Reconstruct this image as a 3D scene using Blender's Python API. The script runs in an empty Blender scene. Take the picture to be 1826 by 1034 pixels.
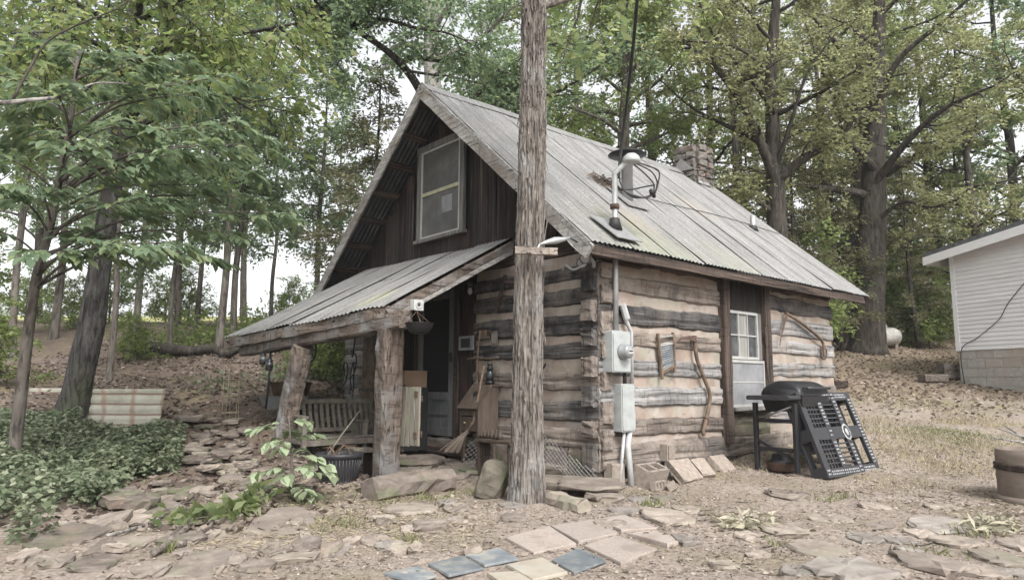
import bpy, math, random
import numpy as np
from mathutils import Matrix, Vector

# ------------------------------------------------------------------ camera, world, sun, exposure
SC = bpy.context.scene
COL = SC.collection
FPX, YAW, PITCH, ROLL = 1246.45, .8565, .1325, .0052
CAM = np.array([-5.4403, -4.9008, 1.08])
FW = np.array([math.cos(PITCH)*math.cos(YAW), math.cos(PITCH)*math.sin(YAW), math.sin(PITCH)])
_r = np.array([math.sin(YAW), -math.cos(YAW), 0.0]); _u = np.cross(_r, FW)
RT = _r*math.cos(ROLL)+_u*math.sin(ROLL); UP = -_r*math.sin(ROLL)+_u*math.cos(ROLL)

cd = bpy.data.cameras.new('camera'); co = bpy.data.objects.new('camera', cd); COL.objects.link(co)
cd.sensor_width = 36; cd.lens = 36*FPX/1826; cd.clip_start = .05; cd.clip_end = 3000
co.matrix_world = Matrix(((RT[0], UP[0], -FW[0], CAM[0]), (RT[1], UP[1], -FW[1], CAM[1]), (RT[2], UP[2], -FW[2], CAM[2]), (0, 0, 0, 1)))
SC.camera = co

SUN_EL, SUN_AZ = math.radians(46), math.radians(252)     # azimuth of the sun, measured from +x towards +y
wd = bpy.data.worlds.new('World'); SC.world = wd; wd.use_nodes = True
wn = wd.node_tree; wn.nodes.clear()
sky = wn.nodes.new('ShaderNodeTexSky'); sky.sky_type = 'NISHITA'; sky.sun_disc = False
sky.sun_elevation = SUN_EL; sky.sun_rotation = math.pi/2-SUN_AZ
sky.air_density = 1.0; sky.dust_density = 4.0; sky.ozone_density = 1.0
hs = wn.nodes.new('ShaderNodeHueSaturation'); hs.inputs['Saturation'].default_value = .13
bg = wn.nodes.new('ShaderNodeBackground'); bg.inputs['Strength'].default_value = .15
wo = wn.nodes.new('ShaderNodeOutputWorld')
wn.links.new(sky.outputs[0], hs.inputs['Color']); wn.links.new(hs.outputs[0], bg.inputs[0]); wn.links.new(bg.outputs[0], wo.inputs[0])
sl = bpy.data.lights.new('sun', 'SUN'); sl.energy = 1.25; sl.angle = math.radians(13); sl.color = (1, .965, .92)
so = bpy.data.objects.new('sun', sl); COL.objects.link(so)
sd = Vector((math.cos(SUN_EL)*math.cos(SUN_AZ), math.cos(SUN_EL)*math.sin(SUN_AZ), math.sin(SUN_EL)))
so.rotation_euler = sd.to_track_quat('Z', 'Y').to_euler(); so.location = (-10, -10, 30)
SC.view_settings.view_transform = 'Standard'; SC.view_settings.look = 'None'
SC.view_settings.exposure = 1.24; SC.view_settings.gamma = 1.0; SC.view_settings.use_curve_mapping = False
try:
    SC.cycles.max_bounces = 6; SC.cycles.diffuse_bounces = 3; SC.cycles.transparent_max_bounces = 8
except Exception: pass

rnd = random.Random(7); RG = np.random.default_rng(7)

# ------------------------------------------------------------------ noise, survey helpers
def _h(ix, iy, iz, s):
    n = (ix*374761393 + iy*668265263 + iz*1274126177 + s*974634777) & 0xffffffff
    n = ((n ^ (n >> 13))*1274126177) & 0xffffffff
    return ((n ^ (n >> 16)) & 0xffffff)/float(0xffffff)
def vn(p, s=0):
    p = np.atleast_2d(np.asarray(p, float)); f = np.floor(p).astype(np.int64); t = p-f; t = t*t*(3-2*t)
    r = 0
    for a in (0, 1):
        for b in (0, 1):
            for c in (0, 1):
                w = (t[:, 0] if a else 1-t[:, 0])*(t[:, 1] if b else 1-t[:, 1])*(t[:, 2] if c else 1-t[:, 2])
                r = r+w*_h(f[:, 0]+a, f[:, 1]+b, f[:, 2]+c, s)
    return r*2-1
def fbm(p, o=3, s=0):
    p = np.atleast_2d(np.asarray(p, float)); r = 0; a = 1
    for i in range(o): r = r+a*vn(p*2**i, s+i); a *= .5
    return r
def sst(a, b, x): t = np.clip((x-a)/(b-a), 0, 1); return t*t*(3-2*t)

DK = np.array([-60, 0, 6.5, 8, 10, 12, 15, 18.5, 23, 30, 45, 60, 300.]); HK = np.array([0, 0, 0, .05, .3, .58, 1.0, 1.75, 2.6, 3.5, 5.2, 6.6, 9.0])
def HZ(x, y):
    x = np.asarray(x, float); y = np.asarray(y, float)
    dx, dy = x-CAM[0], y-CAM[1]
    d = .655*dx+.755*dy; l = .755*dx-.655*dy
    z = np.interp(d, DK, HK)*.5+.25*(np.interp(d-.7, DK, HK)+np.interp(d+.7, DK, HK))
    z = z+.30*sst(-1.5, -3.2, l)*sst(7.2, 10.5, d)*sst(40, 20, d)
    z = z+.22*np.exp(-((l+4.0)/1.6)**2-((d-11.2)/1.3)**2)
    p = np.stack([x.ravel(), y.ravel(), np.zeros(x.size)], 1)
    n = fbm(p*.5, 2, 3).reshape(x.shape)*.05*sst(6, 12, d)+fbm(p*1.7, 3, 5).reshape(x.shape)*.018+fbm(p*7, 2, 9).reshape(x.shape)*.006
    n = n+.10*fbm(p*2.2, 2, 21).reshape(x.shape)*sst(-1.8, -3, l)*sst(5, 7, d)*sst(30, 12, d)
    return z+n
def gz(x, y): return float(HZ(np.array([x]), np.array([y]))[0])
def ray(px, py): return FW+RT*(px-913)/FPX+UP*(517-py)/FPX
def at(px, py, dep): return CAM+ray(px, py)*dep
def on_x(px, py, X=0.0): d = ray(px, py); return CAM+d*((X-CAM[0])/d[0])
def on_y(px, py, Y=0.0): d = ray(px, py); return CAM+d*((Y-CAM[1])/d[1])
def on_g(px, py):
    d = ray(px, py); t = np.arange(2.5, 90, .04); P = CAM+d*t[:, None]
    b = P[:, 2] < HZ(P[:, 0], P[:, 1]); i = int(np.argmax(b)) if b.any() else len(t)-1
    q = P[i].copy(); q[2] = gz(q[0], q[1]); return q

# ------------------------------------------------------------------ materials
MATS = {}
def _ramp(nt, cols, pos=None):
    r = nt.nodes.new('ShaderNodeValToRGB'); e = r.color_ramp.elements
    n = len(cols); pos = pos or [i/(n-1) for i in range(n)]
    e[0].position = pos[0]; e[0].color = (*cols[0], 1); e[1].position = pos[-1]; e[1].color = (*cols[-1], 1)
    for c, p in list(zip(cols, pos))[1:-1]:
        k = e.new(p); k.color = (*c, 1)
    return r
def _noise(nt, vec, sc, det=5, rough=.6, dist=0):
    n = nt.nodes.new('ShaderNodeTexNoise'); n.inputs['Scale'].default_value = sc; n.inputs['Detail'].default_value = det
    n.inputs['Roughness'].default_value = rough; n.inputs['Distortion'].default_value = dist
    if vec is not None: nt.links.new(vec, n.inputs['Vector'])
    return n
def _mapping(nt, scale, rand_off=False):
    tc = nt.nodes.new('ShaderNodeTexCoord'); m = nt.nodes.new('ShaderNodeMapping'); m.inputs['Scale'].default_value = scale
    nt.links.new(tc.outputs['Object'], m.inputs['Vector'])
    if rand_off:
        oi = nt.nodes.new('ShaderNodeObjectInfo'); mu = nt.nodes.new('ShaderNodeVectorMath'); mu.operation = 'SCALE'
        cb = nt.nodes.new('ShaderNodeCombineXYZ')
        for i in range(3): nt.links.new(oi.outputs['Random'], cb.inputs[i])
        mu.inputs['Scale'].default_value = 37.0
        nt.links.new(cb.outputs[0], mu.inputs[0]); nt.links.new(mu.outputs[0], m.inputs['Location'])
    return m
def _mix(nt, fac, a, b, mode='MIX'):
    m = nt.nodes.new('ShaderNodeMix'); m.data_type = 'RGBA'; m.blend_type = mode
    for s, v in ((m.inputs[0], fac), (m.inputs[6], a), (m.inputs[7], b)):
        if hasattr(v, 'is_output') or hasattr(v, 'links'): nt.links.new(v, s)
        elif isinstance(v, (int, float)): s.default_value = v
        else: s.default_value = (*v, 1)
    return m.outputs[2]
def mat(name, cols, scale=(3, 3, 3), nscale=1.0, det=6, rough=.8, bump=.3, bdist=.01, blot=None, blot_sc=1.2, blot_pos=(.52, .66), metal=0, var=0.0, island=0.0, dist=0., pos=None, spec=.3, rand_off=True):
    """colour ramp over a stretched noise, optional blotches of another colour, bump, per-object / per-piece brightness"""
    m = bpy.data.materials.new(name); m.use_nodes = True; nt = m.node_tree; b = nt.nodes['Principled BSDF']
    mp = _mapping(nt, scale, rand_off); n = _noise(nt, mp.outputs[0], nscale, det, .65, dist)
    c = _ramp(nt, cols, pos or [.28+.44*i/(len(cols)-1) for i in range(len(cols))]); nt.links.new(n.outputs['Fac'], c.inputs[0]); out = c.outputs[0]
    if blot:
        mp2 = _mapping(nt, (blot_sc,)*3, rand_off)
        for k, bc in enumerate(blot):
            n2 = _noise(nt, mp2.outputs[0], 1.0+.7*k, 5, .62, .3)
            r2 = _ramp(nt, [(0, 0, 0), (1, 1, 1)], list(blot_pos)); nt.links.new(n2.outputs['Fac'], r2.inputs[0])
            out = _mix(nt, r2.outputs[0], out, bc)
    if var or island:
        if island:
            g = nt.nodes.new('ShaderNodeNewGeometry'); rv = g.outputs['Random Per Island']; amt = island
        else:
            oi = nt.nodes.new('ShaderNodeObjectInfo'); rv = oi.outputs['Random']; amt = var
        mr = nt.nodes.new('ShaderNodeMapRange'); mr.inputs[3].default_value = 1-amt; mr.inputs[4].default_value = 1+amt
        nt.links.new(rv, mr.inputs[0])
        h2 = nt.nodes.new('ShaderNodeHueSaturation'); nt.links.new(mr.outputs[0], h2.inputs['Value']); nt.links.new(out, h2.inputs['Color']); out = h2.outputs[0]
    nt.links.new(out, b.inputs['Base Color'])
    b.inputs['Roughness'].default_value = rough; b.inputs['Metallic'].default_value = metal
    b.inputs['Specular IOR Level'].default_value = spec
    if bump:
        bp = nt.nodes.new('ShaderNodeBump'); bp.inputs['Strength'].default_value = bump; bp.inputs['Distance'].default_value = bdist
        nt.links.new(n.outputs['Fac'], bp.inputs['Height']); nt.links.new(bp.outputs[0], b.inputs['Normal'])
    MATS[name] = m; return m
def leafmat(name, cols, rough=.5, trans=.35):
    m = bpy.data.materials.new(name); m.use_nodes = True; nt = m.node_tree; b = nt.nodes['Principled BSDF']; o = nt.nodes['Material Output']
    g = nt.nodes.new('ShaderNodeNewGeometry'); c = _ramp(nt, cols); nt.links.new(g.outputs['Random Per Island'], c.inputs[0])
    nt.links.new(c.outputs[0], b.inputs['Base Color']); b.inputs['Roughness'].default_value = rough; b.inputs['Specular IOR Level'].default_value = .35
    t = nt.nodes.new('ShaderNodeBsdfTranslucent'); h2 = nt.nodes.new('ShaderNodeHueSaturation'); h2.inputs['Value'].default_value = 1.7; h2.inputs['Saturation'].default_value = 1.1
    nt.links.new(c.outputs[0], h2.inputs['Color']); nt.links.new(h2.outputs[0], t.inputs[0])
    mx = nt.nodes.new('ShaderNodeMixShader'); mx.inputs[0].default_value = trans
    nt.links.new(b.outputs[0], mx.inputs[1]); nt.links.new(t.outputs[0], mx.inputs[2]); nt.links.new(mx.outputs[0], o.inputs[0])
    MATS[name] = m; return m
def plain(name, col, rough=.6, metal=0, spec=.4, n=.12, bump=.1):
    c2 = tuple(v*(1-n*2) for v in col); c3 = tuple(min(1, v*(1+n)) for v in col)
    return mat(name, [c2, col, c3], (6, 6, 6), 1.5, 5, rough, bump, .004, metal=metal, spec=spec)

# logs: one material for each run direction and weathering
def logmat(name, axis, cols, blot=None, **k):
    s = [26, 26, 26]; s[axis] = 1.0
    m = mat(name, cols, tuple(s), 1.0, 10, .92, .8, .02, blot=blot, blot_sc=1.6, blot_pos=(.47, .66), var=.2, dist=.12, **k)
    c = [44, 44, 44]; c[axis] = .8; cracks(m, c, .33, .39, .3)
    h = [7, 7, 7]; h[axis] = 26; cracks(m, h, .36, .46, .72)      # hewing marks across the grain
    return m
def cracks(m, s, lo=.36, hi=.43, dark=.22):
    """dark drying checks along the grain, with relief"""
    nt = m.node_tree; b = nt.nodes['Principled BSDF']; lk = b.inputs['Base Color'].links[0]; col = lk.from_socket
    mp = _mapping(nt, tuple(s), True); n = _noise(nt, mp.outputs[0], 1.0, 4, .55, .15); r = _ramp(nt, [(dark,)*3, (1, 1, 1)], [lo, hi]); nt.links.new(n.outputs['Fac'], r.inputs[0])
    nt.links.new(_mix(nt, 1.0, col, r.outputs[0], 'MULTIPLY'), b.inputs['Base Color'])
    bp = nt.nodes.new('ShaderNodeBump'); bp.inputs['Strength'].default_value = 1.0; bp.inputs['Distance'].default_value = .012
    nt.links.new(r.outputs[0], bp.inputs['Height']); old = b.inputs['Normal'].links[0].from_socket; nt.links.new(old, bp.inputs['Normal']); nt.links.new(bp.outputs[0], b.inputs['Normal'])
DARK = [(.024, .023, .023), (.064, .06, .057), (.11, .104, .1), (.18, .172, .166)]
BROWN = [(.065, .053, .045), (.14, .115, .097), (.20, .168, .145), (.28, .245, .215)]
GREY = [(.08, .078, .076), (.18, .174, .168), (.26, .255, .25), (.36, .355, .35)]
for i, ax in enumerate('xyz'):
    logmat('log_dark_'+ax, i, DARK, [(.15, .13, .115), (.025, .025, .027)]); logmat('log_brown_'+ax, i, BROWN, [(.095, .084, .077), (.24, .205, .175)]); logmat('log_grey_'+ax, i, GREY, [(.13, .126, .123), (.25, .225, .203)])
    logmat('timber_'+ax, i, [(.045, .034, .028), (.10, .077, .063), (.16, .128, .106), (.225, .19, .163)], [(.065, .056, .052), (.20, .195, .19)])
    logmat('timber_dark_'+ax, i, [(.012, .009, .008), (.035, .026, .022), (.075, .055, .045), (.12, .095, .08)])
    logmat('plank_grey_'+ax, i, [(.13, .125, .12), (.26, .25, .24), (.36, .35, .335), (.45, .44, .42)], [(.2, .175, .15)])
mat('chinking', [(.22, .172, .142), (.29, .23, .192), (.345, .282, .24)], (3, 3, 3), 1.3, 7, .95, .35, .01, blot=[(.27, .262, .215), (.23, .182, .15), (.33, .30, .268)], blot_sc=1.6, blot_pos=(.47, .66), dist=.4)
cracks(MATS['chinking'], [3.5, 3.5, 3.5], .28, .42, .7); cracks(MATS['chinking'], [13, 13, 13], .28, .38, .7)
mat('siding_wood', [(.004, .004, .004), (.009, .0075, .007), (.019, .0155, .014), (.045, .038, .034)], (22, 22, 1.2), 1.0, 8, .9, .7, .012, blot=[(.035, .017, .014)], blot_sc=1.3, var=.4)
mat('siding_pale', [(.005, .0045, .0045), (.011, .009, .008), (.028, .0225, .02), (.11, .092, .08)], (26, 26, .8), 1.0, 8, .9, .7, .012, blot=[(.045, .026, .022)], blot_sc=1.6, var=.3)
mat('window_trim', [(.045, .043, .04), (.115, .11, .102), (.20, .195, .185)], (25, 25, 2), 1, 7, .85, .5, .006)
plain('white_frame', (.32, .32, .305), .6); plain('yellow_rail', (.33, .32, .22), .6)
mat('screen_mesh', [(.05, .05, .048), (.075, .073, .07), (.12, .118, .115)], (2, 2, 2), 1.4, 4, .45, .05, .003)
mat('screen_pale', [(.13, .132, .14), (.19, .192, .2), (.26, .262, .27)], (2, 2, 2), 1.4, 4, .5, .05, .003)
mat('glass_dark', [(.02, .022, .024), (.05, .052, .055), (.13, .135, .135)], (1.8, 1.8, 1.8), 1.6, 3, .12, .02, .003, spec=.6)
mat('curtain', [(.12, .12, .11), (.22, .22, .2), (.35, .35, .33)], (14, 14, 1), 1, 3, .8, .1)
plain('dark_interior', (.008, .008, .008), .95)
mat('door_paint', [(.07, .075, .075), (.115, .12, .12), (.17, .175, .172)], (8, 8, 2), 1.2, 6, .7, .25, .005, blot=[(.06, .063, .06)])
# tin roof: streaks run down the slope; lichen and rust are stains with their own shape
def tin(name, scale, base, stains):
    m = bpy.data.materials.new(name); m.use_nodes = True; nt = m.node_tree; b = nt.nodes['Principled BSDF']
    mp = _mapping(nt, scale, True); n = _noise(nt, mp.outputs[0], 1.0, 8, .7)
    c = _ramp(nt, base, [.3, .45, .6, .72]); nt.links.new(n.outputs['Fac'], c.inputs[0]); out = c.outputs[0]
    mpf = _mapping(nt, (40, 40, 40)); nf = _noise(nt, mpf.outputs[0], 1, 3); rf = _ramp(nt, [(.78,)*3, (1.12,)*3], [.35, .65]); nt.links.new(nf.outputs['Fac'], rf.inputs[0])
    out = _mix(nt, 1.0, out, rf.outputs[0], 'MULTIPLY')
    tc = nt.nodes.new('ShaderNodeTexCoord')
    for (cx, cy, cz, rad, col, amt) in stains:
        vd = nt.nodes.new('ShaderNodeVectorMath'); vd.operation = 'DISTANCE'; vd.inputs[1].default_value = (cx, cy, cz); nt.links.new(tc.outputs['Object'], vd.inputs[0])
        mr = nt.nodes.new('ShaderNodeMapRange'); mr.inputs[1].default_value = rad; mr.inputs[2].default_value = 0; mr.inputs[3].default_value = -.25; mr.inputs[4].default_value = .35; nt.links.new(vd.outputs['Value'], mr.inputs[0])
        ad = nt.nodes.new('ShaderNodeMath'); ad.operation = 'ADD'; nt.links.new(mr.outputs[0], ad.inputs[0])
        mps = _mapping(nt, tuple(v*.35+1.5 for v in scale)); ns = _noise(nt, mps.outputs[0], 1.3, 6, .65); nt.links.new(ns.outputs['Fac'], ad.inputs[1])
        r = _ramp(nt, [(0, 0, 0), (amt,)*3], [.48, .72]); nt.links.new(ad.outputs[0], r.inputs[0])
        out = _mix(nt, r.outputs[0], out, col)
    mpr = _mapping(nt, tuple(v*.5 for v in scale)); nr = _noise(nt, mpr.outputs[0], 2.3, 6, .7); rr = _ramp(nt, [(0, 0, 0), (.7,)*3], [.70, .78]); nt.links.new(nr.outputs['Fac'], rr.inputs[0])
    out = _mix(nt, rr.outputs[0], out, (.33, .25, .19))
    oi = nt.nodes.new('ShaderNodeObjectInfo'); mv = nt.nodes.new('ShaderNodeMapRange'); mv.inputs[3].default_value = .95; mv.inputs[4].default_value = 1.04; nt.links.new(oi.outputs['Random'], mv.inputs[0])
    h2 = nt.nodes.new('ShaderNodeHueSaturation'); nt.links.new(mv.outputs[0], h2.inputs['Value']); nt.links.new(out, h2.inputs['Color'])
    nt.links.new(h2.outputs[0], b.inputs['Base Color']); b.inputs['Roughness'].default_value = .62; b.inputs['Metallic'].default_value = .15; b.inputs['Specular IOR Level'].default_value = .35
    bp = nt.nodes.new('ShaderNodeBump'); bp.inputs['Strength'].default_value = .12; bp.inputs['Distance'].default_value = .004; nt.links.new(n.outputs['Fac'], bp.inputs['Height']); nt.links.new(bp.outputs[0], b.inputs['Normal'])
    MATS[name] = m
TB = [(.11, .108, .104), (.185, .182, .177), (.255, .252, .245), (.31, .306, .299)]
tin('tin_roof', (26, 1.2, 1.2), TB, [(.7, -.1, 2.65, 1.5, (.19, .20, .13), .5), (2.3, -.2, 2.6, 1.2, (.23, .235, .17), .35), (1.0, .35, 3.0, .7, (.28, .24, .20), .45), (3.6, 1.2, 3.8, .9, (.31, .27, .23), .35)])
tin('tin_porch', (1.2, 26, 1.2), TB, [(-1.5, 2.0, 2.0, .5, (.33, .34, .22), .6)])
tin('tin_sheet', (1.4, 1.4, 14), [(.36, .35, .29), (.47, .46, .39), (.55, .545, .47), (.6, .6, .54)], [])
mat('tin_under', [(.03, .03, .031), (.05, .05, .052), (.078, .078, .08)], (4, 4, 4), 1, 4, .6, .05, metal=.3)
plain('galvanised', (.36, .365, .365), .42, .55); plain('grey_paint', (.33, .345, .34), .5, .1); plain('grey_plastic', (.36, .365, .365), .55)
plain('black_metal', (.018, .018, .02), .42, .2); plain('black_plastic', (.03, .03, .033), .45); plain('black_rubber', (.02, .02, .02), .6)
plain('pallet_scuff', (.30, .305, .31), .65, n=.35); plain('meter_glass', (.20, .21, .215), .15, spec=.7); plain('brass', (.35, .28, .12), .35, .7); plain('white_plastic', (.40, .40, .39), .4)
mat('rust_iron', [(.03, .02, .016), (.08, .05, .038), (.14, .1, .08)], (9, 9, 9), 1, 6, .8, .4)
mat('tool_wood', [(.05, .035, .026), (.12, .085, .06), (.2, .15, .11)], (10, 10, 10), 1, 6, .8, .4)
mat('bin_wood', [(.035, .026, .02), (.075, .057, .044), (.115, .092, .074)], (14, 14, 2), 1, 6, .75, .35, .006)
mat('bench_wood', [(.06, .05, .043), (.125, .107, .092), (.19, .167, .147)], (12, 12, 12), 1, 6, .85, .4, .006, blot=[(.13, .14, .09)], blot_sc=3)
mat('green_board', [(.12, .105, .088), (.20, .19, .16), (.265, .265, .215)], (20, 20, 1.1), 1, 8, .85, .5, .008, blot=[(.19, .205, .145), (.19, .15, .12)], blot_sc=2.2)
mat('cardboard', [(.12, .08, .052), (.15, .102, .068), (.18, .125, .085)], (3, 3, 3), 1, 4, .9, .05)
mat('terracotta', [(.12, .095, .078), (.18, .147, .122), (.235, .198, .168)], (3, 3, 5), 1.4, 7, .85, .3, .006, blot=[(.15, .12, .10)], blot_sc=2)
STONE = [(.125, .104, .086), (.22, .187, .157), (.31, .27, .23)]
def stonemat(n, cols, blot, **k): mat(n, cols, (5, 5, 9), 1.2, 8, .92, .7, .014, blot=blot, blot_sc=2.4, var=.22, **k)
stonemat('sandstone', STONE, [(.205, .19, .145), (.19, .16, .14)])
stonemat('sandstone_dark', [(.08, .065, .056), (.155, .13, .112), (.24, .208, .182)], [(.11, .12, .07), (.2, .16, .13)])
stonemat('sandstone_pale', [(.17, .142, .118), (.25, .212, .18), (.315, .27, .232)], [(.20, .168, .142)])
stonemat('moss_stone', [(.06, .05, .04), (.115, .1, .08), (.17, .152, .122)], [(.10, .105, .06), (.075, .08, .05)])
stonemat('flagstone_grey', [(.14, .122, .107), (.215, .192, .172), (.285, .26, .236)], [(.17, .15, .132), (.25, .235, .20)])
mat('concrete_paver', [(.235, .198, .174), (.30, .256, .226), (.36, .312, .278)], (60, 60, 60), 1, 4, .95, .5, .004, blot=[(.235, .195, .17)], blot_sc=4, var=.09)
mat('slate_tile', [(.10, .115, .125), (.165, .18, .19), (.26, .265, .26)], (6, 6, 6), 1, 8, .6, .5, .006, blot=[(.27, .255, .22), (.12, .14, .15)], blot_sc=4, var=.15)
mat('pale_tile', [(.26, .23, .185), (.33, .295, .24), (.38, .345, .285)], (7, 7, 7), 1, 8, .7, .4, .005, blot=[(.3, .31, .29)], blot_sc=3)
mat('concrete_block', [(.17, .143, .12), (.245, .207, .175), (.31, .268, .23)], (26, 26, 26), 1, 5, .95, .5, .006, var=.12)
mat('block_wall', [(.30, .285, .265), (.37, .355, .33), (.43, .415, .39)], (16, 16, 16), 1, 5, .95, .35, .006, blot=[(.36, .31, .265)], blot_sc=.7, var=.08)
plain('mortar', (.42, .39, .35), .95)
mat('vinyl', [(.64, .64, .645), (.70, .70, .705), (.75, .75, .755)], (1, 1, 2), 1, 3, .45, .02, var=.03); plain('white_trim', (.72, .72, .72), .5, n=.04); plain('shingle', (.10, .105, .11), .9, n=.3, bump=.6)
plain('tank_paint', (.42, .41, .38), .45, n=.2)
mat('chimney_stone', [(.06, .054, .05), (.125, .112, .102), (.19, .172, .158)], (9, 9, 9), 1, 7, .95, .7, .015, blot=[(.17, .115, .09), (.11, .115, .08)], blot_sc=3, var=.25)
def barkmat(name, cols, sc, bump=.9, blot=None):
    m = mat(name, cols, sc, 1.0, 9, .95, bump, .02, blot=blot, blot_sc=1.3, dist=.2); cracks(m, [v*1.2 for v in sc], .38, .47, .45)
barkmat('bark_hickory', [(.06, .051, .044), (.14, .122, .106), (.21, .188, .167), (.28, .26, .24)], (44, 44, 6), .9, [(.25, .245, .235)])
barkmat('bark_oak', [(.015, .014, .013), (.042, .039, .037), (.08, .076, .072), (.125, .118, .11)], (18, 18, 4), 1.0, [(.085, .09, .06)])
barkmat('bark_dark', [(.02, .017, .014), (.05, .043, .036), (.095, .083, .07)], (14, 14, 3), .8)
barkmat('bark_brown', [(.055, .047, .04), (.105, .092, .08), (.155, .14, .125)], (12, 12, 3), .6, [(.15, .14, .115)])
barkmat('bark_pale', [(.14, .13, .12), (.24, .225, .21), (.33, .315, .295)], (12, 12, 3), .6)
leafmat('leaf_green', [(.10, .135, .060), (.15, .19, .085), (.205, .24, .11), (.27, .285, .15)], trans=.55)
leafmat('leaf_mid', [(.095, .14, .088), (.14, .192, .112), (.185, .24, .138), (.24, .285, .16)], trans=.55)
leafmat('leaf_olive', [(.12, .13, .07), (.175, .185, .098), (.23, .238, .125), (.29, .288, .16)], trans=.55)
leafmat('leaf_yellow', [(.12, .17, .07), (.165, .215, .085), (.20, .25, .098), (.245, .275, .115), (.22, .225, .11)], trans=.55)
leafmat('leaf_big', [(.10, .145, .09), (.13, .178, .108), (.165, .212, .125), (.21, .25, .13)], .36, .35)
leafmat('leaf_ivy', [(.075, .098, .058), (.115, .145, .085), (.165, .192, .12), (.235, .25, .175)], .5, .25)
leafmat('leaf_pale', [(.22, .28, .17), (.29, .35, .22), (.38, .42, .30)], .5, .35)
leafmat('leaf_conifer', [(.095, .096, .055), (.135, .132, .075), (.18, .172, .1)], .6, .4)
leafmat('leaf_bright', [(.125, .165, .065), (.18, .225, .088), (.235, .275, .115)], trans=.5)
leafmat('leaf_dry', [(.11, .084, .064), (.18, .145, .114), (.26, .215, .175), (.32, .275, .228)], .8, .15)
leafmat('leaf_dry_dark', [(.055, .042, .035), (.115, .09, .074), (.185, .15, .125), (.26, .215, .18)], .8, .15)
leafmat('leaf_cut', [(.25, .235, .17), (.34, .315, .235), (.44, .405, .315)], .7, .15)
leafmat('chip', [(.11, .085, .068), (.21, .168, .136), (.29, .24, .20), (.38, .325, .28)], .9, .0)
leafmat('straw', [(.22, .18, .115), (.31, .265, .18), (.39, .34, .245)], .85, .1)
leafmat('grass', [(.09, .105, .045), (.15, .162, .075), (.23, .225, .115)], .7, .25)

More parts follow.
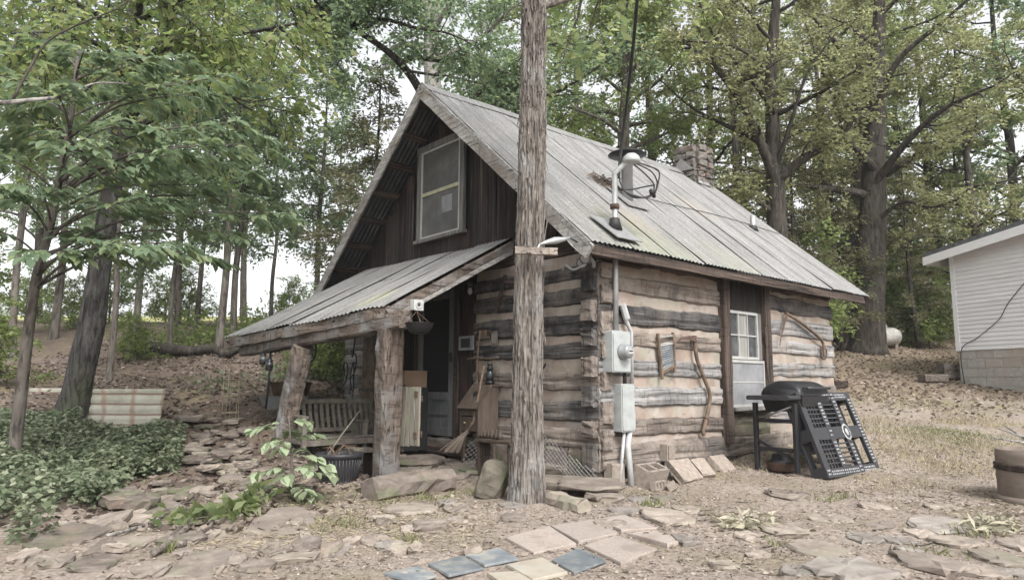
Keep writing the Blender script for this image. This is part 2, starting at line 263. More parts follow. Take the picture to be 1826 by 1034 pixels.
# ------------------------------------------------------------------ mesh helpers
class MB:
    def __init__(s): s.v = []; s.f = []
    def quadbox(s, c8):
        n = len(s.v); s.v += [tuple(map(float, p)) for p in c8]
        s.f += [tuple(n+i for i in q) for q in ((0, 3, 2, 1), (4, 5, 6, 7), (0, 1, 5, 4), (1, 2, 6, 5), (2, 3, 7, 6), (3, 0, 4, 7))]; return s
    def box(s, a, b):
        (x0, y0, z0), (x1, y1, z1) = a, b
        return s.quadbox([(x0, y0, z0), (x1, y0, z0), (x1, y1, z0), (x0, y1, z0), (x0, y0, z1), (x1, y0, z1), (x1, y1, z1), (x0, y1, z1)])
    def frame(s, p0, p1, up=(0, 0, 1)):
        p0 = np.array(p0, float); p1 = np.array(p1, float); d = p1-p0; L = np.linalg.norm(d); d = d/L; up = np.array(up, float)
        sd = np.cross(d, up)
        if np.linalg.norm(sd) < 1e-4: sd = np.cross(d, (1, 0, .01))
        sd /= np.linalg.norm(sd); up2 = np.cross(sd, d); return p0, d, sd, up2, L
    def beam(s, p0, p1, w, h, up=(0, 0, 1), seg=1, jit=0., ch=.12, seed=None):
        """squared timber with chamfered edges and uneven faces: w across, h along up"""
        p0, d, sd, u, L = s.frame(p0, p1, up); n = len(s.v)
        c = ch*min(w, h); hw, hh = w/2, h/2
        prof = [(-hw+c, -hh), (hw-c, -hh), (hw, -hh+c), (hw, hh-c), (hw-c, hh), (-hw+c, hh), (-hw, hh-c), (-hw, -hh+c)]
        for i in range(seg+1):
            q = p0+d*(L*i/seg)
            for (a, b) in prof:
                j = np.array([rnd.gauss(0, jit) for _ in range(3)]) if jit else 0
                s.v.append(tuple(q+sd*a+u*b+j))
        for i in range(seg):
            for k in range(8):
                a = n+i*8+k; b = n+i*8+(k+1) % 8; s.f.append((a, b, b+8, a+8))
        s.f.append(tuple(n+k for k in range(7, -1, -1))); s.f.append(tuple(n+seg*8+k for k in range(8))); return s
    def tube(s, pts, rad, seg=6, cap=True):
        pts = np.array(pts, float); n = len(pts); rad = np.full(n, rad, float) if np.isscalar(rad) else np.array(rad, float)
        t = np.gradient(pts, axis=0); t /= np.linalg.norm(t, axis=1)[:, None]+1e-9
        ref = np.array([0, 0, 1.]) if abs(t[0, 2]) < .8 else np.array([1., 0, 0])
        a = np.cross(t[0], ref); a /= np.linalg.norm(a); base = len(s.v)
        for i in range(n):
            a = a-t[i]*(a@t[i]); a /= np.linalg.norm(a)+1e-9; b = np.cross(t[i], a)
            for k in range(seg):
                w = 2*math.pi*k/seg; s.v.append(tuple(pts[i]+rad[i]*(a*math.cos(w)+b*math.sin(w))))
        for i in range(n-1):
            for k in range(seg):
                p = base+i*seg+k; q = base+i*seg+(k+1) % seg; s.f.append((p, q, q+seg, p+seg))
        if cap: s.f.append(tuple(base+k for k in range(seg-1, -1, -1))); s.f.append(tuple(base+(n-1)*seg+k for k in range(seg)))
        return s
    def lathe(s, prof, c, seg=24, axis=2):
        n = len(s.v); c = np.array(c, float)
        for (r, h) in prof:
            for k in range(seg):
                w = 2*math.pi*k/seg; p = [r*math.cos(w), r*math.sin(w), h]
                if axis == 0: p = [h, p[0], p[1]]
                if axis == 1: p = [p[0], h, p[1]]
                s.v.append(tuple(c+p))
        for i in range(len(prof)-1):
            for k in range(seg):
                a = n+i*seg+k; b = n+i*seg+(k+1) % seg; s.f.append((a, b, b+seg, a+seg))
        s.f.append(tuple(n+k for k in range(seg-1, -1, -1))); m = n+(len(prof)-1)*seg; s.f.append(tuple(m+k for k in range(seg))); return s
    def prism(s, poly, p, ex, ey, ez, depth):
        """polygon (a,b) in plane p+a*ex+b*ey, extruded along ez"""
        p, ex, ey, ez = (np.array(q, float) for q in (p, ex, ey, ez)); n = len(s.v); k = len(poly)
        for dd in (0, depth):
            for (a, b) in poly: s.v.append(tuple(p+ex*a+ey*b+ez*dd))
        s.f.append(tuple(n+i for i in range(k-1, -1, -1))); s.f.append(tuple(n+k+i for i in range(k)))
        for i in range(k): j = (i+1) % k; s.f.append((n+i, n+j, n+k+j, n+k+i))
        return s
    def build(s, name, m, parent=None, smooth=False):
        me = bpy.data.meshes.new(name); v = np.array(s.v, float)
        if parent is not None: v = v-np.array(parent.get('_o', (0, 0, 0)))
        me.from_pydata(v.tolist(), [], s.f); me.update()
        return link(name, me, m, parent, smooth)
def link(name, me, m, parent=None, smooth=False):
    me.materials.append(MATS[m] if isinstance(m, str) else m)
    if smooth: me.polygons.foreach_set('use_smooth', np.ones(len(me.polygons), bool))
    o = bpy.data.objects.new(name, me); COL.objects.link(o)
    if parent is not None: o.parent = parent; o['_o'] = list(parent.get('_o', (0, 0, 0)))
    return o
def npmesh(name, V, F, m, parent=None, smooth=False):
    """V (n,3), F (k,c) with one corner count"""
    me = bpy.data.meshes.new(name); V = np.asarray(V, np.float32); F = np.asarray(F, np.int32)
    me.vertices.add(len(V)); me.vertices.foreach_set('co', V.ravel()); c = F.shape[1]
    me.loops.add(F.size); me.loops.foreach_set('vertex_index', F.ravel())
    me.polygons.add(len(F)); me.polygons.foreach_set('loop_start', np.arange(0, F.size, c, dtype=np.int32)); me.polygons.foreach_set('loop_total', np.full(len(F), c, np.int32))
    me.update(calc_edges=True)
    return link(name, me, m, parent, smooth)
def thing(name, label, cat, loc=(0, 0, 0), group=None):
    o = bpy.data.objects.new(name, None); COL.objects.link(o); o.location = tuple(map(float, loc)); o['_o'] = [float(v) for v in loc]; o.empty_display_size = .1
    o['label'] = label; o['category'] = cat
    if group: o['group'] = group
    return o
def tag(o, label, cat, group=None):
    o['label'] = label; o['category'] = cat
    if group: o['group'] = group
    return o
def struct(o): o['kind'] = 'structure'; return o
def stuff(o, label, cat): o['kind'] = 'stuff'; o['label'] = label; o['category'] = cat; return o
def base_mesh(mb, name, m, label, cat, group=None, smooth=False):
    """single-mesh thing with its origin at its base"""
    v = np.array(mb.v); c = np.array([v[:, 0].mean(), v[:, 1].mean(), v[:, 2].min()])
    mb.v = (v-c).tolist(); o = mb.build(name, m, None, smooth); o.location = tuple(c); return tag(o, label, cat, group)

# ------------------------------------------------------------------ ground
def axis_steps(lo, hi, a, b, fine):
    g = [a]; st = fine
    up = list(np.arange(a, b, fine)); x = b; r = []
    while x < hi: r.append(x); st *= 1.13; x += st
    r.append(hi); x = a; st = fine; l = []
    while x > lo: st *= 1.13; x -= st; l.append(x)
    return np.array(l[::-1]+up+r)
gxs = axis_steps(-300, 420, -7, 9, .075); gys = axis_steps(-300, 420, -5.5, 9, .075)
GX, GY = np.meshgrid(gxs, gys, indexing='ij'); GZ = HZ(GX, GY)
V = np.stack([GX, GY, GZ], -1).reshape(-1, 3); nx, ny = GX.shape
I = (np.arange(nx-1)[:, None]*ny+np.arange(ny-1)[None]).ravel()
F = np.stack([I, I+ny, I+ny+1, I+1], 1)
def groundmat():
    m = bpy.data.materials.new('ground'); m.use_nodes = True; nt = m.node_tree; b = nt.nodes['Principled BSDF']
    tc = nt.nodes.new('ShaderNodeTexCoord'); ob = tc.outputs['Object']
    n1 = _noise(nt, ob, 22, 9, .72, .4); c1 = _ramp(nt, [(.12, .098, .08), (.225, .187, .157), (.31, .265, .228), (.385, .338, .297)], [.3, .45, .58, .72]); nt.links.new(n1.outputs['Fac'], c1.inputs[0])
    n2 = _noise(nt, ob, .9, 6, .6, .3); r2 = _ramp(nt, [(0, 0, 0), (1, 1, 1)], [.45, .62]); nt.links.new(n2.outputs['Fac'], r2.inputs[0])
    c2 = _ramp(nt, [(.10, .08, .064), (.19, .155, .127), (.27, .228, .188)], [.3, .5, .7]); nt.links.new(n1.outputs['Fac'], c2.inputs[0])
    out = _mix(nt, r2.outputs[0], c1.outputs[0], c2.outputs[0])
    # position masks: woods floor left and far, grass in the open yard
    sx = nt.nodes.new('ShaderNodeSeparateXYZ'); nt.links.new(ob, sx.inputs[0])
    def lin(a, c, k):   # a*x+c*y+k
        m1 = nt.nodes.new('ShaderNodeMath'); m1.operation = 'MULTIPLY'; m1.inputs[1].default_value = a; nt.links.new(sx.outputs[0], m1.inputs[0])
        m2 = nt.nodes.new('ShaderNodeMath'); m2.operation = 'MULTIPLY_ADD'; m2.inputs[1].default_value = c; nt.links.new(sx.outputs[1], m2.inputs[0]); nt.links.new(m1.outputs[0], m2.inputs[2])
        m3 = nt.nodes.new('ShaderNodeMath'); m3.operation = 'ADD'; m3.inputs[1].default_value = k; nt.links.new(m2.outputs[0], m3.inputs[0]); return m3.outputs[0]
    def band(v, lo, hi):
        r = nt.nodes.new('ShaderNodeMapRange'); r.inputs[1].default_value = lo; r.inputs[2].default_value = hi; nt.links.new(v, r.inputs[0])
        ad = nt.nodes.new('ShaderNodeMath'); ad.operation = 'MULTIPLY_ADD'; ad.inputs[1].default_value = .9; ad.inputs[2].default_value = -.45; nt.links.new(n2.outputs['Fac'], ad.inputs[0])
        a2 = nt.nodes.new('ShaderNodeMath'); a2.operation = 'ADD'; a2.use_clamp = True; nt.links.new(r.outputs[0], a2.inputs[0]); nt.links.new(ad.outputs[0], a2.inputs[1]); return a2.outputs[0]
    def both(a, c): q = nt.nodes.new('ShaderNodeMath'); q.operation = 'MULTIPLY'; nt.links.new(a, q.inputs[0]); nt.links.new(c, q.inputs[1]); return q.outputs[0]
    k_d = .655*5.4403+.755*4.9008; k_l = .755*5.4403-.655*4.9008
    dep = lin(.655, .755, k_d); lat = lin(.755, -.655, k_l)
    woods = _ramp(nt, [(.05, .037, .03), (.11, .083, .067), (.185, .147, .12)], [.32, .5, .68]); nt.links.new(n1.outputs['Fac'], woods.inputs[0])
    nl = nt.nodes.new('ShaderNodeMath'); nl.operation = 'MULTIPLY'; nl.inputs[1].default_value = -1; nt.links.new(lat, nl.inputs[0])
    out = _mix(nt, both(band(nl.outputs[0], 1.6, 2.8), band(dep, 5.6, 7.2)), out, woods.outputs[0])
    ng = _noise(nt, ob, 2.2, 6, .7); rg = _ramp(nt, [(0, 0, 0), (.75,)*3], [.53, .68]); nt.links.new(ng.outputs['Fac'], rg.inputs[0])
    gcol = _ramp(nt, [(.10, .105, .045), (.20, .195, .085), (.29, .265, .14)], [.32, .5, .68]); nt.links.new(n1.outputs['Fac'], gcol.inputs[0])
    yard = both(band(dep, 7.2, 9.5), band(lat, 2.6, 3.8)); out = _mix(nt, both(yard, rg.outputs[0]), out, gcol.outputs[0])
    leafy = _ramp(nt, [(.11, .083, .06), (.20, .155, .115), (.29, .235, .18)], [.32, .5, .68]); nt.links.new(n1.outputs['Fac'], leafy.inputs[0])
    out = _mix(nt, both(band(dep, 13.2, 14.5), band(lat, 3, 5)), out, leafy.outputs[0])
    field = _ramp(nt, [(.20, .21, .09), (.30, .30, .13), (.38, .36, .17)], [.35, .5, .65]); nt.links.new(n2.outputs['Fac'], field.inputs[0])
    out = _mix(nt, band(dep, 26, 31), out, field.outputs[0])
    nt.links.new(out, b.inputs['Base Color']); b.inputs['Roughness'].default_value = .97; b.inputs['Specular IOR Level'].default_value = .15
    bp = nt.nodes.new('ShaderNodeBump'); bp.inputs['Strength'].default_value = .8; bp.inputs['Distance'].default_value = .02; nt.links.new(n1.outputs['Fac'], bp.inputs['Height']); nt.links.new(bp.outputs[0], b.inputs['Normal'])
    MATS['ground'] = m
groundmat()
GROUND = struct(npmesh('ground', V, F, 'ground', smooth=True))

# ------------------------------------------------------------------ log cabin
W, L = 5.488, 5.32                      # gable wall on x=0 (y 0..W), eave wall on y=0 (x 0..L)
OG, OE, ZE, ZA, XF = .449, .317, 2.469, 5.096, 6.005
SLOPE = (ZA-ZE)/(W/2+OE)
def roof_z(y): return ZE+SLOPE*(y+OE) if y < W/2 else ZE+SLOPE*(W+OE-y)
CABIN = thing('log_cabin', 'weathered log cabin with steep tin roof and lean-to porch', 'cabin', (0, 0, 0))

def log_piece(a, b, z0, z1, axis, out, proud, m, parent, seed, name='log', thick=.10, tilt=0):
    """hewn log from a to b along an axis; z edges wander; outer face uneven"""
    if name == 'log': z0, z1 = z0-.022, z1+.022
    Ls = b-a; n = max(6, int(Ls/.09)); t = np.linspace(0, 1, n+1); s = a+Ls*t
    P = np.stack([s*1.4, np.full(n+1, seed*3.1), np.zeros(n+1)], 1)
    lo = z0+.014*fbm(P, 3, 11)+tilt*(t-.5)+.011*vn(P*7, 5); hi = z1+.014*fbm(P+7, 3, 12)+tilt*(t-.5)+.011*vn(P*7+3, 6)
    hgt = hi-lo; mb = MB(); N = 9
    for i in range(n+1):
        for k in range(N+2):
            if k == 0 or k == N+1: o = out-thick; w = (0 if k == 0 else 1)
            else:
                w = (k-1)/(N-1); bul = proud*.85*(1-abs(2*w-1)**7)
                ck = -.02*max(0, float(1-abs(w-.45-.12*math.sin(s[i]*1.7+seed))*9)) if (k not in (1, N)) else 0
                o = out-.02+bul*1.0+.009*float(vn([[s[i]*6, w*5, seed]], 31)[0])+ck*.8+.006*float(vn([[s[i]*23, w*9, seed]], 33)[0])
            z = lo[i]+hgt[i]*w
            mb.v.append((s[i], -o, z) if axis == 0 else (-o, s[i], z))
    M = N+2
    for i in range(n):
        for k in range(M-1):
            q = (i*M+k, (i+1)*M+k, (i+1)*M+k+1, i*M+k+1); mb.f.append(q if axis == 0 else q[::-1])
        q = (i*M+M-1, (i+1)*M+M-1, (i+1)*M, i*M); mb.f.append(q if axis == 0 else q[::-1])
    e0 = tuple(range(M)); e1 = tuple(n*M+k for k in range(M)); mb.f.append(e0 if axis == 0 else e0[::-1]); mb.f.append(e1[::-1] if axis == 0 else e1)
    return mb.build(name, m, parent)

# eave (side) wall facing the yard: chinking sheet with relief, logs proud of it
def chink_sheet(name, rects, axis, parent):
    mb = MB()
    for (a, b, z0, z1) in rects:
        nu = max(2, int((b-a)/.08)); nv = max(2, int((z1-z0)/.06)); base = len(mb.v)
        for i in range(nu+1):
            for j in range(nv+1):
                s = a+(b-a)*i/nu; z = z0+(z1-z0)*j/nv
                o = -.01+.012*float(fbm([[s*3, z*5, axis*9.]], 3, 41)[0])
                mb.v.append((s, -o, z) if axis == 0 else (-o, s, z))
        for i in range(nu):
            for j in range(nv):
                q = (base+i*(nv+1)+j, base+(i+1)*(nv+1)+j, base+(i+1)*(nv+1)+j+1, base+i*(nv+1)+j+1); mb.f.append(q if axis == 0 else q[::-1])
        # solid backing
        if axis == 0: mb.box((a, .035, z0), (b, .19, z1))
        else: mb.box((.035, a, z0), (.19, b, z1))
    return mb.build(name, 'chinking', parent, True)
WX0, WX1 = 2.24, 3.37                   # outer faces of the window posts in the side wall
SW = chink_sheet('side_wall', [(0, WX0+.08, .2, 2.56), (WX1-.08, L, .2, 2.56), (WX0+.08, WX1-.08, .2, .78)], 0, CABIN)
EL = [(2.385, 2.56), (2.06, 2.235), (1.735, 1.93), (1.485, 1.635), (1.165, 1.335), (.85, 1.035), (.545, .68), (.205, .445)]
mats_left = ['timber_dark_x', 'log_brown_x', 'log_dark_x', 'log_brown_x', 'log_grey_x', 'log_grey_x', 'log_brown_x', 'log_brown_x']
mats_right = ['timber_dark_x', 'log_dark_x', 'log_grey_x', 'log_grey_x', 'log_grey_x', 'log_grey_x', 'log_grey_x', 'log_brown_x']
for i, (z0, z1) in enumerate(EL):
    if i == 0:
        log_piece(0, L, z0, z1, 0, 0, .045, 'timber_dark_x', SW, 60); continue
    if i == 7: log_piece(.02, L, z0, z1, 0, 0, .06, 'log_brown_x', SW, 7.7); continue
    log_piece(-.02, WX0+.02, z0, z1, 0, 0, .05, mats_left[i], SW, i+.3, tilt=rnd.uniform(-.03, .03))
    log_piece(WX1-.02, L+.02, z0+.03, z1+.035, 0, 0, .05, mats_right[i], SW, i+20.3, tilt=rnd.uniform(-.02, .04))
# far gable wall and back wall close the room
MB().box((.0, W-.19, .3), (L, W, 2.56)).build('back_wall', 'log_dark_x', CABIN)
mbf = MB(); mbf.prism([(0.2, .2), (W-.2, .2), (W-.2, 2.55), (W/2, 4.85), (.2, 2.55)], (L-.19, 0, 0), (0, 1, 0), (0, 0, 1), (1, 0, 0), .19); mbf.build('rear_gable_wall', 'log_grey_y', CABIN)

# gable wall under the porch: logs right of the door and at the far corner
DY0, DY1, DTOP = 2.43, 3.36, 2.36
GW = chink_sheet('gable_wall', [(0, 2.08, .3, 2.75)], 1, CABIN); GW2 = chink_sheet('gable_wall', [(4.72, W, .3, 2.75)], 1, CABIN)
GL = [(2.49, 2.64), (2.205, 2.335), (1.935, 2.10), (1.61, 1.82), (1.365, 1.51), (1.03, 1.19), (.685, .88), (.42, .59)]
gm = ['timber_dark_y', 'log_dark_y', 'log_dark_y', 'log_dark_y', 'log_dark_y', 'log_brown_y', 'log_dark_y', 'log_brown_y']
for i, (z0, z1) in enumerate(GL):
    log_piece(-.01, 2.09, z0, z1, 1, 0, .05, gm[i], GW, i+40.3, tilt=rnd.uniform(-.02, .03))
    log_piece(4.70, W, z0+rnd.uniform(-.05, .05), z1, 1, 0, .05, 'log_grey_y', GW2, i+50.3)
# notched ends of the side-wall logs showing on the corner of the gable wall
for i, (z0, z1) in enumerate(EL[1:]):
    MB().beam((-.045, .085, z0-.01), (-.045, .085, z1+.015), .17, .10, up=(1, 0, 0), seg=5, jit=.007, ch=.15).build('log_end', 'log_brown_z' if i % 2 else 'log_dark_z', GW)
for i, (z0, z1) in enumerate(GL[1:]):
    MB().beam((.085, -.028, z0-.012), (.085, -.028, z1+.012), .16, .06, up=(0, 1, 0), seg=5, jit=.006, ch=.15).build('log_end', 'log_brown_z', SW)
# closed back behind door and the dark boards beside it
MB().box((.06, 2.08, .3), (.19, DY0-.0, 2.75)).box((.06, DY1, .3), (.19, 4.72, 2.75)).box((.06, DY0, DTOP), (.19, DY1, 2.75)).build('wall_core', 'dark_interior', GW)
y = 2.085; k = 0
while y < DY0-.06:
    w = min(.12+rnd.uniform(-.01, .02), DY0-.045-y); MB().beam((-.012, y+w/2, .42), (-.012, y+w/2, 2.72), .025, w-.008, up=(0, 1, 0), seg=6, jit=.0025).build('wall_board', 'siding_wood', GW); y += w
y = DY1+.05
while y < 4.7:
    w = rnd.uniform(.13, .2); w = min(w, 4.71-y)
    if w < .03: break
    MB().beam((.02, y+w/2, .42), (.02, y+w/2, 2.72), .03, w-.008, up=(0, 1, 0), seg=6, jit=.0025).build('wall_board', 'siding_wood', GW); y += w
# stone footing
for (a, b) in ((0, W),):
    y = .05
    while y < b-.2:
        w = rnd.uniform(.28, .55); MB().beam((.07, y, .22), (.07, min(y+w, b)-.03, .22), .2, .36, seg=3, jit=.018, ch=.2).build('footing_stone', 'sandstone_dark', GW); y += w
x = .55
while x < L-.4:
    w = rnd.uniform(.3, .6); MB().beam((x, .11, .06), (x+w-.06, .11, .06), .2, .30, seg=3, jit=.018, ch=.2).build('footing_stone', 'sandstone_dark', SW); x += w

# board-and-batten gable above
GB = MB(); GB.prism([(.15, 2.66), (W-.15, 2.66), (W-.15, 2.75), (W/2, 4.98), (.15, 2.75)], (.03, 0, 0), (0, 1, 0), (0, 0, 1), (1, 0, 0), .08)
GAB = GB.build('gable', 'dark_interior', CABIN)
GWY0, GWY1, GWZ0, GWZ1 = 2.29, 3.40, 3.03, 4.44
y = .02; k = 0
while y < W-.03:
    w = rnd.uniform(.15, .22); y1 = min(y+w, W-.02); yc = (y+y1)/2; top = roof_z(yc)-.13-abs(y1-y)*.45
    segs = [(2.62, top)]
    if y1 > GWY0+.02 and y < GWY1-.02: segs = [(2.62, GWZ0+.02), (GWZ1-.02, top)]
    for (z0, z1) in segs:
        if z1-z0 > .08:
            MB().beam((-.002, yc, z0+rnd.uniform(0, .02)), (-.002, yc, z1), .024, y1-y-rnd.uniform(.004, .012), up=(0, 1, 0), seg=5, jit=.0025).build('siding_board', 'siding_pale' if (z0 < 2.8 and yc < 4.35) else 'siding_wood', GAB)
    y = y1
# gable window
GWN = MB().box((-.02, GWY0+.05, GWZ0+.05), (.02, GWY1-.05, GWZ1-.05)).build('gable_window', 'glass_dark', CABIN)
fr = MB()
for (a, b) in (((GWY0, GWZ0), (GWY0+.085, GWZ1)), ((GWY1-.085, GWZ0), (GWY1, GWZ1))): fr.box((-.065, a[0], a[1]+.045), (-.015, b[0], b[1]-.085))
fr.box((-.066, GWY0-.01, GWZ1-.085), (-.015, GWY1+.01, GWZ1)); fr.box((-.09, GWY0-.03, GWZ0), (-.015, GWY1+.03, GWZ0+.045)); fr.build('window_frame', 'window_trim', GWN)
st = MB(); a0, a1, c0, c1 = GWY0+.09, GWY1-.09, GWZ0+.05, GWZ1-.09; mz = (c0+c1)/2
for yy in (a0, a1-.03): st.box((-.058, yy, c0), (-.03, yy+.03, c1))
for zz in (c0, c1-.03): st.box((-.057, a0+.03, zz), (-.03, a1-.03, zz+.03))
st.build('storm_sash', 'white_frame', GWN)
MB().box((-.06, a0+.031, mz-.025), (-.031, a1-.031, mz+.025)).build('meeting_rail', 'yellow_rail', GWN)
mun = MB()
for k in (1, 2):
    yy = a0+.03+(a1-a0-.06)*k/3; mun.box((-.034, yy-.007, c0+.03), (-.022, yy+.007, mz-.026)); mun.box((-.034, yy-.007, mz+.026), (-.022, yy+.007, c1-.03))
for zz in ((c0+mz)/2, (mz+c1)/2): mun.box((-.033, a0+.031, zz-.007), (-.0225, a1-.031, zz+.007))
mun.build('muntin', 'window_trim', GWN)
for z0, z1 in ((c0+.03, mz-.026), (mz+.026, c1-.03)): MB().box((-.044, a0+.031, z0), (-.040, a1-.031, z1)).build('insect_screen', 'screen_mesh', GWN)
MB().box((-.0462, a0+.18, mz-.33), (-.0445, a0+.42, mz-.10)).build('paper', 'screen_pale', GWN)

# window in the side wall: dark posts, board over, six-lite sash over screened sash
SWN = MB().box((WX0+.09, -.0, .82), (WX1-.09, .03, 2.4)).build('side_window', 'glass_dark', CABIN)
for (xa, zb) in ((WX0, .36), (WX1-.145, .80)):
    MB().beam((xa+.075, -.035, zb), (xa+.075, -.035, 2.40), .15, .10, up=(0, 1, 0), seg=9, jit=.004).build('window_post', 'timber_dark_z', SWN)
MB().box((WX0+.15, -.022, 2.02), (WX1-.145, -.001, 2.40)).build('head_board', 'siding_wood', SWN)
a0, a1 = WX0+.155, WX1-.15
sa = MB()
for (zz, h) in ((1.40, .035), (1.985, .035)): sa.box((a0+.01, -.03, zz), (a1-.10, -.004, zz+h))
for xx in (a0+.01, a1-.13): sa.box((xx, -.031, 1.435), (xx+.03, -.0035, 1.985))
sa.build('upper_sash', 'white_frame', SWN)
mu = MB()
for k in (1, 2): xx = a0+.04+(a1-a0-.17)*k/3; mu.box((xx-.008, -.026, 1.436), (xx+.008, -.003, 1.984))
mu.box((a0+.041, -.025, 1.70), (a1-.131, -.0032, 1.718)); mu.build('muntin', 'white_frame', SWN)
for i in range(3):
    for j in range(2):
        xa = a0+.04+(a1-a0-.17)*i/3+.009; xb = a0+.04+(a1-a0-.17)*(i+1)/3-.009
        MB().box((xa, -.008, 1.437+j*.283), (xb, -.005, 1.698+j*.283)).build('pane', 'curtain' if i == 1 else 'glass_dark', SWN)
MB().box((a1-.095, -.02, 1.40), (a1, -.003, 2.018)).build('jamb_board', 'window_trim', SWN)
ls = MB()
for (zz, h) in ((.80, .03), (1.355, .035)): ls.box((a0+.01, -.05, zz), (a1-.005, -.02, zz+h))
for xx in (a0+.01, a1-.035): ls.box((xx, -.0505, .83), (xx+.03, -.0205, 1.355))
ls.build('screen_frame', 'white_frame', SWN)
MB().box((a0+.041, -.036, .831), (a1-.036, -.032, 1.354)).build('insect_screen', 'screen_pale', SWN)
MB().box((a0+.041, -.0415, 1.10), (a1-.036, -.037, 1.118)).build('screen_bar', 'white_frame', SWN)
MB().beam((a0-.02, -.06, .775), (a1+.12, -.06, .775), .11, .045, seg=6, jit=.003).build('window_sill', 'log_grey_x', SWN)
log_piece(a0-.0, a1+.12, .40, .75, 0, 0, .045, 'moss_stone', SWN, 90, name='sill_board')

# screen door
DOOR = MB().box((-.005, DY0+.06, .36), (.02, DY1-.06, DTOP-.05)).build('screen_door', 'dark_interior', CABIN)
dm = MB()
for (y0, y1) in ((DY0+.05, DY0+.15), (DY1-.15, DY1-.05)): dm.box((-.045, y0, .40), (-.008, y1, DTOP-.06))
dm.box((-.044, DY0+.15, DTOP-.17), (-.008, DY1-.15, DTOP-.06)); dm.box((-.044, DY0+.15, .40), (-.008, DY1-.15, .50)); dm.box((-.044, DY0+.15, .86), (-.008, DY1-.15, .96)); dm.build('door_frame', 'door_paint', DOOR)
MB().box((-.028, DY0+.15, .50), (-.009, DY1-.15, .86)).build('door_panel', 'door_paint', DOOR)
MB().box((-.04, DY0+.15, .665), (-.03, DY1-.15, .69)).build('panel_rail', 'door_paint', DOOR)
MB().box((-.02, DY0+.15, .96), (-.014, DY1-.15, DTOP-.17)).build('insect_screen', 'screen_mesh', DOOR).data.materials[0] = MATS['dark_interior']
MB().box((-.075, DY0+.08, 1.35), (-.045, DY0+.12, 1.47)).build('door_handle', 'black_metal', DOOR)
dc = MB()
for (y0, y1) in ((DY0-.045, DY0+.045), (DY1-.045, DY1+.045)): dc.box((-.05, y0, .34), (.03, y1, DTOP))
dc.box((-.051, DY0-.045, DTOP), (.03, DY1+.045, DTOP+.1)); dc.build('door_casing', 'timber_dark_z', DOOR)
MB().beam((-.06, DY0-.1, .33), (-.06, DY1+.1, .33), .14, .07, seg=4, jit=.004).build('threshold', 'timber_y', DOOR)
MB().beam((-.22, 1.9, .26), (-.22, 3.6, .26), .26, .10, seg=6, jit=.006).build('door_step', 'timber_dark_y', CABIN)

# ------------------------------------------------------------------ main roof
def sheet(name, u0, u1, pts, udir, m, parent, amp=.008, pitch=(XF+OG)/90, rows=5, jag=.015, seed=0, thick=True):
    """corrugated sheet: runs from pts[0] (eave) to pts[1] (top), corrugations across udir from u0 to u1"""
    e, t = np.array(pts[0], float), np.array(pts[1], float); d = t-e; Ln = np.linalg.norm(d); ud = np.array(udir, float)
    nrm = np.cross(ud, d/Ln); nrm *= np.sign(nrm[2]); n = int(round((u1-u0)/pitch*6)); V = []; je = rnd.uniform(-jag, jag); lift = rnd.uniform(0, .004)
    for i in range(n+1):
        u = u0+(u1-u0)*i/n
        for j in range(rows+1):
            w = j/rows; off = amp*math.cos(2*math.pi*(u-u0)/pitch)+.010*float(vn([[u*1.2, w*4, seed]], 55)[0])+.0035*max(0, 1-i/7)
            V.append(e+ud*u+d*(w if j else je/Ln+.006*float(vn([[u*9, seed, 0]], 56)[0])/Ln)+nrm*off)
    I = (np.arange(n)[:, None]*(rows+1)+np.arange(rows)[None]).ravel(); F = np.stack([I, I+rows+1, I+rows+2, I+1], 1)
    o = np.array(parent.get('_o', (0, 0, 0))); ob = npmesh(name, np.array(V)-o, F, m, parent, True)
    return ob
ROOFM = MB()
for s in (0, 1):
    for k in range(8):
        w = (k+.25)/7.6; y = -OE+.03+(W/2+OE-.08)*w; z = roof_z(y)-.042; yy = y if s == 0 else W-y
        dy, dz = 1/math.hypot(1, SLOPE), SLOPE/math.hypot(1, SLOPE); up = (0, -dz, dy) if s == 0 else (0, dz, dy)
        ROOFM.beam((-OG+.03, yy, z), (XF-.03, yy, z), .10, .03, up=up, seg=8, jit=.003)
ROOF = ROOFM.build('roof', 'timber_dark_x', CABIN)
for s in (0, 1):
    for k in range(10):
        x0 = -OG+(XF+OG)*k/10; x1 = -OG+(XF+OG)*(k+1)/10+(XF+OG)/90
        if s == 0: sheet('tin_sheet', x0, min(x1, XF), ((0, -OE, ZE), (0, W/2, ZA)), (1, 0, 0), 'tin_roof', ROOF, seed=k)
        else: sheet('tin_sheet', x0, min(x1, XF), ((0, W+OE, ZE), (0, W/2, ZA)), (1, 0, 0), 'tin_roof', ROOF, seed=k+20)
for s in (0, 1):      # added dark sheet below the tin, darkening the underside of the overhang
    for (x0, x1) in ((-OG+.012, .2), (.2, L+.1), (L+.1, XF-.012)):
        sheet('dark_undersheet', x0, x1, ((0, -OE+.012 if s == 0 else W+OE-.012, ZE-.016), (0, W/2, ZA-.016)), (1, 0, 0), 'tin_under', ROOF, jag=0, seed=90+s)
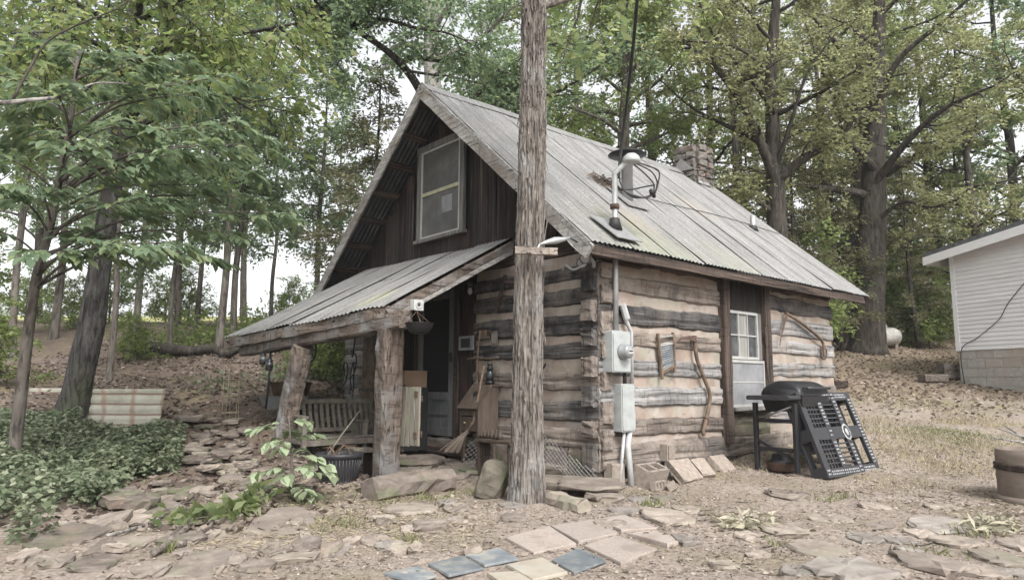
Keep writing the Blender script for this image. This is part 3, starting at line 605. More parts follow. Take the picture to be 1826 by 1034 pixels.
# decking under the tin inside of the gable wall plane
dk = MB()
for s in (0, 1):
    for xx in np.linspace(.08, L-.08, 9):
        yl = -.22 if s == 0 else W+.22; dk.beam((xx, yl, roof_z(yl)-.13), (xx, W/2, ZA-.13), .05, .12, seg=1)
dk.build('rafter', 'timber_dark_y', ROOF)
rc = MB(); xs = np.linspace(-OG-.01, XF+.01, 26); wv = [.012*float(vn([[x*1.1, 3, 3]], 77)[0]) for x in xs]
for sgn in (-1, 1):
    n = len(rc.v)
    for x, q in zip(xs, wv): rc.v += [(x, W/2, ZA+.03+q), (x, W/2+sgn*.16, ZA+.018-.16*SLOPE+q)]
    for i in range(len(xs)-1): rc.f.append((n+2*i, n+2*i+2, n+2*i+3, n+2*i+1))
rc.build('ridge_cap', 'tin_roof', ROOF, True)
for (xb, nm) in ((-OG-.015, 'plank_grey_y'), (XF+.0, 'timber_dark_y')):
    for s in (0, 1):
        ye = -OE-.0 if s == 0 else W+OE
        split = .62
        for (w0, w1) in ((0, split), (split, 1)):
            ya, yb = ye+(W/2-ye)*w0, ye+(W/2-ye)*w1
            pa = np.array((xb, ya, roof_z(ya)-.115)); pb = np.array((xb, yb, roof_z(yb)-.115)); dd = (pb-pa)/np.linalg.norm(pb-pa)
            MB().beam(pa+dd*(.003 if w0 else 0), pb-dd*(.0 if w1 == 1 else .003), .028, .15, up=(0, -.65, .75) if s == 0 else (0, .65, .75), seg=12, jit=.003).build('barge_board', nm, ROOF)
            if xb < 0: MB().beam(pa+np.array((.0, 0, .085)), pb+np.array((.0, 0, .085)), .03, .05, up=(0, -.65, .75) if s == 0 else (0, .65, .75), seg=8, jit=.003).build('trim_board', nm, ROOF)
for (yy, nm) in ((-OE+.03, 'timber_dark_x'), (W+OE-.03, 'timber_dark_x')):
    MB().beam((-OG+.02, yy, ZE-.075), (XF-.15, yy, ZE-.075), .035, .105, seg=20, jit=.004).build('fascia_board', nm, ROOF)
MB().beam((-OG+.05, -.15, ZE-.06), (XF-.2, -.15, ZE-.03), .2, .025, seg=12, jit=.004).build('soffit_board', 'timber_x', ROOF)

# chimney at the far gable: rough stones
_c = at(1237, 290, 13.35); chx0, chx1, chy0, chy1 = _c[0]-.25, _c[0]+.25, _c[1]-.22, _c[1]+.22
CH = MB().box((chx0+.04, chy0+.04, .5), (chx1-.04, chy1-.04, 5.42)).build('chimney', 'chimney_stone', CABIN)
z = 4.35; k = 0
while z < 5.48:
    h = rnd.uniform(.09, .15); sh = .03*math.sin(k*2)
    for (fx, lo, hi, ax) in (('y', chx0, chx1, 0), ('x', chy0, chy1, 1), ('Y', chx0, chx1, 0), ('X', chy0, chy1, 1)):
        p = lo+rnd.uniform(0, .03)
        while p < hi-.06:
            w = min(rnd.uniform(.14, .3), hi-p)
            c = {'y': lambda q: (q, chy0, z+h/2), 'x': lambda q: (chx0, q, z+h/2), 'Y': lambda q: (q, chy1, z+h/2), 'X': lambda q: (chx1, q, z+h/2)}[fx]
            if w > .05: MB().beam(c(p+.008), c(p+w-.008), .12, h-.014, seg=2, jit=.012, ch=.2).build('chimney_stone', 'chimney_stone', CH)
            p += w
    z += h; k += 1
MB().beam((chx0+.05, (chy0+chy1)/2, 5.50), (chx1-.05, (chy0+chy1)/2, 5.50), .36, .08, seg=4, jit=.015, ch=.4).build('chimney_cap', 'moss_stone', CH)
fl = MB(); fl.prism([(-.02, 0), (.42, 0), (.12, .28)], (chx0-.03, chy0-.07, roof_z(chy0)-.02), (1, 0, 0), (0, .3, .9), (0, -1, 0), .006); fl.build('flashing', 'tin_roof', CH)
fl = MB(); fl.prism([(-.05, 0), (.42, 0), (.16, .26)], (chx0-.075, chy1, roof_z(chy1)-.0), (0, -1, 0), (0, 0, 1), (-1, 0, 0), .006); fl.build('flashing', 'tin_roof', CH)

# pipes through the roof
def roof_pt(px, py):
    d = ray(px, py); t = (ZE+SLOPE*(CAM[1]+OE)-CAM[2])/(d[2]-SLOPE*d[1]); return CAM+t*d
sp = roof_pt(1119, 357)
STV = MB().lathe([(.075, -.15), (.075, .46), (.078, .46), (.078, .52)], sp, 20).build('stove_pipe', 'galvanised', CABIN, True)
MB().lathe([(.05, .50), (.05, .585), (.22, .59), (.25, .605), (.235, .62), (.06, .66)], sp, 28).build('pipe_cap', 'black_metal', STV, True)
pl = MB(); pl.prism([(-.22, -.25), (.2, -.25), (.2, .25), (-.22, .25)], sp+np.array((0, -.012, .014)), (1, 0, 0), (0, .759, .651), (0, -.651, .759), .008); pl.build('pipe_flashing', 'tin_roof', STV)
vp = roof_pt(1343, 408)
VPI = MB().lathe([(.045, -.1), (.045, .22), (.038, .22), (.038, .1)], vp, 16).build('vent_pipe', 'galvanised', CABIN, True)
MB().lathe([(.09, -.05), (.06, .04), (.05, .05)], vp, 16).build('pipe_boot', 'black_rubber', VPI, True)

# ------------------------------------------------------------------ lean-to porch
PA, PB, PC, PD = (np.array(v, float) for v in ((0, 1.358, 2.815), (0, 4.86, 2.85), (-1.72, 1.358, 1.877), (-2.22, 4.77, 1.645)))
def porch(u, w, dz=0): return (PA*(1-u)+PB*u)*(1-w)+(PC*(1-u)+PD*u)*w+np.array((0, 0, dz))   # u along the wall, w out to the eave
pm = MB()
for w in (.12, .38, .64, .9): pm.beam(porch(.01, w, -.04), porch(.985, w, -.04), .09, .03, seg=6, jit=.003)
PORCH = pm.build('porch_roof', 'timber_dark_y', CABIN)
def porch_sheet(u0, u1, seed):
    n = int(round((u1-u0)*48*6)); rows = 6; V = []; je = rnd.uniform(-.012, .02)
    for i in range(n+1):
        u = u0+(u1-u0)*i/n
        for j in range(rows+1):
            w = j/rows*(1+je if j == rows else 1)
            V.append(porch(u, w, .008*math.cos(2*math.pi*u*48)+.012*float(vn([[u*4, w*3, seed]], 61)[0])+.0035*max(0, 1-i/7)+(.012*float(vn([[u*11, 9, seed]], 62)[0]) if j == rows else 0)))
    I = (np.arange(n)[:, None]*(rows+1)+np.arange(rows)[None]).ravel()
    npmesh('tin_sheet', np.array(V), np.stack([I, I+1, I+rows+2, I+rows+1], 1), 'tin_porch', PORCH, True)
for k in range(6): porch_sheet(k/6, min(1, (k+1)/6+1/48), k)
for u in (.04, .27, .5, .73, .95): MB().beam(porch(u, .02, -.105), porch(u, .99, -.105), .06, .10, seg=5, jit=.003).build('rafter', 'timber_dark_x', PORCH)
MB().beam(porch(-.003, .0, -.075), porch(-.003, 1.0, -.085), .04, .085, seg=10, jit=.004).build('rake_board', 'timber_x', PORCH)
MB().beam(porch(.0, .01, -.155), porch(.0, .93, -.165), .05, .055, seg=10, jit=.004).build('rake_rafter', 'plank_grey_x', PORCH)
MB().beam(porch(-.004, .985, -.09), porch(.992, .985, -.09), .05, .125, seg=18, jit=.005).build('eave_board', 'timber_y', PORCH)
# plate on the posts and the posts
pt0 = np.array((-1.60, 1.18, 1.72)); pt1 = np.array((-2.0, 4.45, 1.50))
MB().beam(pt0, pt1, .19, .17, seg=14, jit=.006).build('plate_beam', 'timber_y', PORCH)
pbase = on_g(688, 858); 
def post(p0, p1, w, m, seg=16, up=(0, 1, 0)): return MB().beam(p0, p1, w, w*.85, up=up, seg=seg, jit=.006, ch=.16).build('porch_post', m, CABIN)
post((pbase[0], pbase[1], pbase[2]-.12), (-1.63, 1.42, 1.64), .25, 'timber_z')
pf = on_g(497, 800); pft = on_x(541, 612, -1.86)
post((pf[0], pf[1], pf[2]-.15), (pft[0], pft[1], 1.50), .22, 'timber_z')
# flagstone floor of the porch and the stone edging
def slab(c, sx, sy, th, rot=0, tilt=(0, 0), n=9, seed=0, rough=.16):
    """irregular stone slab: polygon outline, broken edge, uneven top; returns MB in world coordinates"""
    r2 = random.Random(seed*7+3); mb = MB(); k = n
    ang = sorted(2*math.pi*(i+r2.uniform(-.28, .28))/k for i in range(k)); out = []
    for a in ang:
        q = r2.uniform(1-rough, 1+rough*.5); sq = 1/max(abs(math.cos(a)), abs(math.sin(a)))**.55
        out.append((sx/2*q*sq*math.cos(a), sy/2*q*sq*math.sin(a)))
    pts = []
    for i in range(k):
        a, b = np.array(out[i]), np.array(out[(i+1) % k]); pts.append(a); pts.append((a+b)/2+np.array((r2.gauss(0, .012), r2.gauss(0, .012)))*max(.4, min(1.5, sx*2)))
    M = len(pts); R = Matrix.Rotation(rot, 3, 'Z') @ Matrix.Rotation(tilt[0], 3, 'X') @ Matrix.Rotation(tilt[1], 3, 'Y'); R = np.array(R); c = np.array(c, float)
    def put(x, y, z): mb.v.append(tuple(c+R@np.array((x, y, z))))
    for (s, z, j) in ((.93, -th, .0), (1.0, -th*.5, .008), (.985, -.008, .005), (.93, 0, .004), (.5, 0, .006)):
        for (x, y) in pts: put(x*s+r2.gauss(0, j), y*s+r2.gauss(0, j), z+r2.gauss(0, j*.8))
    put(0, 0, r2.gauss(0, .006))
    for l in range(4):
        for i in range(M): j = (i+1) % M; mb.f.append((l*M+i, l*M+j, (l+1)*M+j, (l+1)*M+i))
    for i in range(M): mb.f.append((4*M+i, 4*M+(i+1) % M, 5*M))
    mb.f.append(tuple(range(M-1, -1, -1))); return mb
def slab_px(px, py, w, h, th=.05, seed=0, tilt=None, lift=.02, n=9, rough=.16):
    c = on_g(px, py); dep = (c-CAM)@FW; sx = w*dep/FPX; sy = h*dep/FPX/max(.12, (CAM[2]-c[2])/dep*.98+.02)
    sy = min(sy, sx*1.6); c[2] += lift
    return slab(c, sx, max(sy, .08), th, YAW-math.pi/2, tilt or (rnd.gauss(0, .03), rnd.gauss(0, .03)), n, seed, rough)
k = 0
for (px, py, w, h) in ((754, 820, 92, 26), (826, 830, 70, 22), (735, 841, 80, 22), (806, 846, 76, 16), (850, 842, 60, 18), (700, 815, 60, 20), (880, 822, 60, 18), (660, 826, 50, 16)):
    k += 1; slab_px(px, py, w, h, .07, 300+k, lift=.045).build('flagstone', 'sandstone_dark' if k % 3 else 'sandstone', GROUND)

# ------------------------------------------------------------------ paving stones let into the yard
FS = [(1290, 1010, 50, 16), (1350, 990, 44, 14), (1420, 1022, 60, 20), (1560, 905, 50, 10), (1640, 955, 50, 14), (1760, 935, 60, 14), (1463, 986, 96, 37), (1658, 1007, 112, 50), (1512, 1020, 150, 40), (1777, 1000, 73, 34), (1745, 1026, 90, 26), (1677, 940, 108, 24), (1706, 972, 82, 22), (1406, 885, 73, 12), (1539, 963, 60, 18), (1400, 950, 80, 18),
      (1200, 922, 62, 24), (1224, 966, 50, 20), (1681, 906, 60, 10), (1590, 1020, 50, 22), (1600, 965, 50, 16), (1570, 940, 56, 12), (1815, 975, 60, 20), (1810, 1025, 60, 20), (1480, 930, 70, 14), (1330, 960, 40, 12), (1620, 985, 40, 16),
      (735, 910, 88, 34), (813, 906, 48, 16), (798, 896, 36, 9), (769, 935, 66, 22), (806, 929, 38, 18), (912, 903, 48, 18), (917, 925, 50, 22), (727, 944, 30, 14), (597, 985, 54, 34), (564, 978, 40, 22), (625, 965, 36, 18), (1111, 911, 66, 18), (1189, 925, 92, 30),
      (1223, 911, 46, 14), (1141, 893, 48, 18), (1186, 889, 52, 18), (668, 965, 50, 18), (696, 978, 56, 18), (1090, 935, 60, 16), (680, 925, 50, 10)]
for i, (px, py, w, h) in enumerate(FS):
    slab_px(px, py, w, h, .05, i, lift=.02 if w < 70 else .032).build('flagstone', ('sandstone', 'sandstone_pale', 'flagstone_grey')[i % 3], GROUND)
# square pavers and tiles
def quad_px(name, pts, th, m, label, cat, group=None, lift=.02):
    P = [on_g(*q) for q in pts]; z = np.mean([q[2] for q in P])+lift; ctr = np.mean(P, 0); mb = MB(); V = [(p[0], p[1], z+.0) for p in P]
    n = 0; C8 = [(x, y, z-th) for x, y, _ in V]
    for s, dz in ((1, -th), (1, -.008), (.985, 0)):
        for p in P: q = ctr+(p-ctr)*s; mb.v.append((q[0], q[1], z+dz))
    for l in range(2):
        for i in range(4): j = (i+1) % 4; mb.f.append((l*4+i, l*4+j, l*4+4+j, l*4+4+i))
    mb.f.append((8, 9, 10, 11)); mb.f.append((3, 2, 1, 0))
    return base_mesh(mb, name, m, label, cat, group)
for q in (((901, 963), (979, 946), (1027, 974), (951, 991)), ((982, 944), (1057, 930), (1102, 954), (1032, 972)), ((1064, 932), (1113, 921), (1172, 943), (1108, 952)), ((1041, 979), (1098, 958), (1172, 985), (1107, 1010)), ((1121, 956), (1160, 946), (1224, 970), (1190, 980))):
    quad_px('paver', q, .045, 'concrete_paver', 'square pinkish concrete paver lying in the yard', 'paver', 'square concrete pavers')
for q in (((763, 1010), (824, 994), (862, 1018), (800, 1036)), ((984, 1002), (1032, 984), (1080, 1008), (1024, 1029)), ((684, 1026), (745, 1012), (778, 1034), (735, 1046))):
    quad_px('slate_tile', q, .015, 'slate_tile', 'blue grey slate tile lying in the yard beside the pavers', 'tile', 'blue grey slate tiles')
quad_px('slate_tile', ((829, 995), (889, 983), (925, 1005), (864, 1017)), .015, 'slate_tile', 'mottled slate tile with pale rusty patches between two tiles', 'tile')
quad_px('sandstone_tile', ((903, 1012), (968, 1001), (1012, 1026), (950, 1044)), .02, 'pale_tile', 'pale cream square tile next to the slate tiles', 'tile')
quad_px('sandstone_tile', ((868, 1030), (925, 1024), (955, 1046), (895, 1050)), .02, 'pale_tile', 'worn beige tile touching the cream tile', 'tile')

# loose slabs on the bank left of the porch
LS = [(168, 940, 115, 34, .06), (126, 965, 100, 40, .05), (206, 902, 70, 26, .06), (240, 921, 52, 24, .06), (252, 900, 50, 22, .07), (290, 915, 70, 26, .04), (361, 1016, 92, 42, .05), (269, 1022, 70, 24, .04), (420, 1003, 44, 36, .04), (542, 978, 64, 18, .05),
      (529, 1001, 92, 22, .04), (512, 932, 118, 46, .06), (441, 909, 52, 24, .05), (588, 985, 40, 16, .04), (496, 988, 44, 16, .04), (311, 890, 44, 14, .05), (344, 751, 58, 26, .06), (302, 753, 42, 30, .05), (311, 785, 36, 16, .06), (370, 787, 48, 20, .07), (403, 808, 50, 14, .06),
      (370, 814, 40, 14, .05), (378, 827, 40, 12, .05), (420, 797, 32, 14, .06), (424, 856, 52, 24, .05), (412, 839, 44, 14, .05), (378, 762, 40, 14, .05), (432, 820, 36, 14, .05), (455, 880, 60, 26, .05), (330, 965, 80, 22, .04), (230, 975, 60, 24, .04), (40, 1000, 40, 16, .04), (95, 1005, 60, 20, .04),
      (170, 1010, 80, 22, .04), (400, 930, 46, 20, .05), (350, 935, 40, 14, .05), (460, 1015, 66, 20, .04), (180, 985, 50, 16, .04), (405, 895, 40, 14, .05), (360, 880, 34, 14, .05), (475, 845, 36, 14, .05), (395, 775, 30, 12, .05), (440, 770, 34, 12, .05), (345, 800, 30, 12, .05)]
_rs = random.Random(12)
LS += [(_rs.uniform(285, 475), _rs.uniform(745, 890), _rs.uniform(24, 56), _rs.uniform(10, 20), .05) for _ in range(38)]+[(_rs.uniform(60, 560), _rs.uniform(895, 1020), _rs.uniform(26, 62), _rs.uniform(10, 22), .04) for _ in range(9)]
for i, (px, py, w, h, th) in enumerate(LS):
    mm = ('sandstone', 'sandstone_dark', 'sandstone', 'sandstone_pale')[i % 4] if py > 860 else ('sandstone_dark', 'sandstone')[i % 2]
    base_mesh(slab_px(px, py, w, h, th, 100+i, (rnd.gauss(.0, .09), rnd.gauss(0, .11)), .035, 8, .24), 'stone_slab', mm, 'flat sandstone slab lying loose on the bank', 'stone', 'loose slabs on the bank left of the porch')
def rock(px0, py0, px1, py1, th, m, label, name='rock', seed=0, dy=0, ch=.28):
    """rough squared rock lying between two base pixels"""
    a, b = on_g(px0, py0), on_g(px1, py1); dep = (a-CAM)@FW
    mb = MB().beam(a+np.array((0, dy, th/2-.03)), b+np.array((0, dy, th/2-.03)), th*1.2, th, seg=7, jit=th*.055, ch=ch)
    return base_mesh(mb, name, m, label, 'rock', None)
rock(660, 893, 798, 871, .23, 'sandstone_dark', 'long dark block of stone laid in front of the porch post')
def lump(c, sx, sy, sz, rot, tilt, seed):
    """rough boulder: faceted ball pushed about by noise"""
    mb = MB(); nu, nv = 18, 11
    for j in range(nv+1):
        th = math.pi*j/nv
        for i in range(nu): a = 2*math.pi*i/nu; mb.v.append((math.sin(th)*math.cos(a), math.sin(th)*math.sin(a), math.cos(th)))
    v = np.array(mb.v); v = np.sign(v)*np.abs(v)**.62; v *= (1+.16*fbm(v*1.6+seed, 2, seed)+.05*fbm(v*6, 2, seed+5))[:, None]
    Rm = np.array(Matrix.Rotation(rot, 3, 'Z') @ Matrix.Rotation(tilt[0], 3, 'X') @ Matrix.Rotation(tilt[1], 3, 'Y')); v = (v*np.array((sx, sy, sz))/2)@Rm.T+np.array(c); mb.v = v.tolist()
    for j in range(nv):
        for i in range(nu): a, b = j*nu+i, j*nu+(i+1) % nu; mb.f.append((a, a+nu, b+nu, b))
    return mb
u = on_g(885, 888); mb = lump(u+np.array((0.0, .05, .15)), .29, .26, .40, YAW-math.pi/2, (-.25, .38), 7); base_mesh(mb, 'boulder', 'moss_stone', 'mossy upright boulder propped against the shaggy tree trunk', 'boulder')
rock(985, 897, 1042, 914, .13, 'sandstone', 'low stone curb running out from the foot of the shaggy tree')
for i, (px, py, w, h, th, lf, lab) in enumerate(((1052, 882, 130, 22, .05, .13, 'long thin stone slab bridging the small rocks by the tree'), (1000, 850, 80, 24, .09, .16, 'stone slab lying on smaller stones behind the tree trunk'), (1000, 868, 80, 20, .09, .09, 'thick stone under the slab behind the tree trunk'), (1078, 891, 70, 14, .06, .06, 'flat stone tucked under the long thin slab'), (1030, 871, 40, 16, .09, .08, 'small angular stone between the stacked slabs'))):
    base_mesh(slab_px(px, py, w, h, th, 400+i, (0.02, .02), lf, 8, .12), 'stone_slab', 'sandstone', lab, 'stone')
b = on_g(1072, 862); base_mesh(lump((b[0]-.05, b[1]+.0, b[2]+.14), .34, .24, .36, .3, (.1, .1), 9), 'boulder', 'moss_stone', 'rounded dark rock under the cabin corner behind the wire netting', 'boulder')
for i, (px, py, w) in enumerate(((232, 903, 60), (255, 915, 50), (215, 912, 60))):
    base_mesh(slab_px(px, py, w, 26, .09, 420+i, (.1*i-.1, .12), .1+.03*i, 8, .2), 'rock', 'sandstone_dark', 'dark rock in the tumbled pile on the bank', 'rock', 'tumbled dark rocks')
# small stones
for i in range(26):
    px, py = rnd.choice(((rnd.uniform(380, 470), rnd.uniform(690, 880)), (rnd.uniform(60, 560), rnd.uniform(890, 1020)), (rnd.uniform(640, 900), rnd.uniform(880, 1000))))
    c = on_g(px, py); s = rnd.uniform(.06, .13)
    base_mesh(slab(c+np.array((0, 0, s*.4)), s, s*rnd.uniform(.7, 1.1), s*.6, rnd.uniform(0, 3), (rnd.gauss(0, .2), rnd.gauss(0, .2)), 7, 500+i, .2), 'stone', 'sandstone', 'small broken stone scattered on the ground', 'stone', 'small scattered stones')

# ------------------------------------------------------------------ electric service on the side wall
ES = thing('electric_service', 'grey electric meter and breaker box with conduits on the side wall', 'meter', (.3, -.1, 0))
mx = .185; c0 = on_y(1098, 590, -.07)
MB().tube([(c0[0], -.07, 1.60), (c0[0]+.01, -.07, 2.30), (c0[0]+.03, -.06, 3.32)], .031, 14).build('mast', 'galvanised', ES, True)
rb = np.array((c0[0]+.02, -.06, roof_z(-.06)))
bt = MB(); bt.prism([(-.2, -.24), (.2, -.24), (.2, .26), (-.2, .26)], rb+np.array((0, -.02, .03)), (1, 0, 0), (0, .79, .61), (0, -.61, .79), .01); bt.build('roof_flashing', 'galvanised', ES)
MB().lathe([(.085, -.02), (.06, .06), (.055, .10), (.036, .11)], rb+np.array((0, 0, .05)), 18).build('rubber_boot', 'black_rubber', ES, True)
MB().lathe([(.05, 0), (.05, .05), (.042, .05)], (c0[0]+.025, -.06, 2.95), 14).build('mast_clamp', 'rust_iron', ES, True)
wh = np.array((c0[0]+.03, -.06, 3.30)); dl0 = (wh-CAM)@FW
dm_ = at(1126, 287, dl0-.03); MB().lathe([(.07, -.03), (.095, -.02), (.10, .0), (.085, .045), (.05, .075), (.0, .085)], dm_, 18).build('weatherhead', 'grey_paint', ES, True)
MB().tube([wh, wh+np.array((0, 0, .05)), dm_+np.array((-.03, 0, .01)), dm_], [.031, .031, .028, .03], 10).build('weatherhead_neck', 'grey_paint', ES, True)
# meter socket
fy = -.15; bx0 = on_y(1072, 630, 0)[0]; bx1 = on_y(1124, 630, fy)[0]; bz1 = on_y(1110, 590, fy)[2]; bz0 = on_y(1110, 664, fy)[2]
def panel(x0, x1, z0, z1, y0, y1, m, par, name): return MB().beam(((x0+x1)/2, y0, (z0+z1)/2), ((x0+x1)/2, y1, (z0+z1)/2), x1-x0, z1-z0, seg=1, ch=.03).build(name, m, par)
MBX = panel(bx0, bx1, bz0, bz1, -.015, fy, 'grey_paint', ES, 'meter_box')
panel(bx0+.012, bx1-.012, bz0+.012, bz1-.03, fy, fy-.012, 'grey_paint', MBX, 'box_cover')
mc = on_y(1111, 627, fy-.02); MB().lathe([(.082, -.0), (.082, -.025), (.074, -.03), (.07, -.085), (.055, -.105), (.02, -.11)], (mc[0], fy-.012, mc[2]), 24, 1).build('meter_glass', 'meter_glass', MBX, True)
MB().box((mc[0]-.04, fy-.126, mc[2]-.022), (mc[0]+.04, fy-.10, mc[2]+.024)).build('meter_dial', 'white_plastic', MBX); MB().box((mc[0]-.03, fy-.1275, mc[2]-.004), (mc[0]+.03, fy-.1261, mc[2]+.012)).build('dial_window', 'black_plastic', MBX)
# breaker box below
kx0 = on_y(1091, 725, 0)[0]; kx1 = on_y(1131, 725, -.13)[0]; kz1 = on_y(1118, 684, -.13)[2]; kz0 = on_y(1118, 770, -.13)[2]
BB = panel(kx0, kx1, kz0, kz1, -.015, -.13, 'grey_paint', ES, 'breaker_box'); panel(kx0+.01, kx1-.008, kz0+.015, kz1-.015, -.13, -.142, 'grey_paint', BB, 'box_cover')
panel(kx1, kx1+.03, kz0+.02, kz0+.2, -.03, -.12, 'grey_paint', BB, 'latch')
MB().tube([(kx0+.12, -.08, kz1), (kx0+.12, -.08, bz0)], .022, 10).build('nipple', 'black_rubber', ES, True)
g0 = on_y(1104, 866, -.09); MB().tube([(g0[0], -.09, gz(g0[0], -.09)-.05), (kx0+.085, -.09, kz0)], .017, 10).build('conduit', 'grey_plastic', ES, True)
g1 = on_y(1122, 868, -.12); MB().tube([(g1[0]+.02, -.14, gz(g1[0], -.14)-.05), (g1[0]-.0, -.11, .45), (kx0+.17, -.09, kz0)], .032, 12).build('conduit', 'grey_plastic', ES, True)
q0 = on_y(1112, 560, -.06); q1 = on_y(1124, 590, -.06); MB().tube([q0, (q0[0]+.06, -.06, q0[2]-.1), (q1[0]+.01, -.06, q1[2]), (q1[0]+.01, -.06, kz1-.05)], .022, 10).build('conduit', 'grey_plastic', ES, True)
MB().beam(q0+np.array((-.03, -.01, .1)), q0+np.array((.04, -.01, -.05)), .07, .075, seg=2, ch=.3).build('conduit_body', 'grey_plastic', ES)
# cable loops at the weatherhead and the service drop overhead
w2 = wh+np.array((.13, -.06, .05))
def loop(pts, r, m, par, name, seg=7, n=30):
    P = np.array(pts, float); t = np.linspace(0, len(P)-1, n); out = []
    for q in t:     # catmull-rom
        i = min(int(q), len(P)-2); f = q-i; p0 = P[max(i-1, 0)]; p1 = P[i]; p2 = P[i+1]; p3 = P[min(i+2, len(P)-1)]
        out.append(.5*((2*p1)+(-p0+p2)*f+(2*p0-5*p1+4*p2-p3)*f*f+(-p0+3*p1-3*p2+p3)*f**3))
    return MB().tube(out, r, seg).build(name, m, par, True)
dl = (wh-CAM)@FW
for pts in ([(1130, 290), (1160, 305), (1172, 325), (1166, 345), (1150, 353), (1120, 345), (1106, 325), (1104, 300)], [(1130, 288), (1155, 296), (1175, 306), (1173, 330), (1168, 345)], [(1126, 290), (1152, 312), (1166, 330), (1160, 348), (1130, 352), (1108, 335)], [(1100, 338), (1125, 338), (1150, 333), (1168, 330)]):
    loop([at(x, y, dl+.04*math.sin(i)) for i, (x, y) in enumerate(pts)], .0085, 'black_rubber', ES, 'cable')
cl = at(1163, 343, dl); MB().tube([cl+(-.03, 0, .02), cl, cl+(.04, 0, -.05)], [.02, .032, .018], 8).build('cable_splice', 'black_rubber', ES, True)
SD = [at(1103, 318, dl), at(1108, 262, dl+.02), at(1117, 190, dl-.15), at(1126, 110, dl-.5), at(1133, 40, dl-.9), at(1140, -60, dl-1.5), at(1150, -260, dl-2.4)]
o = loop(SD, .017, 'black_rubber', None, 'service_cable', 8, 60); tag(o, 'thick twisted black power cable rising from the roof mast', 'cable')
ow = loop([roof_pt(1060, 312)+(0, 0, .03), roof_pt(1110, 345)+(0, -.02, .03), roof_pt(1180, 365)+(0, 0, .035), roof_pt(1290, 390)+(0, 0, .03), roof_pt(1390, 420)+(0, 0, .03)], .006, 'black_rubber', None, 'roof_wire', 5, 40); tag(ow, 'thin dark wire lying across the tin roof', 'wire')
# dead leaves caught behind the mast
nb = roof_pt(1083, 332); V = []; F = []
for i in range(150):
    c = nb+np.array((RG.normal(0, .11), RG.normal(0, .07), 0)); c[2] = roof_z(c[1])+.02+abs(RG.normal(0, .035)); a = RG.normal(0, 1, 3); a /= np.linalg.norm(a); b = np.cross(a, RG.normal(0, 1, 3)); b /= np.linalg.norm(b)
    n = len(V); V += [c-a*.045, c+b*.02, c+a*.045, c-b*.02]; F.append((n, n+1, n+2, n+3))
stuff(npmesh('leaf_pile', np.array(V), np.array(F), 'leaf_dry_dark'), 'clump of brown dead leaves caught on the tin roof behind the mast', 'leaves')

# outlet box near the ground
ob0 = on_y(1187, 806, -.06); OB = thing('outlet_box', 'small weathered outlet box on two short pipes against the sill log', 'outlet', (ob0[0], -.09, 0))
MB().beam((ob0[0], -.03, ob0[2]), (ob0[0], -.13, ob0[2]), .13, .2, seg=1, ch=.08).build('box', 'concrete_block', OB); MB().beam((ob0[0], -.13, ob0[2]), (ob0[0], -.145, ob0[2]), .105, .17, seg=1, ch=.1).build('cover', 'concrete_block', OB)
for dx in (-.03, .035): MB().tube([(ob0[0]+dx, -.08, ob0[2]-.1), (ob0[0]+dx, -.08, -.05)], .014, 8).build('pipe', 'grey_plastic', OB, True)

# security floodlight under the gable corner
fc = on_x(1043, 460, -.28); FL = thing('floodlight', 'grey twin-head floodlight with loose wires under the roof corner', 'lamp', (fc[0], fc[1], fc[2]-.1))
for (dx, dy, dz) in ((0, 0, 0), (.06, .10, -.03)):
    c = fc+np.array((dx, dy, dz)); dv = np.array((-.62, -.70, -.25)); MB().tube([c-dv*.10, c-dv*.07, c, c+dv*.02], [.035, .05, .055, .058], 14).build('lamp_head', 'black_plastic', FL, True); MB().tube([c+dv*.0205, c+dv*.024], [.05, .046], 14).build('lens', 'grey_plastic', FL, True)
MB().box(tuple(fc+np.array((.05, -.02, .04))), tuple(fc+np.array((.13, .08, .12)))).build('bracket', 'galvanised', FL)
MB().tube([fc+np.array((.08, .03, .05)), fc+np.array((.2, .06, -.02)), (-.04, fc[1]+.1, fc[2]-.05)], .02, 8).build('arm', 'grey_plastic', FL)
loop([fc+np.array((.05, .05, -.05)), fc+np.array((.0, .16, -.10)), fc+np.array((.02, .30, -.03)), fc+np.array((.1, .42, -.06))], .012, 'grey_plastic', FL, 'wire')

# ------------------------------------------------------------------ things hung on the side wall
wb = [on_y(x, y, -.06) for x, y in ((1173, 598), (1200, 596), (1203, 664), (1181, 676))]
WBD = thing('washboard', 'old washboard with blue grey ribbed panel hung on the log wall', 'washboard', (wb[3][0], -.06, wb[3][2]))
for a, b in ((wb[0], wb[3]), (wb[1], wb[2])): MB().beam(a+np.array((0, 0, .02)), b, .028, .03, up=(0, 1, 0), seg=3, jit=.001).build('leg', 'tool_wood', WBD)
def lerp(a, b, t): return a+(b-a)*t
for t in (.04, .22, .84): MB().beam(lerp(wb[0], wb[3], t)+np.array((.015, 0, 0)), lerp(wb[1], wb[2], t)+np.array((-.015, 0, 0)), .022, .035 if t > .1 else .02, seg=2).build('rail', 'plank_grey_x' if t < .5 else 'tool_wood', WBD)
for i in range(12):
    t = .26+.55*i/11; MB().tube([lerp(wb[0], wb[3], t)+np.array((.012, .004, 0)), lerp(wb[1], wb[2], t)+np.array((-.012, .004, 0))], .011, 8).build('rib', 'slate_tile', WBD, True)
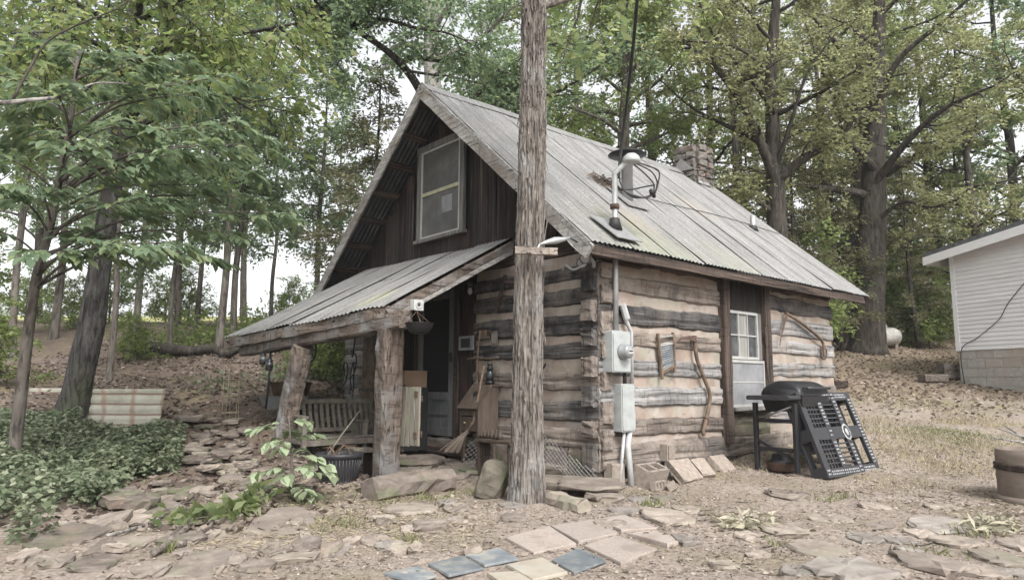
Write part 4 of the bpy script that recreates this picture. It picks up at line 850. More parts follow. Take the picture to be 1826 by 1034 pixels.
def hung(name, label, cat, snath, r, blade, bw, yo=-.07):
    S = [on_y(x, y, yo) for x, y in snath]; low = min(S, key=lambda p: p[2]); T = thing(name, label, cat, low)
    loop(S, r, 'tool_wood', T, 'snath', 8, 40)
    B = [on_y(x, y, yo-.02) for x, y in blade]; mb = MB(); n = len(B)
    for i, p in enumerate(B):
        w = bw*(1-i/(n-1)*.85); d = B[min(i+1, n-1)]-B[max(i-1, 0)]; d /= np.linalg.norm(d); s = np.cross(d, (0, 1, 0))
        for yy in (0, -.006): mb.v += [tuple(p-s*w/2+np.array((0, yy, 0))), tuple(p+s*w/2+np.array((0, yy, 0)))]
    for i in range(n-1):
        a = i*4; mb.f += [(a, a+1, a+5, a+4), (a+2, a+6, a+7, a+3), (a, a+4, a+6, a+2), (a+1, a+3, a+7, a+5)]
    mb.f += [(0, 2, 3, 1), (4*n-4, 4*n-3, 4*n-1, 4*n-2)]; mb.build('blade', 'rust_iron', T); return T, S
T1, S1 = hung('scythe', 'long scythe with crooked wooden handle hanging left of the window', 'scythe', [(1238, 603), (1243, 640), (1256, 675), (1266, 706), (1260, 745), (1254, 768), (1255, 776)], .023, [(1242, 606), (1228, 602), (1214, 604), (1202, 614)], .06)
MB().lathe([(.03, -.03), (.03, .03)], S1[0], 10).build('ferrule', 'rust_iron', T1); MB().lathe([(.028, -.05), (.028, .04)], S1[-3]+np.array((0, 0, -.03)), 10).build('ferrule', 'rust_iron', T1)
T2, S2 = hung('scythe', 'dark scythe with curved handle hanging right of the window', 'scythe', [(1401, 558), (1425, 573), (1452, 594), (1467, 610), (1470, 636)], .022, [(1405, 556), (1399, 575), (1393, 598), (1390, 616)], .055)
rgc = S2[-1]+np.array((-.02, 0, .06)); MB().tube([rgc+np.array((.10*math.cos(a), .0, .10*math.sin(a))) for a in np.linspace(0, 6.283, 20)], .012, 6).build('ring', 'rust_iron', T2, True)

# ------------------------------------------------------------------ blocks at the foot of the wall
def lean_block(px, py, w, h, t, lab, m='concrete_block', rot=0., tilt=.9, y=-.12):
    c = on_y(px, py, y); d = np.array((math.cos(rot), math.sin(rot), 0)); up = np.array((0, math.cos(tilt), math.sin(tilt)))
    c[2] = max(c[2], gz(c[0], y)+.02)
    mb = MB().beam(c-d*w/2, c+d*w/2, t, h, up=up, seg=4, jit=.005, ch=.12); return base_mesh(mb, 'concrete_slab', m, lab, 'slab')
lean_block(1220, 840, .34, .28, .07, 'square concrete slab leaning at the foot of the log wall beside the outlet pipes', y=-.28, tilt=.8)
lean_block(1252, 835, .20, .24, .07, 'narrow concrete slab leaning between two wider slabs', y=-.26, tilt=.7, rot=-.25)
lean_block(1286, 829, .34, .24, .08, 'wide concrete slab leaning at the wall nearest the grill', y=-.22, tilt=.8, rot=.12)
def hollow_block(c, lx, ly, lz, rot, tiltx, cells, name, m, label, cat):
    """block with see-through cores, lying on its side"""
    mb = MB(); w = lx*.12/cells*2; xs = [-lx/2]
    t = .14*lx if cells == 2 else .16*lx; cw = (lx-t*(cells+1)*.6)/cells; x = -lx/2
    for k in range(cells+1): mb.box((x, -ly/2, -lz/2), (x+t*.6, ly/2, lz/2)); x += t*.6+cw
    mb.box((-lx/2+.001, -ly/2-.0, lz/2-lz*.17), (lx/2-.001, ly/2-.002, lz/2-.001)); mb.box((-lx/2+.001, -ly/2, -lz/2+.001), (lx/2-.001, ly/2-.002, -lz/2+lz*.17))
    R = np.array(Matrix.Rotation(rot, 3, 'Z') @ Matrix.Rotation(tiltx, 3, 'X')); mb.v = [tuple(np.array(c)+R@np.array(v)) for v in mb.v]
    return base_mesh(mb, name, m, label, cat)
c = on_g(1166, 866); hollow_block(c+np.array((0, .05, .10)), .40, .19, .19, .1, -1.2, 2, 'cinder_block', 'concrete_block', 'hollow cinder block with two open cores lying by the conduits', 'block')
c = on_g(1171, 873); hollow_block(c+np.array((0, -.02, .045)), .20, .06, .09, .12, -.1, 3, 'brick', 'concrete_block', 'three-hole brick standing in front of the cinder block', 'brick')
c = on_g(1193, 873); hollow_block(c+np.array((.02, -.02, .035)), .19, .06, .08, .5, -.5, 3, 'brick', 'concrete_block', 'three-hole brick tipped over beside the standing brick', 'brick')
c = on_g(1096, 870); base_mesh(MB().beam(c+np.array((-.1, 0, .12)), c+np.array((.1, 0, .12)), .1, .24, seg=2, jit=.006), 'brick', 'concrete_block', 'upright block end behind the thin conduit', 'brick')

# ------------------------------------------------------------------ grill
gx, gy0, gy1, gh = 2.16, -.98, -.50, .86
g_z = gz(2.6, -.75)
GR = thing('grill', 'black gas grill on open legs with domed lid against the log wall', 'grill', (2.6, -.75, g_z))
def gp(x, y, z): return np.array((x, y, z+g_z))
for (x, y) in ((gx, gy0), (gx, gy1), (gx+.98, gy0), (gx+.98, gy1)): MB().beam(gp(x, y, 0), gp(x, y, gh-.1), .06, .045, up=(0, 1, 0)).build('leg', 'black_metal', GR)
for z in (.24, .56):
    for x in (gx, gx+.98): MB().beam(gp(x, gy0, z), gp(x, gy1, z), .03, .045).build('stretcher', 'black_metal', GR)
MB().beam(gp(gx, gy0, .2), gp(gx+.98, gy0, .2), .03, .04).build('stretcher', 'black_metal', GR); MB().beam(gp(gx+.02, gy0+.02, .12), gp(gx+.0, gy1, .34), .02, .03).build('stretcher', 'black_metal', GR)
MB().box(tuple(gp(gx+.1, gy0+.0, .18)), tuple(gp(gx+.95, gy0+.02, .72))).build('front_panel', 'black_metal', GR)
MB().beam(gp(gx-.16, (gy0+gy1)/2, gh-.04), gp(gx+.12, (gy0+gy1)/2, gh-.04), .52, .05, ch=.3).build('side_shelf', 'black_plastic', GR)
prof = [(-.25, 0), (-.20, -.17), (.18, -.19), (.25, 0)]
body = MB(); body.prism([(a, b) for a, b in prof], gp(gx+.14, (gy0+gy1)/2, gh-.02), (0, 1, 0), (0, 0, 1), (1, 0, 0), .72); body.build('fire_box', 'black_metal', GR)
lp = [(.25*math.cos(a)-.0, .17*math.sin(a)**.75 if math.sin(a) > 0 else 0) for a in np.linspace(0, math.pi, 15)]
lid = MB(); n = len(lp); secs = [(0, .55), (.03, .86), (.07, 1.0), (.64, 1.0), (.69, .9), (.72, .6)]
for (dx, s) in secs:
    for (a, b) in lp: lid.v.append(tuple(gp(gx+.14+dx, (gy0+gy1)/2+a*(.9+.1*s), gh-.015+b*s)))
for i in range(len(secs)-1):
    for k in range(n-1): q = i*n+k; lid.f.append((q, q+n, q+n+1, q+1))
lid.f.append(tuple(range(n))); lid.f.append(tuple((len(secs)-1)*n+k for k in range(n-1, -1, -1))); lid.build('lid', 'black_metal', GR, True)
MB().tube([gp(gx+.22, gy0-.05, gh+.07), gp(gx+.78, gy0-.05, gh+.07)], .016, 8).build('lid_handle', 'black_plastic', GR, True)
for dx in (.24, .76): MB().tube([gp(gx+dx, gy0-.05, gh+.07), gp(gx+dx, gy0+.04, gh+.07)], .01, 6).build('handle_bracket', 'black_metal', GR, True)
MB().box(tuple(gp(gx+.13, gy0-.03, gh-.14)), tuple(gp(gx+.87, gy0+.0, gh-.02))).build('control_panel', 'black_metal', GR)
MB().beam(gp(gx+.88, (gy0+gy1)/2, gh-.04), gp(gx+1.2, (gy0+gy1)/2, gh-.04), .5, .05, ch=.3).build('side_shelf', 'black_plastic', GR)
MB().tube([gp(gx+.02, gy0+.05, .72), gp(gx+.02, gy1-.05, .58)], .012, 6).build('gas_hose', 'galvanised', GR, True)
pc = np.array((2.30, -.72, gz(2.3, -.72)+.02)); PT = thing('cooking_pot', 'dark lidded pot standing on the ground under the grill', 'pot', pc)
MB().lathe([(.12, 0), (.16, .03), (.165, .10), (.17, .105)], pc, 22).build('pan', 'rust_iron', PT, True); MB().lathe([(.165, .108), (.11, .13), (.10, .19), (.04, .21), (.0, .212)], pc, 22).build('lid', 'black_metal', PT, True)

# ------------------------------------------------------------------ plastic pallet leaning on the grill
p00 = on_g(1476, 857)+np.array((0, 0, .0)); p10 = on_g(1546, 839); ex = p10-p00; ex[2] = 0; PW = 1.16; ex /= np.linalg.norm(ex); PHh = .98
bn = np.array((-ex[1], ex[0], 0)); ey = bn*.36+np.array((0, 0, .933)); ey /= np.linalg.norm(ey); ez = np.cross(ex, ey)
p00 = p00+np.array((0, 0, .02))-ez*.0; p00[2] = max(p00[2], gz(p00[0], p00[1])+.015)
PAL = thing('plastic_pallet', 'black plastic shipping pallet with grid openings leaning against the grill', 'pallet', p00)
def pb(a0, a1, b0, b1, d0=-.02, d1=.02):
    return [tuple(p00+ex*a+ey*b+ez*d) for d in (d0, d1) for (a, b) in ((a0, b0), (a1, b0), (a1, b1), (a0, b1))]
dkm = MB()
AX = [0, .12, .30, .42, .52, .64, .74, .86, 1.04, PW]
rails_v = [(0, .10), (.36, .46), (.70, .80), (1.06, PW)]; rails_h = [(0, .10), (.42, .56), (.88, PHh)]
for (a, b) in rails_v: MB().quadbox(pb(a, b, 0, PHh)).build('stringer', 'black_plastic', PAL)
for i in range(3):
    for (c0_, c1_) in rails_h: MB().quadbox(pb(rails_v[i][1]+.001, rails_v[i+1][0]-.001, c0_, c1_, -.018, .018)).build('deck_board', 'black_plastic', PAL)
slat = MB()
for i in (0, 1):
    a0_, a1_ = rails_v[i][1], rails_v[i+1][0]
    for (b0_, b1_) in ((.10, .42), (.56, .88)):
        nn = 6
        for k in range(1, nn): b = b0_+(b1_-b0_)*k/nn; MB().quadbox(pb(a0_+.001, a1_-.001, b-.008, b+.008, -.012, .012)).build('slat', 'black_plastic', PAL)
        if i == 0:
            for k in range(1, 4): a = a0_+(a1_-a0_)*k/4; MB().quadbox(pb(a-.007, a+.007, b0_+.001, b1_-.001, -.010, .010)).build('slat', 'black_plastic', PAL)
for (a0_, a1_) in ((0, .12), (.50, .64), (1.04, PW)):
    for (b0_, b1_) in ((.0, .13), (.42, .56), (.85, PHh)): MB().quadbox(pb(a0_+.002, a1_-.002, b0_+.002, b1_-.002, -.14, -.021)).build('foot_block', 'black_plastic', PAL)
for (a0_, a1_) in ((0.0, .12), (1.04, PW)): MB().quadbox(pb(a0_, a1_, .0, PHh, -.165, -.141)).build('skid', 'black_plastic', PAL)
# anti-slip studs and scuffs: rows of small grey buttons, and the round emblem
def stud(a, b, s): MB().quadbox(pb(a-s, a+s, b-s*.8, b+s*.8, .0202, .0235)).build('stud', 'pallet_scuff', PAL)
for (a0_, a1_, b0_, b1_) in ((.10, .36, .02, .08), (.46, .70, .90, .96), (.38, .44, .44, .54), (.80, 1.06, .02, .08), (.80, 1.06, .90, .96), (.37, .45, .90, .97), (.37, .45, .02, .08), (1.08, 1.14, .1, .9), (.02, .08, .02, .1), (.02, .08, .9, .97), (.38, .44, .12, .40), (.38, .44, .58, .86), (.72, .78, .02, .36), (.72, .78, .62, .97), (.10, .36, .90, .96), (.46, .70, .02, .08)):
    na = max(2, int((a1_-a0_)/.035)); nb_ = max(2, int((b1_-b0_)/.04))
    for i in range(na):
        for j in range(nb_): stud(a0_+(a1_-a0_)*(i+.5)/na, b0_+(b1_-b0_)*(j+.5)/nb_, .0105)
ec = p00+ex*.75+ey*.49+ez*.0205
MB().prism([(.085*math.cos(a), .10*math.sin(a)) for a in np.linspace(0, 2*math.pi, 9)[:-1]], ec, ex, ey, ez, .004).build('emblem', 'pallet_scuff', PAL)
MB().prism([(.06*math.cos(a), .075*math.sin(a)) for a in np.linspace(0, 2*math.pi, 17)[:-1]], ec+ez*.0043, ex, ey, ez, .002).build('emblem_ring', 'black_plastic', PAL)
MB().prism([(.035*math.cos(a), .045*math.sin(a)) for a in np.linspace(0, 2*math.pi, 7)[:-1]], ec+ez*.0066, ex, ey, ez, .002).build('emblem_core', 'pallet_scuff', PAL)

# ------------------------------------------------------------------ tub planter on the right
bc = on_g(1864, 893); TB_ = thing('tub_planter', 'round brown clay tub with dark hoop and dry sticks', 'planter', bc)
MB().lathe([(.36, -.03), (.362, .02), (.366, .2), (.366, .27), (.366, .31), (.366, .40), (.362, .455), (.345, .46), (.335, .40)], bc, 40).build('tub', 'terracotta', TB_, True)
MB().lathe([(.366, .265), (.382, .27), (.384, .285), (.378, .30), (.386, .312), (.38, .325), (.366, .33)], bc, 40).build('hoop', 'timber_dark_x', TB_, True)
MB().lathe([(.40, -.04), (.41, .0), (.395, .03), (.33, .032)], bc, 40).build('saucer', 'terracotta', TB_, True)
MB().lathe([(.336, .36), (.335, .40), (.2, .43), (.0, .44)], bc, 30).build('soil', 'bark_dark', TB_, True)
for (a, rr, ln, h) in ((2.6, .28, .62, .18), (2.2, .2, .35, .3), (3.0, .25, .4, .12), (1.2, .2, .3, .32), (.4, .2, .4, .2), (2.9, .15, .3, .35)):
    s0 = bc+np.array((.1*math.cos(a+2), .1*math.sin(a+2), .43)); s1 = bc+np.array((math.cos(a)*(rr+ln*.4), math.sin(a)*(rr+ln*.4), .47+h*.6)); md = (s0+s1)/2+np.array((0, 0, .03)); MB().tube([s0, md, s1], [.012, .011, .006], 6).build('stick', 'bark_pale', TB_, True)

# ------------------------------------------------------------------ things on the porch
# slatted bench at the far end, facing along the wall
by = 3.55; bA = on_y(511, 716, by); bB = on_y(601, 714, by); bz = gz(-1.5, 3.4)+.02
bx0, bx1 = bA[0], bA[0]+1.15; bt_ = bA[2]
BN = thing('garden_bench', 'old wooden garden bench with slatted back under the porch', 'bench', ((bx0+bx1)/2, by-.2, bz))
def wood(p0, p1, w, h, name, par, m='bench_wood', up=(0, 0, 1)): return MB().beam(p0, p1, w, h, up=up, seg=2, jit=.0015).build(name, m, par)
st_ = bt_-.42; lean = .12
wood((bx0, by, bt_), (bx1, by, bt_), .04, .06, 'top_rail', BN); wood((bx0, by-lean*.8, st_+.07), (bx1, by-lean*.8, st_+.07), .035, .05, 'lower_rail', BN)
for i in range(14): x = bx0+.06+(bx1-bx0-.12)*i/13; wood((x, by-lean*.8, st_+.09), (x, by-.005, bt_-.03), .02, .038, 'back_slat', BN, up=(1, 0, 0))
for i in range(5): y = by-lean-.03-i*.09; wood((bx0, y, st_), (bx1, y, st_), .075, .022, 'seat_slat', BN)
for x in (bx0-.02, bx1+.02):
    wood((x, by-lean-.46, bz), (x, by-lean-.46, st_+.24), .05, .06, 'leg', BN, up=(0, 1, 0)); wood((x, by-lean*.9, bz), (x, by+.01, bt_+.03), .05, .06, 'leg', BN, up=(0, 1, 0))
    wood((x, by-lean-.5, st_+.25), (x, by-.03, st_+.27), .065, .03, 'armrest', BN); wood((x, by-lean-.46, st_-.04), (x, by-lean, st_-.04), .03, .05, 'side_rail', BN)
wood((bx0, by-lean-.47, st_-.05), (bx1, by-lean-.47, st_-.05), .03, .07, 'front_rail', BN)
# armchair-like side bench behind the post
cA = on_x(612, 760, -.95); CHR = thing('wooden_chair', 'low weathered wooden chair with slatted side behind the post', 'chair', (cA[0], cA[1]-.3, .3)); cz = cA[2]
wood((-.95, cA[1]+.05, cz+.10), (-.95, cA[1]-.62, cz+.10), .07, .03, 'armrest', CHR); wood((-.95, cA[1]+.0, cz-.16), (-.95, cA[1]-.6, cz-.16), .04, .08, 'seat_rail', CHR)
for i in range(8): y = cA[1]-.06-i*.07; wood((-.95, y, cz-.13), (-.95, y, cz+.085), .02, .035, 'slat', CHR, up=(0, 1, 0))
for y in (cA[1]+.0, cA[1]-.58): wood((-.95, y, .2), (-.95, y, cz+.085), .05, .05, 'leg', CHR, up=(0, 1, 0)); wood((-.45, y, .2), (-.45, y, cz+.085), .05, .05, 'leg', CHR, up=(0, 1, 0))
for i in range(5): x = -.92+i*.11; wood((x, cA[1]+.02, cz-.11), (x, cA[1]-.6, cz-.11), .09, .025, 'seat_slat', CHR)

# black pot with dry canes
pc = on_g(604, 858); POT = thing('plant_pot', 'large black ribbed plastic plant pot full of dry canes', 'pot', pc); dp = (pc-CAM)@FW; pr = 42*dp/FPX; ph = 50*dp/FPX
MB().lathe([(pr*.74, -.02), (pr*.76, .02), (pr*.93, ph*.82), (pr*.95, ph*.84), (pr*1.0, ph*.86), (pr*1.01, ph*.97), (pr*.98, ph), (pr*.92, ph*.99), (pr*.9, ph*.86)], pc, 40).build('pot_body', 'black_plastic', POT, True)
for k in range(40):
    a = 2*math.pi*k/40; MB().tube([pc+np.array((pr*.765*math.cos(a), pr*.765*math.sin(a), .03)), pc+np.array((pr*.93*math.cos(a), pr*.93*math.sin(a), ph*.80))], .006, 5).build('rib', 'black_plastic', POT, True)
MB().lathe([(pr*.9, ph*.80), (pr*.88, ph*.86), (pr*.4, ph*.92), (0, ph*.93)], pc, 28).build('soil', 'bark_dark', POT, True)
for i in range(12):
    a = rnd.uniform(0, 6.28); s = pc+np.array((pr*.6*math.cos(a), pr*.6*math.sin(a), ph*.9)); e = pc+np.array((pr*rnd.uniform(-.8, .8), pr*rnd.uniform(-.8, .8), ph*.9+rnd.uniform(.02, .12))); MB().tube([s, (s+e)/2+np.array((0, 0, .05)), e], [.006, .005, .003], 5).build('cane', 'tool_wood', POT, True)
cs = at(574, 826, dp-.1); ce = at(643, 730, dp+.55); tag(MB().tube([cs, (cs+ce)/2+np.array((0, 0, .01)), ce], [.011, .01, .008], 7).build('walking_cane', 'bench_wood', None, True), 'long thin pale stick leaning from the black pot to the porch chair', 'stick')
# stump stool right of the pot
sp_ = on_g(648, 850); d2 = (sp_-CAM)@FW; SS = thing('wooden_stool', 'box-like wooden stool with thick plank top behind the black pot', 'stool', sp_)
hh = 46*d2/FPX
MB().beam(sp_+np.array((-.13, .1, hh)), sp_+np.array((.17, .1, hh)), .28, .04, seg=4, jit=.006).build('seat', 'bench_wood', SS)
for dx in (-.08, .13): MB().beam(sp_+np.array((dx, .1, -.03)), sp_+np.array((dx, .1, hh-.02)), .05, .22, up=(0, 1, 0), seg=3, jit=.003).build('leg', 'timber_dark_z', SS)
# hinged shutter hung on the post
S0 = [on_x(x, y, -1.40) for x, y in ((713, 690), (750, 690), (748, 795), (706, 795))]; SH = thing('wooden_shutter', 'mossy green plank shutter with rusty hinges hung beside the porch post', 'shutter', S0[3])
for i in range(5):
    a, b = lerp(S0[0], S0[1], (i+.06)/5), lerp(S0[0], S0[1], (i+.94)/5); c, d = lerp(S0[3], S0[2], (i+.06)/5), lerp(S0[3], S0[2], (i+.94)/5)
    wdt = np.linalg.norm(b-a); MB().beam((c+d)/2+np.array((0, 0, rnd.uniform(-.008, .008))), (a+b)/2, .022, wdt, up=(0, 1, 0), seg=5, jit=.002).build('plank', 'green_board', SH)
for t in (.12, .82): q = lerp(lerp(S0[0], S0[3], t), lerp(S0[1], S0[2], t), .86); MB().box(tuple(q+np.array((-.02, -.03, -.03))), tuple(q+np.array((-.0125, .03, .03)))).build('hinge', 'rust_iron', SH)
for t in (.2, .8): MB().beam(lerp(S0[0], S0[3], t)+np.array((.022, .05, 0)), lerp(S0[1], S0[2], t)+np.array((.022, -.0, 0)), .02, .06, seg=2).build('batten', 'timber_dark_y', SH)
# bin with heart cut-out
by0 = on_x(880, 760, -.12)[1]; by1 = on_x(818, 760, -.38)[1]; bt0 = on_x(850, 688, -.1)[2]; bb0 = on_x(850, 776, -.3)[2]; fl_z = gz(-.2, 1.6)+.05
by1 = min(by1, by0+.50)
PBN = thing('potato_bin', 'wooden potato bin with heart cut into its sloping lid on the porch', 'bin', (-.2, (by0+by1)/2, fl_z)); X0, X1 = -.36, -.06
for y in (by0, by1): MB().prism([(X0, bb0), (X1, bb0), (X1, bt0), (-.16, bt0), (X0+.02, bt0-.22), (X0, bt0-.26)], (0, y-.011, 0), (1, 0, 0), (0, 0, 1), (0, 1, 0), .022).build('side_panel', 'bin_wood', PBN)
MB().box((X0+.005, by0+.012, bb0+.05), (X0+.025, by1-.012, bb0+.21)).build('drawer_front', 'bin_wood', PBN)
for t in (.28, .72): MB().lathe([(.015, 0), (.012, -.02), (.004, -.025)], (X0+.005, by0+(by1-by0)*t, bb0+.14), 12, 0).build('knob', 'brass', PBN, True)
MB().box((X0+.04, by0+.012, bb0+.22), (X0+.055, by1-.012, bt0-.25)).build('bin_front', 'dark_interior', PBN); MB().box((X0+.002, by0+.012, bb0+.225), (X0+.022, by1-.012, bb0+.30)).build('bin_lip', 'bin_wood', PBN)
la = np.array((X0-.03, by0-.02, bt0-.27)); lb = np.array((-.15, by0-.02, bt0+.005)); ld = (lb-la); ll = np.linalg.norm(ld); ld /= ll; ln_ = np.cross((0, 1, 0), ld); ln_ *= -np.sign(ln_[0])
LID = MB().prism([(0, 0), (by1-by0+.04, 0), (by1-by0+.04, ll), (0, ll)], la, (0, 1, 0), ld, ln_, .02).build('lid', 'bin_wood', PBN)
hp = [(.055*(math.sin(t)**3), .055*(.8125*math.cos(t)-.3125*math.cos(2*t)-.125*math.cos(3*t)-.0625*math.cos(4*t))) for t in np.linspace(0, 2*math.pi, 25)[:-1]]
MB().prism(hp, la+np.array((0, (by1-by0+.04)*.5, 0))+ld*ll*.6+ln_*.0203, (0, 1, 0), ld, ln_, .0015).build('heart', 'dark_interior', LID)
MB().box((-.16, by0-.03, bt0), (-.04, by1+.02, bt0+.02)).build('top_board', 'bin_wood', PBN)
for y in (by0+.03, by1-.03):
    for x in (X0+.03, X1-.03): MB().beam((x, y, fl_z-.06), (x, y, bb0+.04), .035, .04, up=(0, 1, 0)).build('leg', 'bin_wood', PBN)
lc = np.array((-.10, by0+.1, bt0+.02)); LAN = thing('oil_lantern', 'black metal lantern standing on the potato bin', 'lantern', lc)
MB().lathe([(.055, 0), (.06, .03), (.04, .05)], lc, 16).build('font', 'black_metal', LAN, True); MB().lathe([(.03, .05), (.045, .09), (.045, .13), (.03, .17)], lc, 16).build('globe', 'glass_dark', LAN, True); MB().lathe([(.035, .17), (.045, .19), (.03, .215), (.03, .24), (.035, .245)], lc, 16).build('chimney_top', 'black_metal', LAN, True)
for s in (-1, 1): MB().tube([lc+np.array((0, s*.055, .02)), lc+np.array((0, s*.06, .12)), lc+np.array((0, s*.045, .2))], .007, 6).build('side_tube', 'black_metal', LAN, True)
MB().tube([lc+np.array((0, .045*math.cos(a), .235+.07*math.sin(a))) for a in np.linspace(0, math.pi, 9)], .004, 5).build('bail', 'black_metal', LAN, True)
# broom
bb1 = on_x(806, 806, -.52); bb1[2] = max(bb1[2], gz(bb1[0], bb1[1])+.03); BR = thing('straw_broom', 'old straw broom standing bristles down beside the potato bin', 'broom', bb1)
top = bb1+np.array((.12, -.14, .25)); V = []; F = []
for i in range(90):
    a = RG.normal(0, .02, 3); e = bb1+np.array((RG.normal(0, .03), RG.uniform(-.13, .13), RG.uniform(-.01, .03))); m_ = (top+e)/2+np.array((0, 0, .01)); w = np.array((0, .004, .001)); n = len(V)
    for p in (top+a*.5, m_, e): V += [p-w, p+w]
    F += [(n, n+1, n+3, n+2), (n+2, n+3, n+5, n+4)]
npmesh('bristles', np.array(V)-np.array(BR['_o']), np.array(F), 'leaf_dry', BR); MB().tube([top+np.array((-.01, .01, -.02)), top+np.array((.04, -.05, .10)), top+np.array((.12, -.14, .75))], .013, 8).build('handle', 'tool_wood', BR, True)
# chain-link netting: crossed wires
def netting(name, O, U, V_, nu, nv, keep, label, sag):
    """diamond wire mesh panel from O along U and V_; keep(u,v) tells where netting remains"""
    mb = MB(); O, U, V_ = (np.array(q, float) for q in (O, U, V_))
    def p(i, j): u, v = i/nu, j/nv; return O+U*u+V_*v+sag(u, v)
    for i in range(nu+1):
        for j in range(nv):
            if (i+j) % 2 == 0:
                for di in (-1, 1):
                    if 0 <= i+di <= nu and keep(i/nu, j/nv) and keep((i+di)/nu, (j+1)/nv): mb.tube([p(i, j), p(i+di, j+1)], .0022, 4, False)
    c = np.array(O); o = base_mesh(mb, name, 'galvanised', label, 'netting', smooth=True); return o
n0 = on_x(962, 845, -.16); n1 = on_x(1066, 845, -.16); zb = gz(-.2, .2)+.04
netting('wire_netting', (-.17, n0[1]+.02, zb), (0.02, -(n0[1]-n1[1]), 0), (0, 0, .50), 30, 18, lambda u, v: v < .95-.62*max(0, u-.05)**1.3 and v > .42*(1-u)-.10*u, 'chain link wire netting slumped against the log corner', lambda u, v: np.array((-.10*math.sin(3*v)*(1-u)-.08*u*v, 0, .02*math.sin(6*u))))
m0 = on_x(872, 800, -.45); m1 = on_x(828, 800, -.45)
netting('wire_netting', (-.48, m1[1], fl_z+.01), (.05, -(m1[1]-m0[1]), 0), (.1, 0, .26), 14, 10, lambda u, v: True, 'small roll of wire netting under the potato bin', lambda u, v: np.array((.04*math.sin(5*u), 0, 0)))
# low shelf with jars right of the bin
q0 = on_x(865, 800, -.45); q1 = on_x(912, 800, -.45); LSF = thing('low_bench', 'small rough plank bench behind the shaggy tree trunk', 'bench', (-.5, (q0[1]+q1[1])/2, fl_z)); zt = on_x(885, 786, -.5)[2]
MB().beam((-.5, q0[1], zt), (-.5, q1[1]-.15, zt), .2, .035, seg=4, jit=.003).build('seat', 'bin_wood', LSF)
for y in (q0[1]-.04, q1[1]-.1): MB().beam((-.5, y, fl_z-.1), (-.5, y, zt-.018), .03, .17, up=(1, 0, 0)).build('leg', 'timber_dark_z', LSF)
for i in range(5):
    y = q0[1]-.06-i*.065; c = np.array((-.5, y, zt+.018)); tag(MB().lathe([(.024, 0), (.026, .05), (.012, .075), (.012, .1)], c, 12).build('jar', 'bin_wood', None, True), 'small brown bottle standing on the low plank bench', 'bottle', 'brown bottles on the low bench')
# furniture and box left of the door
cb0 = on_x(662, 640, -.16); CB = thing('wooden_cupboard', 'tall narrow brown wooden cupboard against the porch wall', 'cupboard', (-.14, cb0[1], .4)); yc0, yc1 = on_x(672, 640, -.25)[1], on_x(648, 640, -.25)[1]
MB().box((-.26, yc0, .40), (-.03, yc1, 1.75)).build('body', 'bin_wood', CB)
for (z0, z1) in ((.46, .95), (1.0, 1.68)): MB().box((-.275, yc0+.02, z0), (-.2605, yc1-.02, z1)).build('door', 'tool_wood', CB)
MB().box((-.30, yc0-.03, .96), (-.02, yc1+.03, .995)).build('shelf', 'bin_wood', CB); MB().box((-.28, yc0+.02, .2), (-.04, yc1-.02, .40)).build('plinth', 'bin_wood', CB)
cbx = [on_x(716, 690, -.55), on_x(742, 690, -.55)]; zb = cbx[0][2]; ztp = on_x(730, 661, -.55)[2]
tag(base_mesh(MB().beam((-.72, (cbx[0][1]+cbx[1][1])/2, (zb+ztp)/2), (-.40, (cbx[0][1]+cbx[1][1])/2, (zb+ztp)/2), abs(cbx[0][1]-cbx[1][1]), ztp-zb, seg=2, jit=.004, ch=.02), 'cardboard_box', 'cardboard', 'open brown cardboard box on a crate beside the screen door', 'box'), 'open brown cardboard box on a crate beside the screen door', 'box')
CRT = thing('wooden_crate', 'dark wooden crate under the cardboard box', 'crate', (-.56, (cbx[0][1]+cbx[1][1])/2, .3))
for i in range(5): z = .32+(zb-.36)*i/4; MB().beam((-.74, cbx[1][1]-.03, z), (-.74, cbx[0][1]+.03, z), .02, (zb-.36)/4-.015).build('slat', 'timber_dark_y', CRT)
MB().box((-.728, cbx[1][1]-.02, .25), (-.38, cbx[0][1]+.02, zb-.004)).build('body', 'dark_interior', CRT)
# hanging iron bowl, speaker on the beam end, cable coils on the far wall
hb = on_y(748, 582, 1.02); BW = thing('hanging_bowl', 'dark iron bowl hanging under the porch beam end', 'bowl', hb+np.array((0, 0, -.08)))
MB().lathe([(.06, -.075), (.10, -.06), (.135, .0), (.145, .03), (.15, .035), (.14, .03), (.095, -.05), (.0, -.065)], hb, 26).build('bowl', 'black_metal', BW, True)
for a in (0, 2.1, 4.2): MB().tube([hb+np.array((.14*math.cos(a), .14*math.sin(a), .03)), hb+np.array((0, .06, .16))], .004, 5).build('chain', 'rust_iron', BW, True)
sq = on_y(745, 544, 1.12); SPK = thing('speaker_box', 'white square speaker box on the porch beam end', 'speaker', sq+np.array((0, 0, -.06)))
MB().beam(sq+np.array((0, .05, 0)), sq+np.array((0, -.02, 0)), .115, .11, ch=.06).build('box', 'white_plastic', SPK); MB().lathe([(.04, 0), (.038, -.006), (.028, -.007), (.026, -.003)], sq+np.array((0, -.02, 0)), 24, 1).build('cone_ring', 'grey_plastic', SPK, True); MB().lathe([(.026, 0), (.01, -.004)], sq+np.array((0, -.021, 0)), 20, 1).build('grille', 'black_plastic', SPK, True)
cc = on_x(634, 645, -.06); CO = thing('cable_coil', 'black cable coil hanging on the far end of the log wall', 'cable', cc+np.array((0, 0, -.5)))
loop([cc+np.array((-.02*i, .13*math.cos(a)*(1 if i < 14 else .6), .16*math.sin(a)-.02*i)) for i, a in enumerate(np.linspace(.5, 12, 14))], .011, 'black_rubber', CO, 'coil', 6, 60)
